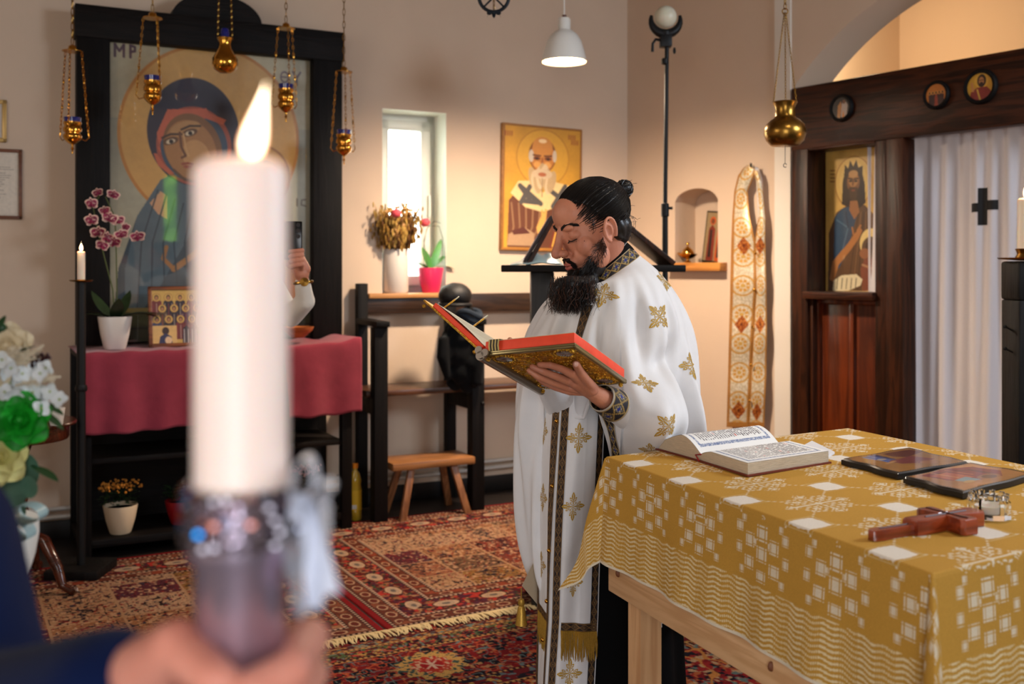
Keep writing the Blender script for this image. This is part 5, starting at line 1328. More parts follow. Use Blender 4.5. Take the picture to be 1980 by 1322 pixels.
# the cloth
HG = .268
res = .0017
aa = np.arange(-HG, LA + HG, res); bb_ = np.arange(-HG, LC + .02, res)
Aq, Bq = np.meshgrid(aa, bb_)
def cloth_pos(Aq, Bq):
    ai = np.clip(Aq, 0, LA); bi = np.clip(Bq, 0, LC); da = Aq - ai; db = Bq - bi
    rho = np.hypot(da, db); R = np.maximum(rho, 1e-9)
    w = np.minimum(np.abs(da), np.abs(db)) / R * 1.414
    out = rho * (.05 + .25 * w ** 1.5) + .007 * np.sin(Aq * 17 + 1) * (rho / HG) ** 1.5 + .004 * np.sin(Aq * 41) * (rho / HG) ** 2
    out = out + .006 * (1 - np.exp(-rho / .006))
    dz = -np.sqrt(np.maximum(rho ** 2 - np.minimum(out, rho * .9) ** 2, 0)) ; rr = .014
    dz = np.where(rho < rr, -rho ** 2 / (2 * rr), dz + rr / 2)
    sa = np.where(da < 0, 1.0, -1.0)
    ox = (np.abs(da) / R * sa * oA.x + np.abs(db) / R * oB.x); oy = (np.abs(da) / R * sa * oA.y + np.abs(db) / R * oB.y)
    nn = np.maximum(np.hypot(ox, oy), 1e-9); k = np.where(rho > 1e-9, out / nn, 0)
    X = C0.x + eA.x * ai + eC.x * bi + ox * k; Y = C0.y + eA.y * ai + eC.y * bi + oy * k
    Z = TH + .002 + dz + .0012 * np.sin(ai * 9 + bi * 4) * np.sin(bi * 11)
    return np.stack([X, Y, Z], -1)
T = cloth_pos(Aq, Bq)
GOLD = np.array((194, 146, 62.)); WHT = (224, 208, 180)
c = np.empty(Aq.shape + (3,)); c[:] = GOLD
s10 = F(1434, 968, TH) - C0
den = eA.x * eC.y - eA.y * eC.x
a_s = (s10.x * eC.y - s10.y * eC.x) / den; b_s = (eA.x * s10.y - eA.y * s10.x) / den
PA, PB = .212, .25
p = (Aq - a_s) / PA; qv = (Bq - b_s) / PB
pi_, qi_ = np.round(p), np.round(qv); dp, dq = (p - pi_) * PA, (qv - qi_) * PB
top = (Bq > -.035) & (Aq > -.02) & (Aq < LA + .02)
pm, qm = (p - np.floor(p) - .5), (qv - np.floor(qv) - .5)
X_, Y_ = pm * PA, qm * PB * .85
# stitched lines on the diagonals
dl = np.abs(np.abs(pm) - np.abs(qm)); st = (dl < .014) & ((np.floor((np.abs(pm)) * 44) % 2) == 0)
c[top & st] = WHT
nz = vnoise(Aq * 260, Bq * 260, 3)
for cx, cy in ((.032, .030), (-.032, .030), (.032, -.030), (-.032, -.030)):
    r = np.hypot(X_ - cx * 1.0, Y_ - cy * 1.0); an = np.arctan2(Y_ - cy, X_ - cx)
    c[top & (np.abs(r - .019 - .002 * np.sin(6 * an)) < .0028) & (np.sin(an * 10) > -.5)] = WHT
    c[top & (r < .009) & (r > .004) & (nz > .35)] = WHT
for cx, cy in ((.062, .0), (-.062, 0), (0, .06), (0, -.06)):
    d_ = np.abs(X_ - cx) + np.abs(Y_ - cy); c[top & (d_ < .012) & (nz > .3)] = WHT
    c[top & (np.abs(d_ - .018) < .002) & (nz > .5)] = WHT
c[top & (np.abs(X_) < .003) & (np.abs(Y_) < .055)] = WHT; c[top & (np.abs(Y_) < .003) & (np.abs(X_) < .055) & (nz > .3)] = WHT
sq = top & (np.abs(dp) + .12 * np.abs(dq) < .034) & (np.abs(dq) + .12 * np.abs(dp) < .034); ol = top & (np.abs(dp) < .040) & (np.abs(dq) < .040) & ~((np.abs(dp) < .0375) & (np.abs(dq) < .0375))
c[ol] = (206, 176, 120); c[sq] = (232, 222, 208)
# hanging border: blocky motif then wavy stripes
over = np.maximum(np.maximum(-Bq, 0), np.maximum(np.maximum(-Aq, 0), np.maximum(Aq - LA, 0)))
side = (over > .0)
al = np.where((-Bq) >= np.maximum(-Aq, Aq - LA), Aq, Bq); ph = np.where((-Bq) >= np.maximum(-Aq, Aq - LA), (Aq - a_s) / PA, (Bq - b_s) / PA)
m_ = (ph - np.floor(ph) - .5) * PA
blk = side & (over > .022) & (over < .145); c[side & (over > .02)] = GOLD
for cx, cy, hx, hy in ((0, .048, .013, .013), (.034, .066, .011, .012), (-.034, .066, .011, .012), (0, .088, .013, .013), (.064, .046, .008, .009), (-.064, .046, .008, .009), (.036, .112, .012, .011), (-.036, .112, .012, .011), (0, .130, .012, .010), (.066, .088, .007, .010), (-.066, .088, .007, .010), (.052, .028, .005, .007), (-.052, .028, .005, .007), (.02, .068, .004, .006), (-.02, .068, .004, .006), (.058, .130, .006, .007), (-.058, .130, .006, .007)):
    hx, hy = hx * 1.22, hy * 1.15; dx, dy = np.abs(m_ - cx * 1.12), np.abs(over - cy)
    i_ = blk & (dx < hx) & (dy < hy); c[i_] = WHT
    c[i_ & (((dx > hx * .55) & (dx < hx * .75)) | ((dy > hy * .6) & (dy < hy * .8)))] = GOLD
wav = over + .0022 * np.sin(al * 2 * PI / .048) + .0030 * np.sin(al * 2 * PI / .165)
sw = side & (over > .150); sp_ = (wav / .0100) % 1
c[sw & (sp_ < .44) & (((al / .0052) % 1) > .18)] = (228, 206, 160)
c[side & (over > HG - .006)] = (224, 212, 190)
M_cloth = vmat('table_linen', rough=.8, var=.12, vscale=500, bump=.35, bscale=900)
cl_ = big_grid('patterned_tablecloth', T, M_cloth, c)
tag(cl_, 'mustard gold cloth with white squares, flowers and wavy stripes draped over the pine table', 'tablecloth')

# ---- open service book
G0, O0, O1, L0 = F(1356, 895, TH), F(1446, 923, TH), F(1602, 898, TH), F(1260, 868, TH)
t = thing('open_book', 'thick open service book with blue-bordered printed pages on the gold cloth', 'book', loc=G0 + Vector((0, 0, .003)))
bs = (O1 - O0); eb = bs.normalized(); Lb = bs.length
wr = (O0 - G0); er = wr.normalized(); wR = wr.length; lf = (L0 - G0); wL = lf.length; elf = lf.normalized()
def prof(s):     # s in -1..1 across; returns (direction offset vector xy, top z)
    if s >= 0: xy = er * (wR * s); z = .018 + .014 * min(1, (s / .22)) ** .6 - .002 * s
    else:
        f = -s; xy = elf * (wL * .90 * f); z = .018 + .036 * math.sin(min(1, f / .42) * PI / 2) if f < .42 else .054 - .040 * ((f - .42) / .58) ** 1.25
    return xy, z
ns, nb_ = 260, 240
Sg = np.linspace(-1, 1, ns); rows = np.zeros((nb_, ns, 3))
for i, s in enumerate(Sg):
    xy, z = prof(s)
    for k_, f in ((0, 0.0), (1, 1.0)): pass
    base_ = np.array([xy.x, xy.y, z]); rows[:, i, :] = base_[None, :] + np.linspace(0, 1, nb_)[:, None] * np.array([bs.x, bs.y, 0.0])[None, :]
cc_ = np.empty((nb_, ns, 3)); cc_[:] = (240, 238, 234)
S2, B2 = np.meshgrid(Sg, np.linspace(0, 1, nb_)); f2 = np.abs(S2)
fr = (f2 > .10) & (f2 < .93) & (B2 > .05) & (B2 < .95); fi = (f2 > .145) & (f2 < .885) & (B2 > .075) & (B2 < .925)
cc_[fr & ~fi] = (112, 128, 164); cc_[fr & ~fi & (vnoise(S2 * 150, B2 * 120, 4) > .6)] = (210, 210, 214)
tx = (f2 > .19) & (f2 < .84) & (B2 > .11) & (B2 < .89)
ln = ((B2 * 34) % 1 < .5) & (vnoise(S2 * 95, np.floor(B2 * 34) * 7.3, 6) > .34)
red = vnoise(S2 * 9, np.floor(B2 * 34) * 3.1, 8) > .86
cc_[tx & ln] = (96, 88, 92); cc_[tx & ln & red] = (196, 84, 70)
big_grid('printed_pages', rows, vmat('paper', rough=.7), cc_, t)
M_edge = mat('page_edges', (206, 190, 164), rough=.8, var=.15, vscale=40, stretch=(1, 1, 30), bump=.4, bscale=30)
for s0_, s1_, rng_ in ((0, 1, 30), (-1, 0, 40)):
    m = MB(); ss = np.linspace(s0_, s1_, rng_)
    top0 = [prof(s) for s in ss]; poly = [Vector((xy.x, xy.y, z - .0006)) for xy, z in top0]; low = [Vector((xy.x, xy.y, .004)) for xy, z in top0]
    n = len(poly); B = Vector((bs.x, bs.y, 0))
    vs = poly + low + [p_ + B for p_ in poly] + [p_ + B for p_ in low]
    fs = [(i, i + 1, n + i + 1, n + i) for i in range(n - 1)] + [(2 * n + i + 1, 2 * n + i, 3 * n + i, 3 * n + i + 1) for i in range(n - 1)]
    e = n - 1 if s0_ == 0 else 0
    fs += [(e, n + e, 3 * n + e, 2 * n + e)]; m.add(vs, fs); m.build('page_block', M_edge, t, smooth=False)
M_bcov = mat('red_brown_leather', (110, 44, 28), rough=.5)
for d_, w_ in ((er, wR * 1.03), (elf, wL * 1.0)):
    m = MB(); q0 = -bs * .02; q1 = bs * 1.02
    pts = [q0, q0 + d_ * w_, q1 + d_ * w_, q1]
    vs = [Vector((p_.x, p_.y, 0)) for p_ in pts] + [Vector((p_.x, p_.y, .004)) for p_ in pts]
    m.add(vs, [(3, 2, 1, 0), (4, 5, 6, 7), (0, 1, 5, 4), (1, 2, 6, 5), (2, 3, 7, 6), (3, 0, 4, 7)]).build('cover', M_bcov, t, smooth=False)
MB().tube([Vector((0, 0, .018)), elf * .02 + Vector((0, 0, .014)) - bs * .01, elf * .0 - bs * .03 + Vector((0, 0, .004))], .0022, 6).build('ribbon', mat('red_ribbon', (160, 24, 30), rough=.5), t)
p0, p1, p2, p3 = F(1545, 872, TH), F(1600, 887, TH), F(1614, 880, TH), F(1570, 858, TH)
t = thing('paper_slip', 'small folded white paper lying behind the open service book', 'paper', loc=p0 + Vector((0, 0, .003)))
def slab(pts, z0, z1, org):
    n = len(pts); vs = [Vector((p_.x - org.x, p_.y - org.y, z0)) for p_ in pts] + [Vector((p_.x - org.x, p_.y - org.y, z1)) for p_ in pts]
    return MB().add(vs, [tuple(range(n))[::-1], tuple(range(n, 2 * n))] + [(i, (i + 1) % n, (i + 1) % n + n, i + n) for i in range(n)])
slab([p0, p1, p2, p3], 0, .006, p0).build('sheet', mat('white_paper', (222, 220, 222), rough=.7), t, smooth=False)

# ---- two icons lying on the cloth
def flat_icon(cs, label, fn, seed):
    h = TH + .004; c4 = [F(x, y, h + .014) for x, y in cs]     # left, top, right, bottom
    org = Vector((c4[3].x, c4[3].y, h)); t = thing('flat_icon', label, 'icon', loc=org, group=None)
    nu, nv = 150, 190
    U_, V_ = np.meshgrid(np.linspace(0, 1, nu), np.linspace(0, 1, nv))
    L_0, T_0, R_0, B_0 = [np.array([v.x - org.x, v.y - org.y]) for v in c4]
    wob = lambda s: .022 * np.sin(s * PI * 3 + seed) * np.sin(PI * s)
    Ue = U_ + (U_ - .5) * 2 * wob(V_) * .9; Ve = V_ + (V_ - .5) * 2 * wob(U_) * .8
    XY = ((1 - Ue) * (1 - Ve))[..., None] * L_0 + (Ue * (1 - Ve))[..., None] * T_0 + (Ue * Ve)[..., None] * R_0 + ((1 - Ue) * Ve)[..., None] * B_0
    cv = Canvas(1.0, 1.25, .01, (176, 124, 58)); cv.X, cv.Y = U_, V_; cv.nx, cv.ny = nu, nv; cv.ar = .8; cv.c = np.empty((nv, nu, 3)); cv.c[:] = (178, 124, 60)
    fn(cv)
    e = np.minimum(np.minimum(U_, 1 - U_), (np.minimum(V_, 1 - V_)) * 1.25)
    bead = np.floor((U_ + V_) * 60) % 2
    cv.c[(e < .045)] = (26, 16, 12); g_ = (e > .035) & (e < .06); cv.c[g_ & (bead == 0)] = (150, 100, 40); cv.c[g_ & (bead == 1)] = (40, 24, 14)
    Z = np.full_like(U_, .014) - .004 * (e < .02)
    big_grid('painting', np.stack([XY[..., 0], XY[..., 1], Z], -1), vmat('varnished_icon', rough=.35, coat=.7, var=.1, vscale=40), cv.c, t)
    ring = [XY[0, i] for i in range(0, nu, 6)] + [XY[j, -1] for j in range(0, nv, 6)] + [XY[-1, i] for i in range(nu - 1, -1, -6)] + [XY[j, 0] for j in range(nv - 1, -1, -6)]
    cen = sum(ring) / len(ring); ring = [cen + (r - cen) * 1.004 for r in ring]; n = len(ring)
    vs = [(r[0], r[1], 0) for r in ring] + [(r[0], r[1], .0105) for r in ring]
    MB().add(vs, [tuple(range(n))[::-1], tuple(range(n, 2 * n))] + [(i, (i + 1) % n, (i + 1) % n + n, i + n) for i in range(n)]).build('board', mat('black_board', (14, 11, 11), rough=.5), t)
def ic1(cv):      # u: left->top, v: away to right
    cv.c[:] = (150, 100, 40); cv.mottle(.15, 6, 2)
    cv.poly([(.5, .1), (.9, .12), (.94, .30), (.62, .42), (.5, .3)], (84, 24, 20)); cv.poly([(.2, .12), (.42, .06), (.44, .44), (.26, .5)], (40, 60, 120)); cv.line([(.3, .1), (.34, .46)], .04, (66, 110, 176)); cv.line([(.22, .14), (.28, .5)], .03, (70, 120, 190)); cv.line([(.40, .1), (.42, .4)], .03, (20, 26, 60))
    cv.poly([(.3, .45), (.7, .4), (.8, .66), (.55, .76), (.34, .66)], (112, 40, 44)); cv.ell(.62, .76, .09, .08, (150, 96, 56)); cv.ell(.62, .76, .13, .11, (130, 80, 40), ring=.12); cv.line([(.35, .5), (.2, .56)], .06, (176, 126, 76)); cv.ell(.3, .34, .06, .04, (170, 156, 140))
def ic2(cv):
    cv.c[:] = (176, 118, 62); cv.mottle(.15, 6, 4)
    cv.poly([(.14, .1), (.5, .06), (.84, .2), (.86, .6), (.7, .8), (.4, .74), (.2, .5)], (126, 34, 34)); cv.line([(.3, .15), (.7, .3), (.7, .66)], .05, (90, 24, 30)); cv.poly([(.2, .2), (.45, .2), (.5, .6), (.26, .56)], (176, 84, 50))
    cv.ell(.6, .7, .13, .11, (150, 100, 56)); cv.ell(.6, .7, .08, .08, (96, 58, 34)); cv.poly([(.26, .56), (.44, .52), (.46, .74), (.3, .74)], (120, 150, 156)); cv.ell(.32, .72, .06, .05, (190, 150, 90)); cv.line([(.3, .1), (.36, .5)], .02, (206, 150, 90)); cv.line([(.5, .12), (.56, .5)], .02, (196, 120, 70))
flat_icon([(1627, 886), (1758, 864), (1874, 892), (1736, 914)], 'dark-edged painted icon with blue robe folds lying nearest the open book', ic1, .6)
flat_icon([(1747, 921), (1876, 893), (2004, 914), (1862, 951)], 'dark-edged painted icon with red robes lying behind the crystal holder', ic2, 2.0)

# ---- crystal tealight holder
gp = F(1912, 1002, TH); 
t = thing('crystal_tealight_holder', 'low faceted crystal glass holder with a white tealight on the gold cloth', 'candle holder', loc=gp + Vector((0, 0, .0035)))
M_cry = mat('crystal', (250, 252, 255), rough=.0, trans=1.0, ior=1.5)
gm = MB()
for r0, r1, z0, z1 in ((.024, .0385, 0, .036),): gm.lathe([(0, 0), (.0385, 0), (.0385, .031), (.034, .036), (.024, .036), (.024, .008), (0, .008)], n=10)
gm.build('glass_body', M_cry, t, smooth=False)
for k in range(10): an = 2 * PI * (k + .5) / 10; MB().lathe([(.0, .0), (.006, 0), (.006, .008), (0, .010)], (.0305 * math.cos(an), .0305 * math.sin(an), .0362), 6).build('glass_stud', M_cry, t, smooth=False)
MB().lathe([(0, .0085), (.0195, .0085), (.020, .022), (.0, .021)], n=24).build('tealight', M_wax, t)

# ---- hand cross
a0, a1 = F(1684, 1048, TH), F(1889, 1014, TH); ax = (a1 - a0).normalized(); Lx = (a1 - a0).length
t = thing('hand_cross', 'carved reddish wooden hand cross lying at the near edge of the gold cloth', 'cross', loc=a0 + Vector((0, 0, .003)))
t.rotation_euler = (0, 0, math.atan2(ax.y, ax.x))
M_cross = wood('rosewood', (90, 28, 10), (158, 66, 28), rough=.3, axis=0, coat=.4, scale=2.4, bump=.3)
def ext(pts, z0, z1, bev=True):
    n = len(pts); vs = [(x, y, z0) for x, y in pts] + [(x, y, z1 * .82) for x, y in pts]; cx = sum(p_[0] for p_ in pts) / n; cy = sum(p_[1] for p_ in pts) / n
    vs += [(cx + (x - cx) * .97 - 0, cy + (y - cy) * .86, z1) for x, y in pts]
    return [vs, [tuple(range(n))[::-1], tuple(range(2 * n, 3 * n))] + [(i, (i + 1) % n, (i + 1) % n + n, i + n) for i in range(n)] + [(i + n, (i + 1) % n + n, (i + 1) % n + 2 * n, i + 2 * n) for i in range(n)]]
xc = Lx * .70
MB().add(*ext([(0, -.006), (.004, -.010), (.02, -.012), (.05, -.0085), (.085, -.008), (.10, -.010), (.10, .010), (.085, .008), (.05, .0085), (.02, .012), (.004, .010), (0, .006)], 0, .018)).build('handle', M_cross, t)
MB().add(*ext([(.095, -.017), (.115, -.019), (xc - .01, -.012), (xc, -.010), (xc, .010), (xc - .01, .012), (.115, .019), (.095, .017)], 0, .026)).build('shaft', M_cross, t)
MB().add(*ext([(xc - .004, -.012), (Lx - .01, -.022), (Lx, -.016), (Lx, .016), (Lx - .01, .022), (xc - .004, .012)], 0, .026)).build('head_arm', M_cross, t)
for s_i in (-1, 1):
    MB().add(*ext([(xc - .012, s_i * .004), (xc - .020, s_i * .046), (xc - .015, s_i * .054), (xc + .015, s_i * .054), (xc + .020, s_i * .046), (xc + .012, s_i * .004)][::s_i], 0, .027)).build('side_arm', M_cross, t)
M_carve = mat('dark_carving', (60, 18, 8), rough=.5)
MB().tube([(xc - .055, 0, .0262), (xc + .05, 0, .0262)], .0018, 5).tube([(xc, -.045, .0272), (xc, .045, .0272)], .0018, 5).tube([(.02, .0, .0185), (.09, 0, .0185)], .0012, 5).build('carved_lines', M_carve, t)

# ================================================================== THE ROBED MAN
PYC = 3.0
pb_ = P(1180, 520, PYC); pb_.z = 0
man = thing('person', 'bearded man with hair bun in white and gold church robes reading from a gilded book', 'person', loc=pb_)
OFFM = np.array([pb_.x, pb_.y, 0.0])
def arr_px(X, Y, Z): return 990 + X / Y * FPX, HZ + (EYE - Z) / Y * FPX
def spline(tab, k):
    """Catmull-Rom through rows of tab (n, m) at positions k (any shape)"""
    tab = np.asarray(tab, float); n = len(tab); k = np.clip(k, 0, n - 1.0001); i = np.floor(k).astype(int); f = (k - i)[..., None]
    g = lambda q: tab[np.clip(q, 0, n - 1)]
    p0, p1, p2, p3 = g(i - 1), g(i), g(i + 1), g(i + 2)
    return .5 * ((2 * p1) + (-p0 + p2) * f + (2 * p0 - 5 * p1 + 4 * p2 - p3) * f ** 2 + (-p0 + 3 * p1 - 3 * p2 + p3) * f ** 3)
def ring_table(rows):
    out = []
    for (xl, yl, xr, yr, cy, df, db) in rows:
        a, b = P(xl, yl, cy), P(xr, yr, cy); out.append([a.x, a.z, b.x, b.z, cy, df, db])
    return out
def ring_points(tab, k, a):
    r = spline(tab, k); s, c = np.sin(a), np.cos(a)
    X = (r[..., 0] + r[..., 2]) / 2 + (r[..., 2] - r[..., 0]) / 2 * s
    Z = (r[..., 1] + r[..., 3]) / 2 + (r[..., 3] - r[..., 1]) / 2 * s
    Y = r[..., 4] - np.where(c > 0, r[..., 5], r[..., 6]) * c
    return X, Y, Z
M_robe = mat('white_vestment', (222, 221, 222), rough=.62, sheen=.25, var=.015, vscale=30, bump=.05, bscale=500)
M_emb = mat('gold_embroidery', (188, 148, 50), rough=.55, metal=.1, var=.18, vscale=420, bump=.3, bscale=900)

PHT = ring_table([
    (1118, 572, 1236, 493, 2.97, .085, .085), (1086, 560, 1272, 524, 2.98, .150, .13), (1056, 582, 1304, 566, 2.99, .195, .17),
    (1032, 618, 1327, 614, 3.0, .215, .19), (1013, 662, 1340, 664, 3.0, .225, .20), (1004, 722, 1347, 726, 3.0, .225, .21),
    (999, 792, 1353, 796, 3.0, .215, .21), (999, 880, 1359, 880, 3.0, .205, .21), (1003, 1000, 1364, 980, 3.0, .20, .21),
    (1017, 1088, 1367, 1080, 3.0, .20, .21), (1042, 1150, 1368, 1180, 3.0, .20, .21)])
def ph_surf(ad, k):
    """outer cloak; ad = angle in degrees (0 towards the camera, + to its right), k = ring position"""
    a = np.radians(ad); X, Y, Z = ring_points(PHT, k, a)
    g = np.clip(k / 5.0, 0, 1.3)
    fo = .015 * np.sin(8 * a + .8 * k + .6) + .013 * np.sin(15 * a - .5 * k + 2) + .007 * np.sin(27 * a + 1.1 * k)
    fo = fo * g ** 1.4 + .012 * g * (vnoise(ad * .045 + 20, k * .55 + ad * .012, 5) - .5) * 2
    # cloth lying over the lifted forearm and pulled folds under it
    _, py = arr_px(X, Y, Z)
    ar = np.exp(-((ad - 14) / 22) ** 2) * np.exp(-((py - 790 - (ad - 10) * .9) / 75) ** 2)
    fo = fo + .15 * ar
    pull = np.exp(-((ad - 30) / 18) ** 2) * np.exp(-((py - 700 - 1.6 * (30 - ad)) / 26) ** 2); fo = fo - .032 * pull
    pull = np.exp(-((ad - 42) / 9) ** 2) * np.exp(-((py - 820) / 70) ** 2); fo = fo - .030 * pull
    pull = np.exp(-((ad - 2) / 6) ** 2) * np.exp(-((py - 655) / 50) ** 2); fo = fo + .012 * pull
    pull = np.exp(-((ad + 14 - (py - 600) * .06) / 4) ** 2) * np.exp(-((py - 650) / 50) ** 2); fo = fo - .010 * pull
    s, c = np.sin(a), -np.cos(a); sil = np.abs(s) ** 6
    fo = fo * (1 - .7 * sil)
    return np.stack([X + fo * s, Y + fo * c, Z], -1)
def kend(ad):
    # hem: raised in front over the arms, long at both sides and behind
    return np.interp(ad, [-180, -51, -49, -40, -28, -18, -12, -8, -2.5, 1.5, 2.5, 180], [10, 10, 5.15, 5.6, 5.95, 5.9, 5.2, 6.0, 7.0, 7.6, 10, 10])
AD = np.concatenate([np.arange(-180, -60, 1.2), np.arange(-60, 100, .4), np.arange(100, 180, 1.2)])
Vv = np.linspace(0, 1, 300)
AA, VV = np.meshgrid(AD, Vv); KK = VV * kend(AA)
Tp = ph_surf(AA, KK)
ob = big_grid('phelonion', Tp - OFFM, M_robe, None, man, closed_u=True)
sm = ob.modifiers.new('thickness', 'SOLIDIFY'); sm.thickness = .0025; sm.offset = 1
cloak = ob; cloak['label'] = 'white outer cloak with gold embroidered crosses'

def surf_normal(fn, u, v, du, dv):
    a = fn(u + du, v) - fn(u - du, v); b = fn(u, v + dv) - fn(u, v - dv)
    n = np.cross(a, b); n /= np.linalg.norm(n, axis=-1, keepdims=True) + 1e-12
    p = fn(u, v); n *= np.where((n[..., 1] * p[..., 1] + n[..., 0] * p[..., 0] + n[..., 2] * (p[..., 2] - EYE))[..., None] > 0, -1, 1)
    return n
def find_uv(fn, px, py, us, vs):
    U_, V_ = np.meshgrid(us, vs); p = fn(U_, V_); qx, qy = arr_px(p[..., 0], p[..., 1], p[..., 2]); d = (qx - px) ** 2 + (qy - py) ** 2
    i = np.unravel_index(np.argmin(d), d.shape); return U_[i], V_[i]
def cross_mask(x, y):
    """embroidered cross of four leaf arms, x y in -1..1"""
    m = np.zeros_like(x, bool)
    for rx, ry in ((x, y), (-x, y), (y, x), (-y, x)):
        u, w = ry, np.abs(rx)
        for sg in (1, -1):
            uu = u * sg
            leafm = (w < .15 * np.clip(1 - np.abs((uu - .70) / .30) ** 1.6, 0, 1)) & (uu > .4)
            vein = (w < .014) & (uu > .50) & (uu < .85)
            r = np.hypot(uu - .50, w - .20); curl = (r < .105) & (r > .05) & (uu > .40)
            r2 = np.hypot(uu - .36, w - .13); stem = (w < .045) & (uu > .12) & (uu < .5) | ((r2 < .07) & (r2 > .035))
            tip = (np.hypot(uu - .58, w - .27) < .05)
            m |= ((leafm & ~vein) | curl | stem | tip)
    r = np.hypot(x, y); m |= (r < .10) & (r > .055); m |= (r < .03)
    d = np.abs(np.abs(x) - np.abs(y)); m |= (d < .035) & (r > .14) & (r < .30); m |= (np.abs(np.hypot(np.abs(x) - .24, np.abs(y) - .24) - .05) < .018)
    return m
def motif(fn, px, py, half, rot, parent, us, vs, lift=.0012, n=90, sx=1.0):
    u0, v0 = find_uv(fn, px, py, us, vs); u0 = np.array(u0, float); v0 = np.array(v0, float)
    e = .01; du = fn(u0 + e, v0) - fn(u0 - e, v0); dv = fn(u0, v0 + e) - fn(u0, v0 - e); lu, lv = np.linalg.norm(du) / (2 * e), np.linalg.norm(dv) / (2 * e)
    cdot = float(np.dot(du, dv) / (np.linalg.norm(du) * np.linalg.norm(dv)))
    g = np.linspace(-1, 1, n); gx, gy = np.meshgrid(g, g)
    r = math.radians(rot); qx = gx * math.cos(r) - gy * math.sin(r); qy = gx * math.sin(r) + gy * math.cos(r)
    V_ = v0 + qy * half / lv; U_ = u0 + (qx * half * sx - qy * half * cdot) / lu
    p = fn(U_, V_); nn = surf_normal(fn, U_, V_, .05, .01)
    m = cross_mask(gx, gy)[:-1, :-1]
    o = big_grid('embroidered_cross', p + nn * lift - OFFM, M_emb, None, parent, mask=m, smooth=False)
    return o
us, vs = np.arange(-60, 85, .5), np.arange(.5, 9.5, .03)
for (px, py, h, rot) in ((1166, 568, .043, 20), (1275, 612, .046, 45), (1284, 543, .040, 30), (1246, 740, .040, 8), (1292, 822, .040, 42), (1260, 872, .036, 5), (1338, 706, .04, 0), (1218, 640, .0, 0)):
    if h: motif(ph_surf, px, py, h, rot, cloak, us, vs)

def band_dye(s, w, kind=0):
    """woven trim: s metres along, w -1..1 across"""
    c = np.empty(s.shape + (3,)); c[:] = (26, 22, 34) if kind else (34, 24, 22)
    P_ = .026 if kind == 0 else .034
    q = (s / P_) % 1 - .5; d = np.abs(q) * 2 + np.abs(w) / .78
    gold = (168, 138, 74) if kind else (140, 104, 58)
    c[(np.abs(d - .95) < .13)] = gold; c[(np.abs(d - .5) < .10)] = (120, 116, 110) if kind else (112, 84, 52)
    if kind:
        c[d < .34] = (30, 44, 130); st = (np.abs(np.abs(q) * 2 - np.abs(w)) < .08) & (d < .85) & (d > .38); c[st] = (196, 176, 120)
    else: c[d < .2] = (150, 118, 66)
    c[np.abs(w) > .90] = (186, 176, 160) if kind else (20, 16, 18)
    c[(np.abs(w) > .80) & (np.abs(w) < .88)] = gold
    return c
M_trim = vmat('woven_trim', rough=.5, metal=.15, var=.15, vscale=500, bump=.5, bscale=900)
def trim(name, fn, uc, vc, width, parent, kind=0, n=None, lift=.0016, res=.0012):
    """strip laid on a surface along parametric centre line (uc, vc arrays)"""
    uc, vc = np.asarray(uc, float), np.asarray(vc, float)
    p = fn(uc, vc); L = np.concatenate([[0], np.cumsum(np.linalg.norm(np.diff(p, axis=0), axis=1))]); N_ = max(8, int(L[-1] / res))
    t_ = np.linspace(0, L[-1], N_); U0, V0 = np.interp(t_, L, uc), np.interp(t_, L, vc)
    wd = np.interp(t_, [0, L[-1]], width) if hasattr(width, '__len__') else np.full(N_, width)
    du = fn(U0 + .05, V0) - fn(U0 - .05, V0); lu = np.linalg.norm(du, axis=1) / .1
    m = max(5, int(wd.max() / res)); w = np.linspace(-1, 1, m)
    U_ = U0[:, None] + w[None, :] * (wd / 2 / lu)[:, None]; V_ = np.repeat(V0[:, None], m, 1)
    q = fn(U_, V_); nn = surf_normal(fn, U_, V_, .05, .01)
    S_ = np.repeat(t_[:, None], m, 1); W_2 = np.repeat(w[None, :], N_, 0)
    return big_grid(name, q + nn * lift - OFFM, M_trim, band_dye(S_, W_2, kind), parent)
# band along the edge of the cloak over the near arm, and the short piece below the beard
ka = np.linspace(5.15, 7.55, 60); ua = np.interp(ka, [5.2, 6.0, 7.0, 7.6], [-12, -8, -2.5, 1.5]) + 4.2
trim('trim_band', ph_surf, ua, ka, (.030, .052), cloak, 1)
u1, v1 = find_uv(ph_surf, 1138, 590, us, vs); u2, v2 = find_uv(ph_surf, 1116, 668, us, vs)
trim('trim_band', ph_surf, np.linspace(u1, u2, 30), np.linspace(v1, v2, 30), .030, cloak, 0)
# rolled lower hem in front
ah = np.arange(-49, -12, 1.0); hp = ph_surf(ah, kend(ah)) - OFFM
MB().tube([Vector(p) for p in hp], .006, 8).build('rolled_hem', M_robe, cloak)

# collar
def coll(rows):
    tb_ = ring_table(rows); return lambda ad, k: np.stack(ring_points(tb_, k, np.radians(ad)), -1)
cfn = coll([(1117, 574, 1237, 494, 2.97, .088, .088), (1124, 560, 1229, 486, 2.97, .080, .080), (1131, 549, 1220, 476, 2.97, .070, .070)])
A_, K_ = np.meshgrid(np.arange(-180, 180, .8), np.linspace(0, 2, 34)); pc = cfn(A_, K_)
sc_ = np.radians(A_) * .09; co = big_grid('collar_trim', pc - OFFM, M_trim, band_dye(sc_, K_ - 1, 1), man, closed_u=True)
cf2 = coll([(1126, 560, 1226, 482, 2.97, .072, .072), (1130, 552, 1219, 474, 2.97, .068, .068), (1139, 545, 1212, 468, 2.97, .060, .060)])
big_grid('cassock_collar', cf2(*np.meshgrid(np.arange(-180, 180, 4.), np.linspace(0, 2, 8))) - OFFM, mat('black_cassock_cloth', (6, 6, 7), rough=.85), None, man, closed_u=True)
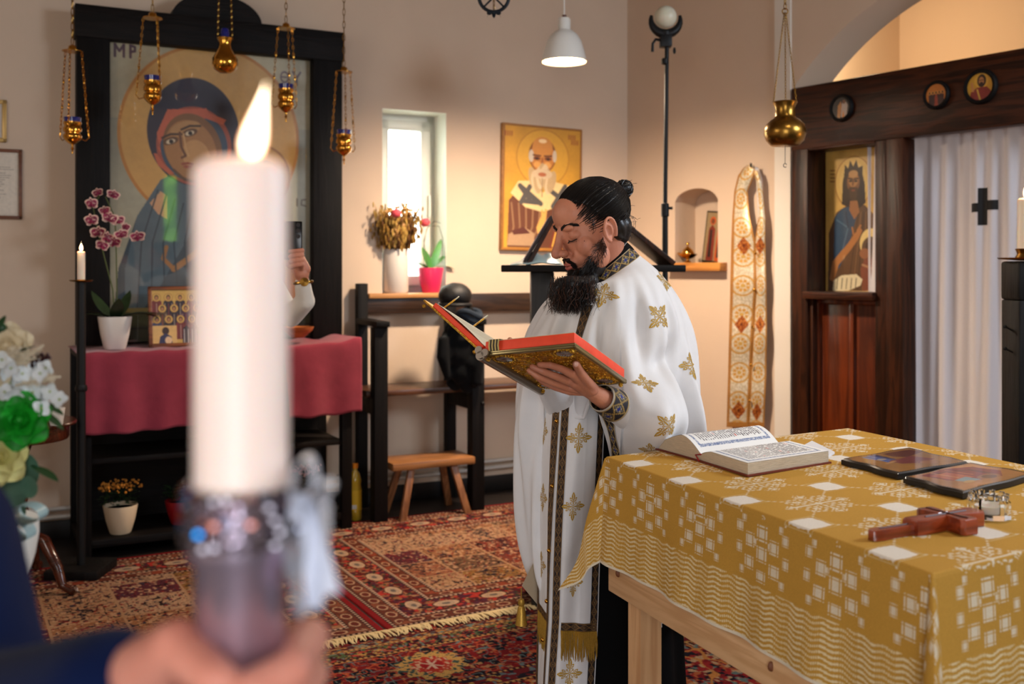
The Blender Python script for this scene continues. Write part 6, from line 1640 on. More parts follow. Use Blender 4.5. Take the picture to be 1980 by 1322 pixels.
cf3 = coll([(1134, 552, 1216, 474, 2.97, .064, .064), (1138, 548, 1211, 467, 2.97, .060, .060), (1146, 538, 1204, 458, 2.97, .052, .052)])
A_, K_ = np.meshgrid(np.arange(-180, 180, 2.), np.linspace(0, 2, 60)); cd3 = np.empty(A_.shape + (3,)); cd3[:] = (20, 18, 20); cd3[(K_ * 2.6) % 1 < .45] = (214, 210, 204)
big_grid('shirt_collar', cf3(A_, K_) - OFFM, vmat('striped_shirt', rough=.7), cd3, man, closed_u=True)

# black cassock below
CST = ring_table([(1090, 600, 1270, 590, 3.02, .12, .12), (1060, 800, 1300, 800, 3.02, .15, .16), (1056, 1000, 1305, 1000, 3.02, .15, .17), (1056, 1200, 1314, 1200, 3.02, .16, .18), (1048, 1400, 1326, 1400, 3.02, .19, .2), (1044, 1512, 1336, 1512, 3.02, .2, .21)])
A_, K_ = np.meshgrid(np.arange(-180, 180, 2.), np.linspace(0, 5, 80)); X, Y, Z = ring_points(CST, K_, np.radians(A_))
fo = .008 * np.sin(9 * np.radians(A_) + .3 * K_) * np.clip(K_ / 3, 0, 1); cs = big_grid('cassock', np.stack([X + fo * np.sin(np.radians(A_)), Y - fo * np.cos(np.radians(A_)), Z], -1) - OFFM, MATS['black_cassock_cloth'], None, man, closed_u=True)
cs['label'] = 'black cassock'
for sx_ in (-.06, .07): MB().ball((sx_, -.20, .035), (.045, .11, .035), 16, 10).build('shoe', mat('black_shoe', (12, 11, 11), rough=.3), man)

# long stole hanging in front
SPY = [640, 760, 800, 900, 1000, 1100, 1200, 1322, 1480]
SL = [1064, 1050, 1046, 1039, 1037, 1038, 1039, 1037, 1036]; SM = [1096, 1087, 1084, 1078, 1072, 1068, 1065, 1057, 1050]; SR = [1186, 1172, 1170, 1166, 1163, 1160, 1157, 1151, 1146]
def st_surf(u, v):
    """u: -1 left edge, 0 centre, 1 right edge; v = picture height / 100"""
    py = v * 100.0; l, m_, r = [np.interp(py, SPY, q_) for q_ in (SL, SM, SR)]
    px = np.where(u < 0, m_ + (m_ - l) * u, m_ + (r - m_) * u)
    dep = np.interp(u, [-1.15, -1, -.6, -.25, 0, .25, .6, 1, 1.15], [2.945, 2.915, 2.85, 2.805, 2.790, 2.786, 2.80, 2.845, 2.87])
    dep = dep + .004 * np.sin(u * 7 + v * .9) + .003 * np.sin(v * 3.1 + u * 3) + .003 * np.sin(u * 16 + v * .5)
    X = (px - 990) / FPX * dep; Z = EYE - (py - HZ) / FPX * (dep * .35 + 2.79 * .65)
    return np.stack([X, dep, Z], -1)
U_, V_ = np.meshgrid(np.linspace(-1, 1, 120), np.linspace(7.5, 14.8, 240))
stl = big_grid('stole', st_surf(U_, V_) - OFFM, M_robe, None, man); smd = stl.modifiers.new('thickness', 'SOLIDIFY'); smd.thickness = .004; smd.offset = 1
stl['label'] = 'long white stole with gold crosses and dark trim'
vv = np.linspace(7.55, 14.7, 80)
for uc, wd in ((.10, .020), (-.22, .018), (.90, .026), (-.90, .022)):
    trim('trim_band', st_surf, np.full(80, uc), vv, wd, stl, 0, res=.0014)
def st_vs(a, b): return np.linspace(a, b, 30)
trim('piping', st_surf, np.full(80, -.02), vv, .003, stl, 0).data.materials[0] = M_robe
us2, vs2 = np.linspace(-1, 1, 160), np.arange(7.4, 14.5, .02)
for (px, py, h, sx_) in ((1052, 832, .040, .9), (1119, 846, .042, 1), (1050, 960, .040, .9), (1108, 978, .040, 1), (1046, 1090, .038, .9), (1108, 1126, .040, 1), (1101, 1300, .040, 1)):
    u0, v0 = find_uv(st_surf, px, py, us2, vs2)
    e = .01; lu = np.linalg.norm(st_surf(u0 + e, v0) - st_surf(u0 - e, v0)) / (2 * e); lv = np.linalg.norm(st_surf(u0, v0 + e) - st_surf(u0, v0 - e)) / (2 * e)
    g = np.linspace(-1, 1, 96); gx, gy = np.meshgrid(g, g); p = st_surf(u0 + gx * h / lu * .9, v0 + gy * h / lv)
    big_grid('embroidered_cross', p + np.array([-.0003, -.0022, 0]) - OFFM, M_emb, None, stl, mask=cross_mask(gx, gy)[:-1, :-1], smooth=False)
for (px, py) in ((1077, 814), (1069, 938), (1063, 1063), (1058, 1161), (1051, 1235)):
    u0, v0 = find_uv(st_surf, px, py, us2, vs2); p = Vector(st_surf(np.array(u0), np.array(v0)) - OFFM)
    MB().ball(p + Vector((-.002, -.006, 0)), (.006, .006, .006), 12, 8).build('gold_button', M_brass, stl)
for ua_, ub_, pya, pyb, ln_ in ((-.95, -.30, 1188, 1200, .085), (.22, .98, 1212, 1222, .078)):
    uu_ = np.linspace(ua_, ub_, 40); v_1 = np.linspace(pya, pyb, 40) / 100
    # cross band then the hanging gold fringe
    q = np.stack([st_surf(uu_, v_1 + d) for d in np.linspace(-.10, .06, 14)], 0); q[..., 1] -= .003
    S_ = np.repeat(np.linspace(0, .1, 40)[None, :], 14, 0); W_2 = np.repeat(np.linspace(-1, 1, 14)[:, None], 40, 1)
    big_grid('trim_band', q - OFFM, M_trim, band_dye(S_, W_2, 0), stl)
    mb = MB(); rg = random.Random(11)
    for k in range(int(70 * (ub_ - ua_))):
        u0 = ua_ + (ub_ - ua_) * (k + rg.random()) / int(70 * (ub_ - ua_)); v0 = np.interp(u0, [ua_, ub_], [pya, pyb]) / 100 + .05
        p = Vector(st_surf(np.array(u0), np.array(v0)) - OFFM) + Vector((0, -.006, 0)); L = ln_ * rg.uniform(.85, 1.05)
        mb.tube([p, p + Vector((rg.uniform(-.002, .002), -.003, -L * .5)), p + Vector((rg.uniform(-.004, .004), -.002, -L))], [.0016, .0018, .0008], 5)
    mb.build('gold_fringe', M_gold, stl)
# tassel and lining corner left of the stole
tp_ = P(1008, 1135, 2.9) - Vector(OFFM); mb = MB().tube([tp_ + Vector((.0, 0, .0)), tp_ + Vector((0, 0, -.03))], .0015, 5).lathe([(0, -.03), (.008, -.034), (.010, -.045), (.007, -.052), (.010, -.058), (.017, -.105), (0, -.105)], tp_, 16)
mb.build('tassel', M_gold, cloak)
q0, q1, q2, q3 = [P(*a_) - Vector(OFFM) for a_ in ((1044, 1062, 2.93), (1009, 1132, 2.90), (1042, 1172, 2.93), (1052, 1120, 2.96))]
MB().add([q0, q1, q2, q3], [(0, 1, 2, 3)]).build('cloak_corner', mat('beige_lining', (196, 176, 148), rough=.7), cloak)

# ---- the head
psi, th = math.radians(23), math.radians(20)
Fv = Vector((-math.cos(psi) * math.cos(th), -math.sin(psi) * math.cos(th), -math.sin(th))); Lv = Vector((math.sin(psi), -math.cos(psi), 0)); Uv = Fv.cross(Lv)
HS = 1.10; HO = P(1146, 443, 2.925)
HM = Matrix(((Fv.x * HS, Lv.x * HS, Uv.x * HS, HO.x - OFFM[0]), (Fv.y * HS, Lv.y * HS, Uv.y * HS, HO.y - OFFM[1]), (Fv.z * HS, Lv.z * HS, Uv.z * HS, HO.z), (0, 0, 0, 1)))
M_skin = mat('skin', (204, 136, 106), rough=.52, sss=.12, color2=(178, 112, 88), vscale=9, bump=.08, bscale=260)
h = MB()
h.ball((-.012, 0, .041), (.096, .075, .080), 32, 24); h.ball((.022, 0, .004), (.068, .062, .090), 28, 22); h.ball((.036, 0, -.070), (.046, .046, .042), 24, 18); h.ball((.062, 0, -.088), (.024, .026, .02), 18, 14)
h.ball((.038, 0, .056), (.055, .060, .05), 24, 18)
for s_i in (-1, 1):
    h.ball((.050, s_i * .040, -.026), (.028, .023, .030), 18, 14); h.ball((.078, s_i * .026, .030), (.013, .026, .010), 16, 12); h.ball((.068, s_i * .033, .008), (.017, .019, .0135), 18, 14)
    h.ball((.104, s_i * .0125, -.030), (.013, .009, .010), 14, 10); h.ball((.030, s_i * .052, -.060), (.030, .016, .034), 16, 12)
    h.ball((.060, s_i * .022, -.05), (.026, .020, .026), 16, 12)
h.capsule((.088, 0, .026), (.103, 0, -.002), .0095, .0105).capsule((.103, 0, -.002), (.120, 0, -.023), .0105, .0125); h.ball((.119, 0, -.027), (.0145, .0125, .0112), 16, 12)
h.ball((.082, 0, -.060), (.020, .028, .020), 18, 14); h.ball((.092, 0, -.043), (.012, .012, .012))
# ear
for s_i in (-1, 1):
    h.ball((-.004, s_i * .074, -.008), (.017, .006, .027), 16, 12, Matrix.Rotation(-.25, 3, 'Y'))
    er_ = [(-.006 + .018 * math.cos(a_) * (1 if a_ < 4 else .8) - .004 * math.sin(a_), s_i * (.082 + .002 * math.cos(a_)), -.006 + .030 * math.sin(a_)) for a_ in [math.radians(x) for x in range(-80, 235, 18)]]
    h.tube(er_, .0042, 8); h.tube([(.006, s_i * .080, .004), (-.002, s_i * .084, .010), (-.010, s_i * .083, .0), (-.008, s_i * .082, -.016)], .0032, 7); h.ball((.004, s_i * .080, -.030), (.008, .005, .009), 10, 8); h.ball((.012, s_i * .078, -.010), (.005, .005, .007), 8, 6)
h.v = [tuple(HM @ Vector(p)) for p in h.v]
nb1, nb2 = HM @ Vector((-.030, 0, -.03)), P(1184, 560, 2.975) - Vector(OFFM)
h.capsule(nb1, nb2, .050, .048, 24)
head = fused('head', h, .0028, M_skin, man, 7); head['label'] = 'bowed head and neck'
def hp_(x, y, z): return HM @ Vector((x, y, z))
M_hair = mat('black_hair', (14, 11, 11), rough=.38, aniso=.5, var=.25, vscale=60)
M_beard = mat('dark_brown_beard', (20, 13, 11), rough=.5, var=.3, vscale=60)
M_brow = mat('eyebrow_hair', (24, 15, 12), rough=.7)
for s_i in (-1, 1):
    mb = MB(); rg = random.Random(5)
    ctl = [(.0905, .011, .029), (.0885, .026, .0355), (.078, .043, .0375), (.064, .056, .032)]
    for k in range(170):
        f = rg.random() * .9; i_ = min(2, int(f * 3)); g_ = f * 3 - i_; a_, b_ = Vector(ctl[i_]), Vector(ctl[i_ + 1]); c_ = a_.lerp(b_, g_) + Vector((rg.uniform(-.001, .0015), 0, rg.uniform(-.0035, .0025)))
        d_ = (b_ - a_).normalized() * .011 + Vector((0, 0, .002 * (1 - f)))
        mb.tube([hp_(p_.x, p_.y * s_i, p_.z) for p_ in (c_, c_ + d_ * .5 + Vector((.001, 0, 0)), c_ + d_)], [.0008, .0008, .0003], 4)
    mb.build('eyebrow', M_brow, head)
    mb = MB().tube([hp_(*p_) for p_ in ((.0835, s_i * .018, .0005), (.0862, s_i * .027, -.0035), (.0835, s_i * .037, -.0045), (.0735, s_i * .0475, -.002))], [.0009, .0016, .0017, .001], 6)
    for k in range(14):
        f = k / 13; y_ = .020 + .026 * f; x_ = .0865 - .013 * (f - .3) ** 2 * 2; mb.tube([hp_(x_, s_i * y_, -.0035), hp_(x_ + .005, s_i * (y_ + .003 * f), -.0078)], .0005, 4)
    mb.build('lashes', M_brow, head)
    MB().tube([hp_(*p_) for p_ in ((.0815, s_i * .019, .0135), (.0825, s_i * .028, .0165), (.078, s_i * .040, .0155), (.068, s_i * .050, .011))], .0007, 5).build('eyelid_crease', mat('skin_crease', (128, 76, 58), rough=.6), head)
    MB().ball(hp_(.1095, s_i * .0085, -.0375), .0028, 8, 6).build('nostril', mat('nostril_dark', (60, 24, 18), rough=.8), head)
lipm = MB()
lipm.tube([hp_(*p_) for p_ in ((.090, -.022, -.065), (.1005, -.010, -.0605), (.1030, 0, -.0625), (.1005, .010, -.0605), (.090, .022, -.065))], [.001, .004, .0035, .004, .001], 10)
lipm.tube([hp_(*p_) for p_ in ((.090, -.020, -.067), (.0995, -.010, -.0705), (.1015, 0, -.0715), (.0995, .010, -.0705), (.090, .020, -.067))], [.001, .0045, .0055, .0045, .001], 10)
lipm.build('lips', mat('lips', (168, 84, 72), rough=.4), head)
for (x, y, z, r) in ((.062, .058, -.012, .0013), (.058, .056, -.040, .0017)): MB().ball(hp_(x, y * 1.02, z), r, 8, 6).build('mole', mat('mole', (70, 36, 26), rough=.6), head)

# hair cap drawn back to a bun
HC, HR = Vector((-.017, 0, .044)), Vector((.101, .081, .085))
BUN = HM.inverted() @ (P(1206, 365, 2.97) - Vector(OFFM)); BNK = HM.inverted() @ (P(1190, 371, 2.965) - Vector(OFFM))
def line_z(x, y): return (.036 + x * .80 if x > 0 else max(-.04, .036 + x * 2.2)) + (.012 if x > .02 else 0) - .10 * max(0, abs(y) - .05) * (1 if x > 0 else 0)
n_, m_2 = 160, 120
th_ = np.linspace(0, 2 * PI, n_, endpoint=False); ph_ = np.linspace(-PI / 2, PI / 2, m_2); TT, PP = np.meshgrid(th_, ph_)
lx, ly, lz = HC.x + HR.x * np.cos(PP) * np.cos(TT), HR.y * np.cos(PP) * np.sin(TT), HC.z + HR.z * np.sin(PP)
bd = (BNK - HC); bd = Vector((bd.x / HR.x, bd.y / HR.y, bd.z / HR.z)).normalized()
dirs = np.stack([np.cos(PP) * np.cos(TT), np.cos(PP) * np.sin(TT), np.sin(PP)], -1)
azb = np.arctan2(dirs @ np.array(bd.cross(Vector((0, 1, 0))).normalized()), dirs[..., 1]); rip = .0012 * np.sin(azb * 60 + 3 * np.sin(azb * 7)) + .0008 * np.sin(azb * 131)
lx += rip * dirs[..., 0]; ly += rip * dirs[..., 1]; lz += rip * dirs[..., 2]
lim = np.where(lx > 0, .036 + lx * .80, np.where(lx > -.02, .036 + lx * 3.2, -.028 + (lx + .02) * 1.0)) + np.where(lx > .02, .012, 0) - .10 * np.clip(np.abs(ly) - .05, 0, 1) * (lx > 0)
keep = (lz > lim)[:-1, :]
Lc = np.stack([lx, ly, lz, np.ones_like(lx)], -1) @ np.array(HM).T
hair = big_grid('hair', Lc[..., :3], M_hair, None, head, mask=keep, closed_u=True)
sh = hair.modifiers.new('thickness', 'SOLIDIFY'); sh.thickness = .006; sh.offset = -1
rg = random.Random(21); mb = MB()
def on_cap(d, lift=0.0): d = d.normalized(); return HC + Vector((d.x * HR.x, d.y * HR.y, d.z * HR.z)) * (1 + lift)
for k in range(900):
    y_ = rg.uniform(-1, 1); side_ = rg.random()
    # start on the hairline, walk over the cap to the bun
    if side_ < .7:
        f = rg.random(); x_ = .078 - .078 * f + rg.uniform(-.01, .004); yv = .082 * math.sin(f * PI / 2) * rg.uniform(.2, 1.0) * rg.choice((-1, 1))
    else: f = rg.random(); x_ = -.075 * f; yv = .078 * rg.choice((-1, 1)) * math.sqrt(max(0.02, 1 - f * f))
    z_ = line_z(x_, yv) - rg.uniform(-.002, .007)
    d0 = Vector(((x_ - HC.x) / HR.x, yv / HR.y, (z_ - HC.z) / HR.z)).normalized()
    ang = d0.angle(bd); pts = []; lf_ = rg.uniform(.004, .022)
    for i in range(9):
        f = i / 8; d_ = d0.slerp(bd, f) if ang > .01 else d0
        pts.append(HM @ on_cap(d_, lf_ * (math.sin(PI * min(1, f + .12)) ** .7) ))
    mb.tube(pts, [.0006] + [.0011] * 7 + [.0008], 4, cap=False)
mb.build('hair_strands', M_hair, hair)
nm_ = MB()
for (x, y, z, r) in ((-.058, 0, -.012, (.046, .062, .052)), (-.046, .040, -.008, (.024, .030, .040)), (-.038, .048, .012, (.022, .024, .030)), (-.046, -.040, -.008, (.024, .028, .040)), (-.066, 0, -.040, (.026, .040, .026))): nm_.ball((x, y, z), r, 16, 12)
nm_.v = [tuple(HM @ Vector(p)) for p in nm_.v]; fused('nape_hair', nm_, .004, M_hair, hair, 4)
bw = HM @ BUN; bk = HM @ BNK
mb = MB().ball(bw, (.0255, .0265, .0255), 20, 14).tube([HM @ (HC + (BNK - HC) * .86), bk, bw], [.028, .017, .014], 14)
for k in range(46):
    ax_ = Vector((rg.uniform(-1, 1), rg.uniform(-1, 1), rg.uniform(-1, 1))).normalized(); e1 = ax_.orthogonal().normalized(); e2 = ax_.cross(e1); a0_ = rg.uniform(0, 6); rr_ = rg.uniform(.0245, .0275)
    mb.tube([bw + (e1 * math.cos(a0_ + q * .35) + e2 * math.sin(a0_ + q * .35)) * rr_ + ax_ * .004 for q in range(10)], .0014, 5)
mb.build('hair_bun', M_hair, hair)
mb = MB()
for k in range(60):      # loose curls at the nape, the temple and from the bun
    if k < 36: o_ = HM @ Vector((rg.uniform(-.10, -.05), rg.uniform(-.03, .07), rg.uniform(-.05, .03))); dr = Vector((rg.uniform(.0, .03), rg.uniform(-.01, .01), rg.uniform(-.05, .01)))
    elif k < 48: o_ = bw + Vector((rg.uniform(-.01, .02), 0, rg.uniform(-.01, .018))); dr = Vector((rg.uniform(.0, .03), 0, rg.uniform(-.01, .015)))
    else: o_ = HM @ Vector((rg.uniform(.01, .04), .07, rg.uniform(.02, .05))); dr = Vector((-.004, -.004, -.022))
    w_ = rg.uniform(.003, .009); f0 = rg.uniform(0, 6)
    mb.tube([o_ + dr * (i / 7) + Vector((w_ * math.sin(f0 + i * .9), 0, w_ * math.cos(f0 + i * .9))) for i in range(8)], .00045, 4)
mb.build('loose_curls', M_hair, hair)

# beard and moustache
def wp(px, py, Y): return P(px, py, Y) - Vector(OFFM)
c = MB()
c.v = []; 
for (x, y, z, r) in ((.066, 0, -.100, (.027, .038, .018)), (.044, .037, -.090, (.030, .019, .022)), (.044, -.037, -.090, (.030, .019, .022)), (.022, .054, -.066, (.018, .008, .020)), (.024, -.056, -.062, (.018, .008, .020)), (.098, 0, -.048, (.009, .020, .005))):
    c.ball((x, y, z), r, 16, 12)
c.v = [tuple(HM @ Vector(p)) for p in c.v]
for (px, py, Y, rx, rz) in ((1107, 547, 2.83, .052, .020), (1104, 560, 2.83, .052, .032), (1100, 576, 2.83, .038, .026)): c.ball(wp(px, py, Y), (rx, .042, rz), 18, 14)
c.ball(wp(1138, 544, 2.87), (.030, .026, .026), 16, 12); c.ball(wp(1122, 566, 2.84), (.030, .034, .034), 16, 12); c.ball(wp(1112, 588, 2.84), (.022, .026, .020), 14, 10)
beard = fused('beard', c, .004, M_beard, head, 4)
mb = MB(); mb2 = MB(); rg = random.Random(9)
for k in range(3800):
    f = rg.random(); u_ = rg.uniform(-1, 1)
    if f < .10:      # below the lip
        o_ = HM @ Vector((.088 + rg.uniform(-.012, .006), rg.uniform(-.028, .028), -.082 + rg.uniform(-.006, .006))); end = o_ + Vector((rg.uniform(-.025, .01), rg.uniform(-.02, .01), -rg.uniform(.04, .09))); am = rg.uniform(.001, .004)
    elif f < .62:      # hanging mass
        px = 1110 + u_ * 52 * math.sqrt(rg.random()); py = rg.uniform(533, 578); Y = 2.83 + rg.uniform(-.05, .04); o_ = wp(px, py, Y)
        end = wp(1106 + (px - 1108) * .9 + rg.gauss(0, 8), min(605, py + rg.uniform(18, 52)), Y + rg.uniform(-.02, .02)); am = rg.uniform(.002, .010)
    elif f < .88:    # along the jaw
        sd = 1 if rg.random() < .75 else -1; q = rg.random()
        lo_ = Vector((.012 + .058 * q, sd * (.0665 - .036 * q * q), -.030 - .056 * q + rg.uniform(-.014, .012))); o_ = HM @ lo_
        end = o_ + Vector((rg.uniform(-.030, .006), rg.uniform(-.012, .002), -rg.uniform(.012, .045) * (.5 + q))); am = rg.uniform(.0005, .0035)
    else:            # moustache
        sd = rg.choice((-1, 1)); q = rg.random(); lo_ = Vector((.1030 - .004 * q, sd * (.002 + .016 * q), -.0445 - .007 * q + rg.uniform(-.004, .003))); o_ = HM @ lo_
        end = HM @ (lo_ + Vector((-.008, sd * (.012 + .010 * rg.random()), -.014 - .012 * rg.random()))); am = .0006
    pts = []; f0 = rg.uniform(0, 6); fr_ = rg.uniform(.8, 1.8)
    for i in range(7):
        t_ = i / 6; p = o_.lerp(end, t_) + Vector((math.sin(f0 + i * fr_), math.cos(f0 * 2 + i * fr_), math.sin(f0 * 3 + i)) ) * am * t_
        pts.append(p)
    (mb2 if (f < .62 and rg.random() < .22) or (f > .62 and f < .88 and q < .35) else mb).tube(pts, [.0007, .0007, .0007, .0006, .0006, .0005, .0003], 3, cap=False)
mb.build('beard_hairs', M_beard, beard); mb2.build('beard_light_hairs', mat('brown_beard_hair', (74, 44, 30), rough=.5), beard)

# ---- the gilded gospel book (top-level thing held in the hands)
K1, K2, K3, KL = P(931, 684, 2.45), P(1112, 666, 2.345), P(1239, 735, 2.60), P(814, 579, 2.575)
ea = (K2 - K1); wa = ea.length; ea.normalize(); ebk = (K3 - K2); ebk -= ea * ebk.dot(ea); hb = ebk.length; ebk.normalize(); nb_k = ea.cross(ebk)
if nb_k.z < 0: nb_k = -nb_k
el = (KL - K1); el -= ebk * el.dot(ebk); wl_ = el.length; el.normalize(); nl_k = el.cross(ebk); nl_k = nl_k if nl_k.z > 0 else -nl_k
gb = thing('gilded_book', 'large open liturgical book with orange page edges and ornate gilt metal cover held by the robed man', 'book', loc=K1); gb['label'] = 'large open gilt-covered book with orange page edges held by the robed man'
def fr_m(o, x, y, z): return Matrix(((x.x, y.x, z.x, o.x), (x.y, y.y, z.y, o.y), (x.z, y.z, z.z, o.z), (0, 0, 0, 1)))
RM = fr_m(Vector((0, 0, 0)), ea, ebk, nb_k); LM = fr_m(Vector((0, 0, 0)), el, ebk, nl_k)
M_gilt = mat('gilt_metal', (214, 164, 62), rough=.36, metal=1.0, var=.3, vscale=120, bump=.9, bscale=170)
M_edgem = mat('pale_gilt_edge', (150, 136, 96), rough=.3, metal=.9)
M_orange = mat('orange_page_edges', (238, 74, 42), rough=.6, var=.08, vscale=30)
M_pages = mat('aged_pages', (200, 190, 160), rough=.8, var=.06, vscale=40)
TK = .026
MB().box(0, wa, 0, hb, 0, .005, .0015, RM).build('cover', M_edgem, gb)
cov = gb.children[-1]
# ornate relief under the cover
mb = MB(); rg = random.Random(3)
mb.box(.012, wa - .012, .012, hb - .012, -.003, .0005, .001, RM)
for k in range(420):
    x, y = rg.uniform(.018, wa - .018), rg.uniform(.018, hb - .018); r = rg.uniform(.003, .008); a0_ = rg.uniform(0, 6); n_s = rg.choice((1, -1))
    mb.tube([RM @ Vector((x + r * (1 - q / 9) * math.cos(a0_ + n_s * q * .75), y + r * (1 - q / 9) * math.sin(a0_ + n_s * q * .75), -.0038)) for q in range(8)], .0011, 5)
mb.build('relief_scrolls', M_gilt, cov)
mb = MB()
for b0_, b1_, y0_, y1_ in ((0, wa, 0, .008), (0, wa, hb - .008, hb), (0, .008, 0, hb), (wa - .008, wa, 0, hb)): mb.box(b0_, b1_, y0_, y1_, -.006, .001, .002, RM)
mb.build('raised_rim', M_edgem, cov)
M_enam = mat('enamel_dark', (40, 40, 44), rough=.2, coat=.5, color2=(150, 130, 120), vscale=90)
for (fx, fy) in ((.17, .12), (.82, .12), (.17, .88), (.82, .88), (.5, .5)):
    R_1 = .030 if fx != .5 else .040; cx_, cy_ = fx * wa, fy * hb
    m = MB(); m.lathe([(0, -.0035), (R_1 * .62, -.0035), (R_1 * .66, -.007), (R_1 * .62, -.0078), (0, -.0078)], n=28); m.v = [tuple(RM @ (Vector((cx_, cy_, 0)) + Vector(p))) for p in m.v]
    md = m.build('medallion', M_enam, cov)
    m = MB()
    for q in range(26): an = 2 * PI * q / 26; m.ball(RM @ Vector((cx_ + R_1 * .84 * math.cos(an), cy_ + R_1 * .84 * math.sin(an), -.006)), .0026, 8, 6)
    m.tube([RM @ Vector((cx_ + R_1 * math.cos(an), cy_ + R_1 * math.sin(an), -.005)) for an in [2 * PI * q / 30 for q in range(30)]], .0018, 6, closed=True)
    m.build('bead_ring', M_gilt, md)
for (x, y) in ((.012, .012), (wa - .012, .012), (.012, hb - .012), (wa - .012, hb - .012)):
    m = MB(); m.ball(RM @ Vector((x, y, -.011)), .006, 12, 8); m.build('foot_stud', M_gilt, cov)
MB().box(.006, wa - .005, .006, hb - .006, .005, .005 + TK, .001, RM).build('page_block', M_orange, gb)
MB().box(.0075, wa - .007, .0075, hb - .0075, .005 + TK, .0066 + TK, 0, RM).build('top_page', M_pages, gb)
# left half
TL = .012
MB().box(0.012, wl_, 0, hb, 0, .005, .0015, LM).build('cover', M_gilt, gb)
MB().box(.014, wl_ - .03, .006, hb - .006, .005, .005 + TL, .001, LM).build('page_block', M_orange, gb)
cvp = MB(); nI = 90
T = np.zeros((60, nI, 3)); dy = np.zeros((60, nI, 3)); dy[:] = (206, 198, 172)
for j in range(60):
    for i in range(nI):
        p = LM @ Vector((.012 + (wl_ - .045) * i / (nI - 1), .008 + (hb - .016) * j / 59, .0058 + TL + .004 * math.sin(PI * i / (nI - 1)) )); T[j, i] = p
xx = np.linspace(0, 1, nI)[None, :] + np.zeros((60, 1)); yy_ = np.linspace(0, 1, 60)[:, None] + np.zeros((1, nI))
dy[(xx > .1) & (xx < .9) & (yy_ > .08) & (yy_ < .92) & ((xx * 22) % 1 < .4)] = (160, 150, 128)
big_grid('top_page', T, vmat('paper', rough=.7), dy, gb)
# spine roll, ribbon, clasps
MB().tube([ebk * -.004 + nb_k * -.004, ebk * (hb + .004) + nb_k * -.004], .0135, 18).build('spine', mat('silver_spine', (150, 140, 128), rough=.3, metal=.9), gb)
for o_ in (Vector((0, 0, 0)), el * .012 + nl_k * .006, ea * .012 + nb_k * .004): MB().tube([ebk * -.008 + nb_k * -.004 + o_, ebk * -.003 + nb_k * -.004 + o_], .0095, 16).build('spine_cap', MATS['silver_spine'], gb)
rbm = MB(); rbs = []
for i_, (w0, w1_) in enumerate(((.020, .0245), (.029, .0325), (.037, .0410))):
    pass
def ribbon_strip(x0, x1, mt):
    pts = [(.004, 0), (.004 + TK * .5, -.004), (.007 + TK, -.003), (.010 + TK, .012), (.008 + TK, .05), (.007 + TK, hb * .6)]
    rows_ = []
    for z, y in pts: rows_.append([list(RM @ Vector((x0 + y * .12, y + .003, z))), list(RM @ Vector((x1 + y * .12, y + .003, z)))])
    MB().grid(np.array(rows_)).build('ribbon', mt, gb)
M_rg, M_rb = mat('gold_ribbon', (190, 164, 96), rough=.5), mat('black_ribbon', (20, 18, 20), rough=.6)
for i_, x0 in enumerate(np.linspace(.018, .046, 8)[:-1]): ribbon_strip(x0, x0 + .0041, M_rg if i_ % 2 == 0 else M_rb)
for fy in (.24, .72):
    o_ = LM @ Vector((wl_ - .004, fy * hb, .004)); d_ = (nl_k * .75 + ebk * .0 + Vector((.65, 0, .25))).normalized()
    m = MB().bar(o_, o_ + d_ * .046, .030, .004, up=nl_k.cross(d_).cross(d_), bev=.001); cl = m.build('clasp', M_gilt, gb)
    MB().bar(o_ + d_ * .040, o_ + d_ * .058, .026, .003, up=nl_k.cross(d_).cross(d_), bev=.001).build('clasp_tip', mat('pale_clasp', (206, 196, 166), rough=.35, metal=.4), cl)
for fx, fy in ((wl_ - .012, .0), (.02, .0)): MB().ball(LM @ Vector((fx, fy + .002, -.008)), .005, 10, 8).build('cover_stud', M_gilt, gb)

# ---- hands
OFV = Vector(OFFM)
def under(px, py, gap):     # point just below the cover plane on the sight line
    r = Vector(((px - 990) / FPX, 1, -(py - HZ) / FPX)); o = Vector((0, 0, EYE)); pl = K1 - nb_k * (.008 + gap); t_ = (pl - o).dot(nb_k) / r.dot(nb_k); return o + r * t_ - OFV
hm = MB()
chains = {'index': [(1044, 705, .010), (1064, 706, .013), (1086, 713, .016), (1108, 724, .020)], 'middle': [(1029, 709, .010), (1048, 717, .018), (1074, 727, .024), (1100, 737, .024)],
          'ring': [(1023, 716, .010), (1041, 728, .022), (1067, 739, .028), (1097, 748, .028)], 'pinky': [(1032, 724, .010), (1050, 739, .020), (1073, 749, .028), (1102, 756, .030)],
          'thumb': [(1114, 704, .011), (1121, 718, .016), (1133, 735, .024), (1146, 752, .028)]}
rad = {'index': (.0076, .0085, .0092, .0115), 'middle': (.0076, .0088, .0096, .012), 'ring': (.0072, .0084, .0092, .0115), 'pinky': (.0064, .0074, .0082, .011), 'thumb': (.0095, .0108, .0125, .016)}
for k_, ch in chains.items():
    pts = [under(*c_) for c_ in ch]; r_ = rad[k_]
    for i in range(3): hm.capsule(pts[i], pts[i + 1], r_[i], r_[i + 1], 14)
    if k_ != 'thumb': hm.capsule(pts[3], under(1142, 752, .030), r_[3], .018, 14)
wr_ = under(1152, 762, .030)
hm.capsule(under(1112, 738, .026), wr_, .017, .0215, 16); hm.capsule(under(1128, 745, .026), wr_, .019, .0215, 16)
elb = P(1236, 812, 2.78) - OFV
hm.capsule(wr_, wr_.lerp(elb, .35), .0225, .028, 18)
hand = fused('left_hand', hm, .0024, M_skin, man, 5); hand['label'] = 'hand spread under the gilt cover'
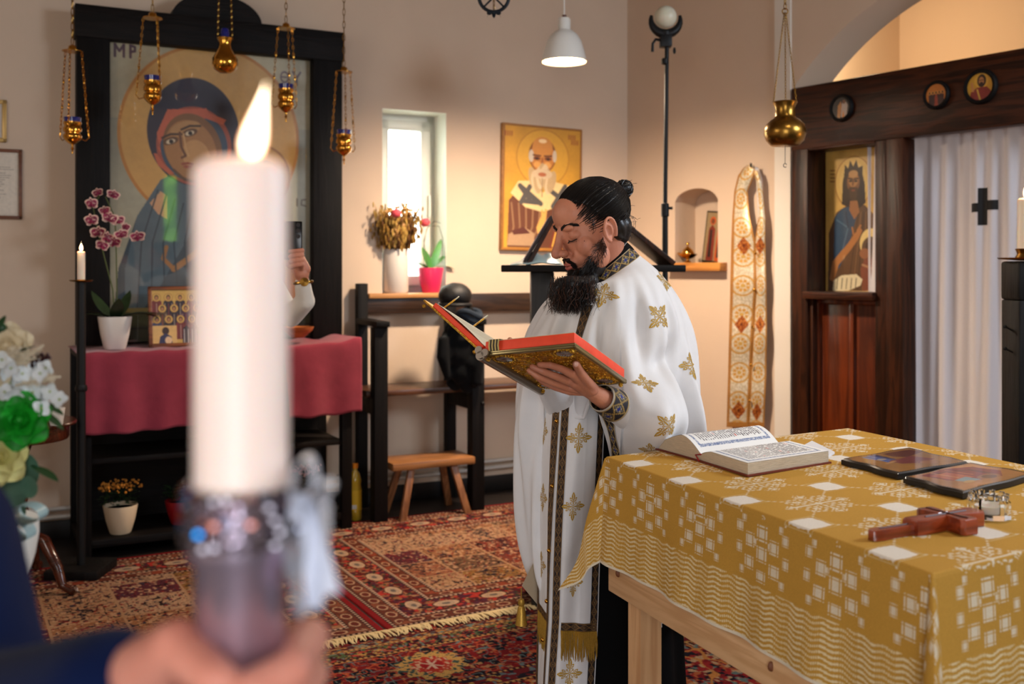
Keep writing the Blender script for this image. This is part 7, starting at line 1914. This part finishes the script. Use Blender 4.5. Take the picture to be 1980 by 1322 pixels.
for k_, ch in chains.items():
    tip = under(*ch[0]); nx_t = under(*ch[1]); d_ = (tip - nx_t).normalized(); nr = Vector((-.2, -.9, .1)).normalized() if k_ == 'thumb' else nb_k
    if k_ == 'thumb':
        m = MB(); m.ball(tip + Vector((-.001, -.0085, .001)), (.0055, .0022, .0068), 12, 8); m.build('fingernail', mat('nail', (214, 160, 140), rough=.3), hand)
cuf = wr_.lerp(elb, .12); cue = wr_.lerp(elb, .42); dcu = (cue - cuf).normalized()
e1 = dcu.orthogonal().normalized(); e2 = dcu.cross(e1); T = np.zeros((44, 72, 3))
for j in range(44):
    for i in range(72):
        a_ = 2 * PI * i / 72; r_ = .036 + .008 * j / 43; T[j, i] = cuf.lerp(cue, j / 43) + (e1 * math.cos(a_) + e2 * math.sin(a_)) * r_
A_, J_ = np.meshgrid(np.linspace(0, .24, 72), np.linspace(-1, 1, 44))
cw = big_grid('left_cuff', T, M_trim, band_dye(A_, J_, 1), man, closed_u=True); cw.modifiers.new('thickness', 'SOLIDIFY').thickness = .003
m = MB().tube([cuf.lerp(cue, .9), elb.lerp(cue, .3), elb], [.040, .046, .048], 20).build('left_sleeve', M_robe, man)
# right hand steadying the open page from the far side
hm = MB(); rt = P(986, 657, 2.56) - OFV; 
for i_, (dx, dy) in enumerate(((0, 0), (.016, .010), (.032, .016), (.046, .026))):
    a_ = rt + Vector((dx, dy, -.004 * i_)); b_ = a_ + Vector((.014, .034, -.016)); c__ = b_ + Vector((.022, .030, -.030)); hm.capsule(a_, b_, .0075, .009, 12); hm.capsule(b_, c__, .009, .011, 12); hm.capsule(c__, rt + Vector((.075, .10, -.07)), .011, .018, 12)
hm.capsule(rt + Vector((.0, .05, -.045)), rt + Vector((.04, .085, -.06)), .010, .014, 12); hm.capsule(rt + Vector((.06, .09, -.06)), rt + Vector((.10, .15, -.10)), .022, .026, 16)
fused('right_hand', hm, .0026, M_skin, man, 4)
MB().tube([rt + Vector((.085, .13, -.085)), rt + Vector((.12, .22, -.15)), rt + Vector((.15, .32, -.2))], [.036, .045, .055], 18).build('right_sleeve', M_robe, man)
print('HEADPX nose', to_px(HM @ Vector((.128, 0, -.027)) + OFV), 'ear', to_px(HM @ Vector((-.004, .08, -.008)) + OFV), 'mouth', to_px(HM @ Vector((.10, 0, -.066)) + OFV), 'crown', to_px(HM @ Vector((-.02, 0, .14)) + OFV), 'forehead', to_px(HM @ Vector((.09, 0, .06)) + OFV))
print('BOOK', to_px(K1 + ebk * hb), wa, hb, wl_)

# ================================================================== GUEST WITH PHONE, mostly hidden behind the big candle
GY = 4.2
g0 = P(470, 520, GY); g0.z = 0; OG = Matrix.Translation(-g0)
def gp_(px, py, Y=GY): return P(px, py, Y) - g0
M_blouse = mat('cream_blouse', (214, 204, 190), rough=.8, sheen=.2, bump=.2, bscale=20)
M_skirt = mat('black_skirt_cloth', (16, 16, 20), rough=.8)
t = thing('person', 'guest in cream blouse and black skirt raising a phone, mostly hidden behind the big candle', 'person', loc=g0)
b = MB()
b.capsule(gp_(468, 548), gp_(468, 632), .115, .105, 20); b.capsule(gp_(425, 540), gp_(512, 540), .062, .062, 16); b.ball(gp_(468, 590), (.16, .11, .19), 20, 16)
b.capsule(gp_(512, 540), gp_(562, 612, 4.1), .058, .044, 16).capsule(gp_(562, 612, 4.1), gp_(590, 582, 4.02), .044, .040, 16).capsule(gp_(590, 582, 4.02), gp_(585, 548, 3.98), .038, .032, 14)
b.capsule(gp_(425, 540), gp_(400, 620, 4.1), .056, .044, 16).capsule(gp_(400, 620, 4.1), gp_(440, 560, 3.98), .040, .034, 16)
fused('blouse', b, .009, M_blouse, t, 5)
MB().lathe([(.0, 0), (.115, 0), (.14, -.12), (.155, -.3), (.16, -.5), (.15, -.52), (0, -.52)], gp_(475, 640), 28, sx=1.12, sy=.8).build('skirt', M_skirt, t)
b = MB()
for dx in (-.07, .07): b.capsule(gp_(475, 880) + Vector((dx, 0, 0)), Vector((.01 + dx, 0, .10)), .055, .036, 14).capsule(Vector((.01 + dx, .02, .06)), Vector((.01 + dx, -.12, .035)), .036, .03, 12)
fused('legs', b, .008, M_skirt, t, 3)
b = MB(); b.ball(gp_(466, 440), (.072, .088, .10), 22, 18).ball(gp_(466, 466) + Vector((0, -.025, 0)), (.052, .06, .055), 18, 14).capsule(gp_(467, 478), gp_(468, 530), .05, .056, 16)
b.capsule(gp_(466, 444) + Vector((0, -.088, 0)), gp_(466, 458) + Vector((0, -.10, 0)), .009, .013, 10)
for s_i in (-1, 1): b.ball(gp_(466, 440) + Vector((s_i * .03, -.074, .008)), (.02, .016, .012), 12, 8).ball(gp_(466, 446) + Vector((s_i * .073, 0, 0)), (.01, .016, .027), 10, 8)
hd = fused('head', b, .005, M_skin, t, 5)
for s_i in (-1, 1): MB().ball(gp_(466, 440) + Vector((s_i * .03, -.090, .006)), (.010, .004, .004), 10, 6).build('eye', M_brow, hd)
MB().tube([gp_(466, 472) + Vector((x, -.083 + abs(x) * .4, 0)) for x in (-.022, -.01, 0, .01, .022)], [.002, .004, .004, .004, .002], 8).build('lips', MATS['lips'], hd)
m = MB().ball(gp_(466, 434) + Vector((0, .018, .012)), (.086, .092, .105), 26, 20)
for s_i in (-1, 1): m.capsule(gp_(466, 440) + Vector((s_i * .07, .03, 0)), gp_(466, 520) + Vector((s_i * .085, .03, 0)), .03, .022, 12)
fused('hair', m, .007, mat('dark_brown_hair', (34, 22, 17), rough=.45, bump=.5, bscale=50, stretch=(6, 6, 1)), hd, 4)
hm = MB(); wr = gp_(584, 545, 3.98)
hm.capsule(wr + Vector((.006, 0, -.02)), gp_(583, 528, 3.97), .024, .024, 14).capsule(gp_(583, 528, 3.97), gp_(574, 505, 3.96), .030, .026, 14).capsule(gp_(590, 520, 3.97), gp_(580, 500, 3.96), .022, .020, 12)
for i_ in range(4):
    y_ = 480 + i_ * 9; hm.capsule(gp_(582, y_ + 14, 3.95), gp_(584, y_ + 4, 3.92), .0105, .0095, 10).capsule(gp_(584, y_ + 4, 3.92), gp_(560, y_ + 6 + i_, 3.905), .0095, .008, 10)
hm.capsule(gp_(575, 520, 3.96), gp_(556, 512, 3.97), .013, .011, 10)
fused('hand', hm, .003, M_skin, t, 4)
MB().tube([wr + Vector((.004, 0, -.002)) + Vector((.034 * math.cos(a_), .030 * math.sin(a_), .004 * math.cos(a_))) for a_ in [2 * PI * i / 24 for i in range(24)]], .006, 8, closed=True).lathe([(0, -.005), (.016, -.005), (.017, .004), (0, .006)], wr + Vector((.016, -.032, .0)), 20, axis=Matrix.Rotation(math.radians(80), 3, 'X')).build('wristwatch', M_brass_old, t)
fp = P(566, 505, 3.93)
ph_t = thing('mobile_phone', 'black mobile phone held up in the guest\'s hand beside the big candle', 'phone', loc=fp)
pb2 = MB().box(-.036, .036, -.004, .004, 0.004, .152, .004).build('phone_body', mat('phone_black', (12, 12, 15), rough=.2), ph_t)
for k in range(3): MB().lathe([(0, 0), (.008, 0), (.008, .003), (0, .003)], (.022, -.004, .138 - .022 * k), 16, axis=Matrix.Rotation(math.radians(90), 3, 'X')).build('camera_lens', mat('lens_glass', (26, 28, 36), rough=.1, coat=1.0), ph_t)

# ================================================================== NEAR PERSON HOLDING THE BIG CANDLE
CY = .55
def c_(px, py, Y=CY): return P(px, py, Y)
n0 = Vector((-.68, .95, 0))
t = thing('person', 'person in navy suit at the lower left holding the big blurred candle', 'person', loc=n0)
M_suit = mat('navy_suit', (4, 20, 58), rough=.9, sheen=.03, bump=.1, bscale=400)
b = MB(); o = -n0
sh_ = Vector((-.482, .86, 1.275)); el = c_(-40, 1425, .74); cu_ = c_(215, 1345, .605)
b.capsule(sh_ + o, el + o, .066, .056, 20).capsule(el + o, cu_ + o, .055, .040, 20)
b.capsule(Vector((-0.690, .93, 1.20)) + o, Vector((-0.710, .95, 1.0)) + o, .13, .13, 22).capsule(sh_ + Vector((-.02, 0, .02)) + o, Vector((-0.850, 1.02, 1.24)) + o, .065, .065, 18)
b.capsule(Vector((-0.850, 1.02, 1.22)) + o, Vector((-0.930, 1.02, 1.02)) + o, .062, .05, 16)
b.ball(Vector((-0.720, .96, 1.05)) + o, (.17, .12, .28), 22, 18); b.ball(Vector((-0.730, .96, .92)) + o, (.17, .12, .14), 22, 18)
for sx_ in (-.085, .085): b.capsule(Vector((-0.730 + sx_, .96, .86)) + o, Vector((-0.740 + sx_, .97, .12)) + o, .088, .055, 16)
fused('navy_suit', b, .009, M_suit, t, 5)
b = MB(); nk = Vector((-.73, .95, 1.27)) + o
b.capsule(nk, nk + Vector((.01, -.01, .10)), .056, .052, 16).ball(nk + Vector((.012, -.01, .20)), (.076, .092, .115), 24, 20).ball(nk + Vector((.02, -.04, .145)), (.05, .06, .055), 18, 14).capsule(nk + Vector((.03, -.10, .19)), nk + Vector((.032, -.112, .168)), .009, .013, 10)
hd = fused('head', b, .005, M_skin, t, 5)
fused('hair', MB().ball(nk + Vector((.005, .018, .225)), (.085, .094, .105), 24, 18), .007, M_hair, hd, 2)
for sx_ in (-.085, .085): MB().ball(Vector((-.74 + sx_, .92, .045)) + o, (.05, .14, .045), 16, 10).build('shoe', MATS['black_shoe'], t)
hm = MB()
# thumb and its base on the left, palm behind, fingers closing from the right
hm.capsule(c_(190, 1345, .615) + o, c_(300, 1300, .585) + o, .026, .020, 18).capsule(c_(285, 1292, .575) + o, c_(345, 1248, .540) + o, .0185, .0145, 16).capsule(c_(345, 1248, .540) + o, c_(418, 1312, .516) + o, .0135, .0105, 16)
hm.capsule(c_(260, 1330, .60) + o, c_(470, 1345, .615) + o, .028, .024, 18)
for i_ in range(4):
    d_ = Vector((0, .0, -.0205 * i_)); k_ = 1 - .04 * i_
    a1_, a2_, a3_, a4_ = c_(520, 1262, .612), c_(598, 1232, .584), c_(566, 1292, .530), c_(482, 1332, .512)
    hm.capsule(a1_ + d_ + o, a2_ + d_ + o, .0125 * k_, .0118 * k_, 14).capsule(a2_ + d_ + o, a3_ + d_ + o, .0118 * k_, .0108 * k_, 14).capsule(a3_ + d_ + o, a4_ + d_ + o, .0108 * k_, .0092 * k_, 14)
fused('hand', hm, .003, mat('skin_pink', (226, 158, 138), rough=.5, sss=.15, color2=(196, 120, 100), vscale=16), t, 4)
# the candle with its holder
cb = c_(466, 1330); ctop = c_(466, 309).z - cb.z
t = thing('big_candle', 'big pinkish white lit candle in a rhinestone-collared metal holder in the near foreground', 'candle', loc=cb + Vector((0, 0, -.06)))
ct = ctop + .06; R = .0248
zj = c_(466, 955).z - cb.z + .06; zs_ = c_(466, 1050).z - cb.z + .06
wax = MB().lathe([(0, zs_), (R, zs_), (R, ct - .007), (R - .0018, ct - .003), (R - .006, ct), (R - .010, ct - .001), (0, ct - .005)], n=56).build('candle_body', mat('pinkish_wax', (250, 228, 218), rough=.4, sss=.3), t)
MB().tube([(0.004, 0, ct - .006), (.0045, 0, ct + .004), (.006, 0, ct + .008)], .0011, 6).build('wick', mat('wick_black', (20, 16, 14), rough=.9), wax)
fb = Vector((.0045, 0, ct + .001)); fpts = []; frs = []
for i in range(22):
    f = i / 21; fpts.append(fb + Vector((.0088 * f, 0, .0395 * f))); frs.append(max(2e-4, .0060 * (math.sin(PI * min(1., f ** .52)) ** 1.1) * (1 - .25 * f) + .0016 * (1 - f)))
m = MB().tube(fpts, frs, 20).build('flame', flame_mat('big_flame', 5.5, (128, 60, 14), (255, 238, 200)), wax)
light('big_candle_glow', 'POINT', cb + Vector((.008, 0, ct - .06 + .022)), (0, 0, 0), .5, (1.0, .62, .34), shadow_soft_size=.006)
M_steel = mat('brushed_steel', (196, 180, 200), rough=.3, metal=.85)
MB().lathe([(0, -.03), (.019, -.03), (.0225, .0), (.0235, zs_ - .01), (.0275, zs_ - .005), (.0285, zs_ + .006), (.0285, zj), (.0265, zj + .001), (.0262, zs_ + .006), (0, zs_ + .004)], n=56).build('holder', M_steel, t)
RHM = [mat('rhinestone', (120, 116, 124), rough=.02, metal=1.0), mat('rose_rhinestone', (150, 96, 84), rough=.02, metal=1.0), mat('blue_rhinestone', (20, 120, 190), rough=.02, metal=1.0)]
rs_ = [MB(), MB(), MB()]; rq = random.Random(12)
for r_i in range(5):
    z = zs_ + .0045 + r_i * .0062
    for q_ in range(28):
        an = 2 * PI * (q_ + .5 * (r_i % 2)) / 28; ro = Matrix.Rotation(rq.uniform(-.5, .5), 3, 'X') @ Matrix.Rotation(an + rq.uniform(-.3, .3), 3, 'Z')
        rs_[0 if rq.random() < .7 else (1 if rq.random() < .7 else 2)].ball((.0292 * math.cos(an), .0292 * math.sin(an), z), (.0026, .0033, .0032), 5, 4, ro)
for m_i, nm in zip((0, 1, 2), ('clear_rhinestones', 'rose_rhinestones', 'blue_rhinestones')): rs_[m_i].build(nm, RHM[m_i], t, smooth=False)['kind'] = 'stuff'
M_sat = mat('pale_blue_satin', (206, 212, 228), rough=.28, sheen=.5)
bw_ = MB()
def loop(c, d, L, w, th):
    d = Vector(d).normalized(); up = Vector((0, -1, 0)); s = d.cross(up).normalized(); rows_ = []
    for i in range(17):
        a_ = 2 * PI * i / 16; p = Vector(c) + d * (L * .5 * (1 - math.cos(a_))) + s * (th * math.sin(a_)); rows_.append([list(p + up * w * .5), list(p + up * w * .2), list(p - up * w * .2), list(p - up * w * .5)])
    bw_.grid(np.array(rows_))
bx = Vector((.034, -.010, zs_ + .022))
loop(bx, (.1, 0, 1), .026, .020, .006); loop(bx, (.7, 0, .5), .020, .018, .005); loop(bx + Vector((.010, 0, .006)), (-.15, 0, -1), .062, .022, .007); loop(bx + Vector((.0, -.004, .004)), (-.05, 0, -1), .040, .020, .005); loop(bx + Vector((.004, .002, .0)), (.1, 0, -1), .052, .018, .006)
bw_.ball(bx, (.007, .007, .007), 12, 8)
for (ex, ez, ln_) in ((.004, -.052, .0), (.013, -.044, .0)): bw_.grid(np.array([[list(bx + Vector((ex * f, -.007, ez * f))), list(bx + Vector((ex * f + .008, -.002, ez * f - .001 * math.sin(f * 9))))] for f in np.linspace(0, 1, 12)]))
bw_.build('satin_bow', M_sat, t)

# ================================================================== FLOWER ARRANGEMENT AT THE LEFT EDGE
FY = 1.5
f0 = P(-70, 1012, FY); pl_h = f0.z
t = thing('flower_column', 'white column just outside the left edge carrying the flower arrangement', 'column', loc=Vector((f0.x, f0.y, 0)))
MB().lathe([(.11, 0), (.12, .02), (.10, .05), (.085, .08), (.08, pl_h - .10), (.095, pl_h - .05), (.10, pl_h - .02), (.10, pl_h)], n=36).build('shaft', M_white, t)
t = thing('flower_arrangement', 'arrangement of white blossoms, a green rose and eucalyptus at the left edge', 'flowers', loc=f0)
def fo(px, py, Y=FY): return P(px, py, Y) - f0
MB().lathe([(0, 0), (.05, 0), (.06, .05), (.05, .055), (0, .05)], n=24).build('bowl', M_white, t)
rg = random.Random(31)
M_wf = mat('white_petals', (236, 242, 244), rough=.6); M_gr = mat('green_rose', (12, 140, 26), rough=.5, color2=(30, 176, 44), vscale=40)
M_cr = mat('cream_petals', (226, 210, 176), rough=.6); M_euc = mat('eucalyptus', (70, 120, 96), rough=.6, color2=(110, 150, 130), vscale=20)
M_lfd = mat('deep_leaf', (24, 66, 30), rough=.4)
def rose(c, R, mt, name, nrm=(.35, -1, .25)):
    nrm = Vector(nrm).normalized(); s = nrm.orthogonal().normalized(); u_ = nrm.cross(s); m = MB(); k = 0
    for lay, (rr_, n_p, cup) in enumerate(((.18, 3, .9), (.34, 4, .7), (.55, 5, .45), (.78, 6, .25), (.95, 6, .05))):
        for q_ in range(n_p):
            an = 2 * PI * q_ / n_p + lay * .7; d = s * math.cos(an) + u_ * math.sin(an); b_ = Vector(c) + d * R * rr_ * .35 - nrm * R * .25 * lay * .35
            petal(m, b_, d * (1 - cup) + nrm * cup, nrm * (1 - cup) - d * cup, R * (.42 + .16 * lay), R * (.55 + .18 * lay), -.12)
    m.ball(c, R * .28, 12, 8); return m.build(name, mt, t)
rose(fo(38, 812, 1.42), .030, M_gr, 'green_rose_bloom'); rose(fo(12, 668, 1.45), .026, M_cr, 'cream_rose_bloom'); rose(fo(-60, 740, 1.42), .04, M_cr, 'cream_rose_bloom'); rose(fo(-50, 860, 1.44), .036, M_wf, 'white_rose_bloom')
m = MB(); yc = MB()
for k in range(46):
    px, py = rg.gauss(40, 32), rg.gauss(748, 34)
    if px < -60 or px > 118 or py < 690: px, py = rg.uniform(-30, 100), rg.uniform(705, 800)
    c0_ = fo(px, py, FY - rg.uniform(.02, .08)); nr = Vector((rg.uniform(-.5, .7), -1, rg.uniform(-.3, .6))).normalized(); s = nr.orthogonal().normalized(); u_ = nr.cross(s); a0_ = rg.uniform(0, 3)
    for q_ in range(4):
        an = a0_ + q_ * PI / 2; petal(m, c0_, s * math.cos(an) + u_ * math.sin(an), nr, .013, .013, .15)
    yc.ball(c0_ + nr * .002, .0018, 6, 4)
hy = m.build('white_blossoms', M_wf, t); yc.build('flower_centres', mat('yellow_green', (150, 170, 60), rough=.6), hy)
m = MB()
for (x0, y0, x1, y1, w) in ((30, 745, 116, 728, .012), (10, 720, 84, 668, .013), (-10, 700, 40, 672, .012)):
    a_, b_ = fo(x0, y0, 1.44), fo(x1, y1, 1.42); n_k = 120
    m.tube([a_, b_], [.002, .0015], 5)
    for k in range(n_k):
        f = rg.uniform(.15, 1); p = a_.lerp(b_, f); d = Vector((rg.uniform(-1, 1), rg.uniform(-1, 1), rg.uniform(-1, 1))).normalized(); d = (d + (b_ - a_).normalized() * .8).normalized()
        m.tube([p, p + d * w * math.sin(PI * min(.95, f))], .0005, 3, cap=False)
m.build('bunny_tail_grass', mat('cream_grass', (226, 214, 190), rough=.9), t)
m = MB()
for (x, y, dx, dz, L) in ((60, 770, 1, -.35, .055), (70, 790, .9, -.5, .05), (-5, 640, .5, .9, .03), (20, 690, .8, .4, .05), (60, 900, .6, -.2, .05)): leaf(m, fo(x, y, 1.46), (dx, -.2, dz), L, L * .42, .1)
m.ball(fo(2, 634, 1.45), (.008, .004, .008), 8, 6); m.build('green_leaves', M_lfd, t)
m = MB()
for (x, y, r_) in ((40, 915, .030), (-5, 905, .026), (22, 950, .022), (10, 985, .03), (60, 940, .016), (-30, 950, .03)):
    c0_ = fo(x, y, 1.46 + rg.uniform(-.03, .02)); nr = Vector((rg.uniform(-.4, .4), -1, rg.uniform(-.2, .4))).normalized(); s = nr.orthogonal().normalized(); u_ = nr.cross(s)
    m.grid(np.array([[list(c0_ + (s * math.cos(an) + u_ * math.sin(an)) * r_ * f + nr * .004 * f * f) for an in np.linspace(0, 2 * PI, 18)] for f in (0.02, .5, 1)]))
m.tube([fo(-30, 990), fo(10, 940), fo(40, 915)], .002, 5); m.build('eucalyptus_leaves', M_euc, t)
rose(fo(-4, 885, 1.43), .030, mat('yellow_cream_petals', (230, 222, 150), rough=.6), 'tulip_bloom', (.6, -1, .5))
m = MB()
for k in range(30): m.ball(fo(rg.uniform(60, 96), rg.uniform(684, 708), 1.46), .0028, 6, 5)
m.build('dark_berries', mat('dark_berry', (60, 24, 26), rough=.4), t)
bw_ = MB(); loop(fo(30, 985, 1.44), (1, 0, -.2), .04, .03, .012); loop(fo(20, 1000, 1.44), (.6, 0, -.6), .04, .03, .010); bw_.build('pale_ribbon', mat('pale_teal_ribbon', (150, 180, 184), rough=.4), t)
for k in range(5): pass
MB().tube([Vector((0, 0, .03)), fo(-20, 900), fo(0, 760)], .02, 8).build('stems', M_stem, t)
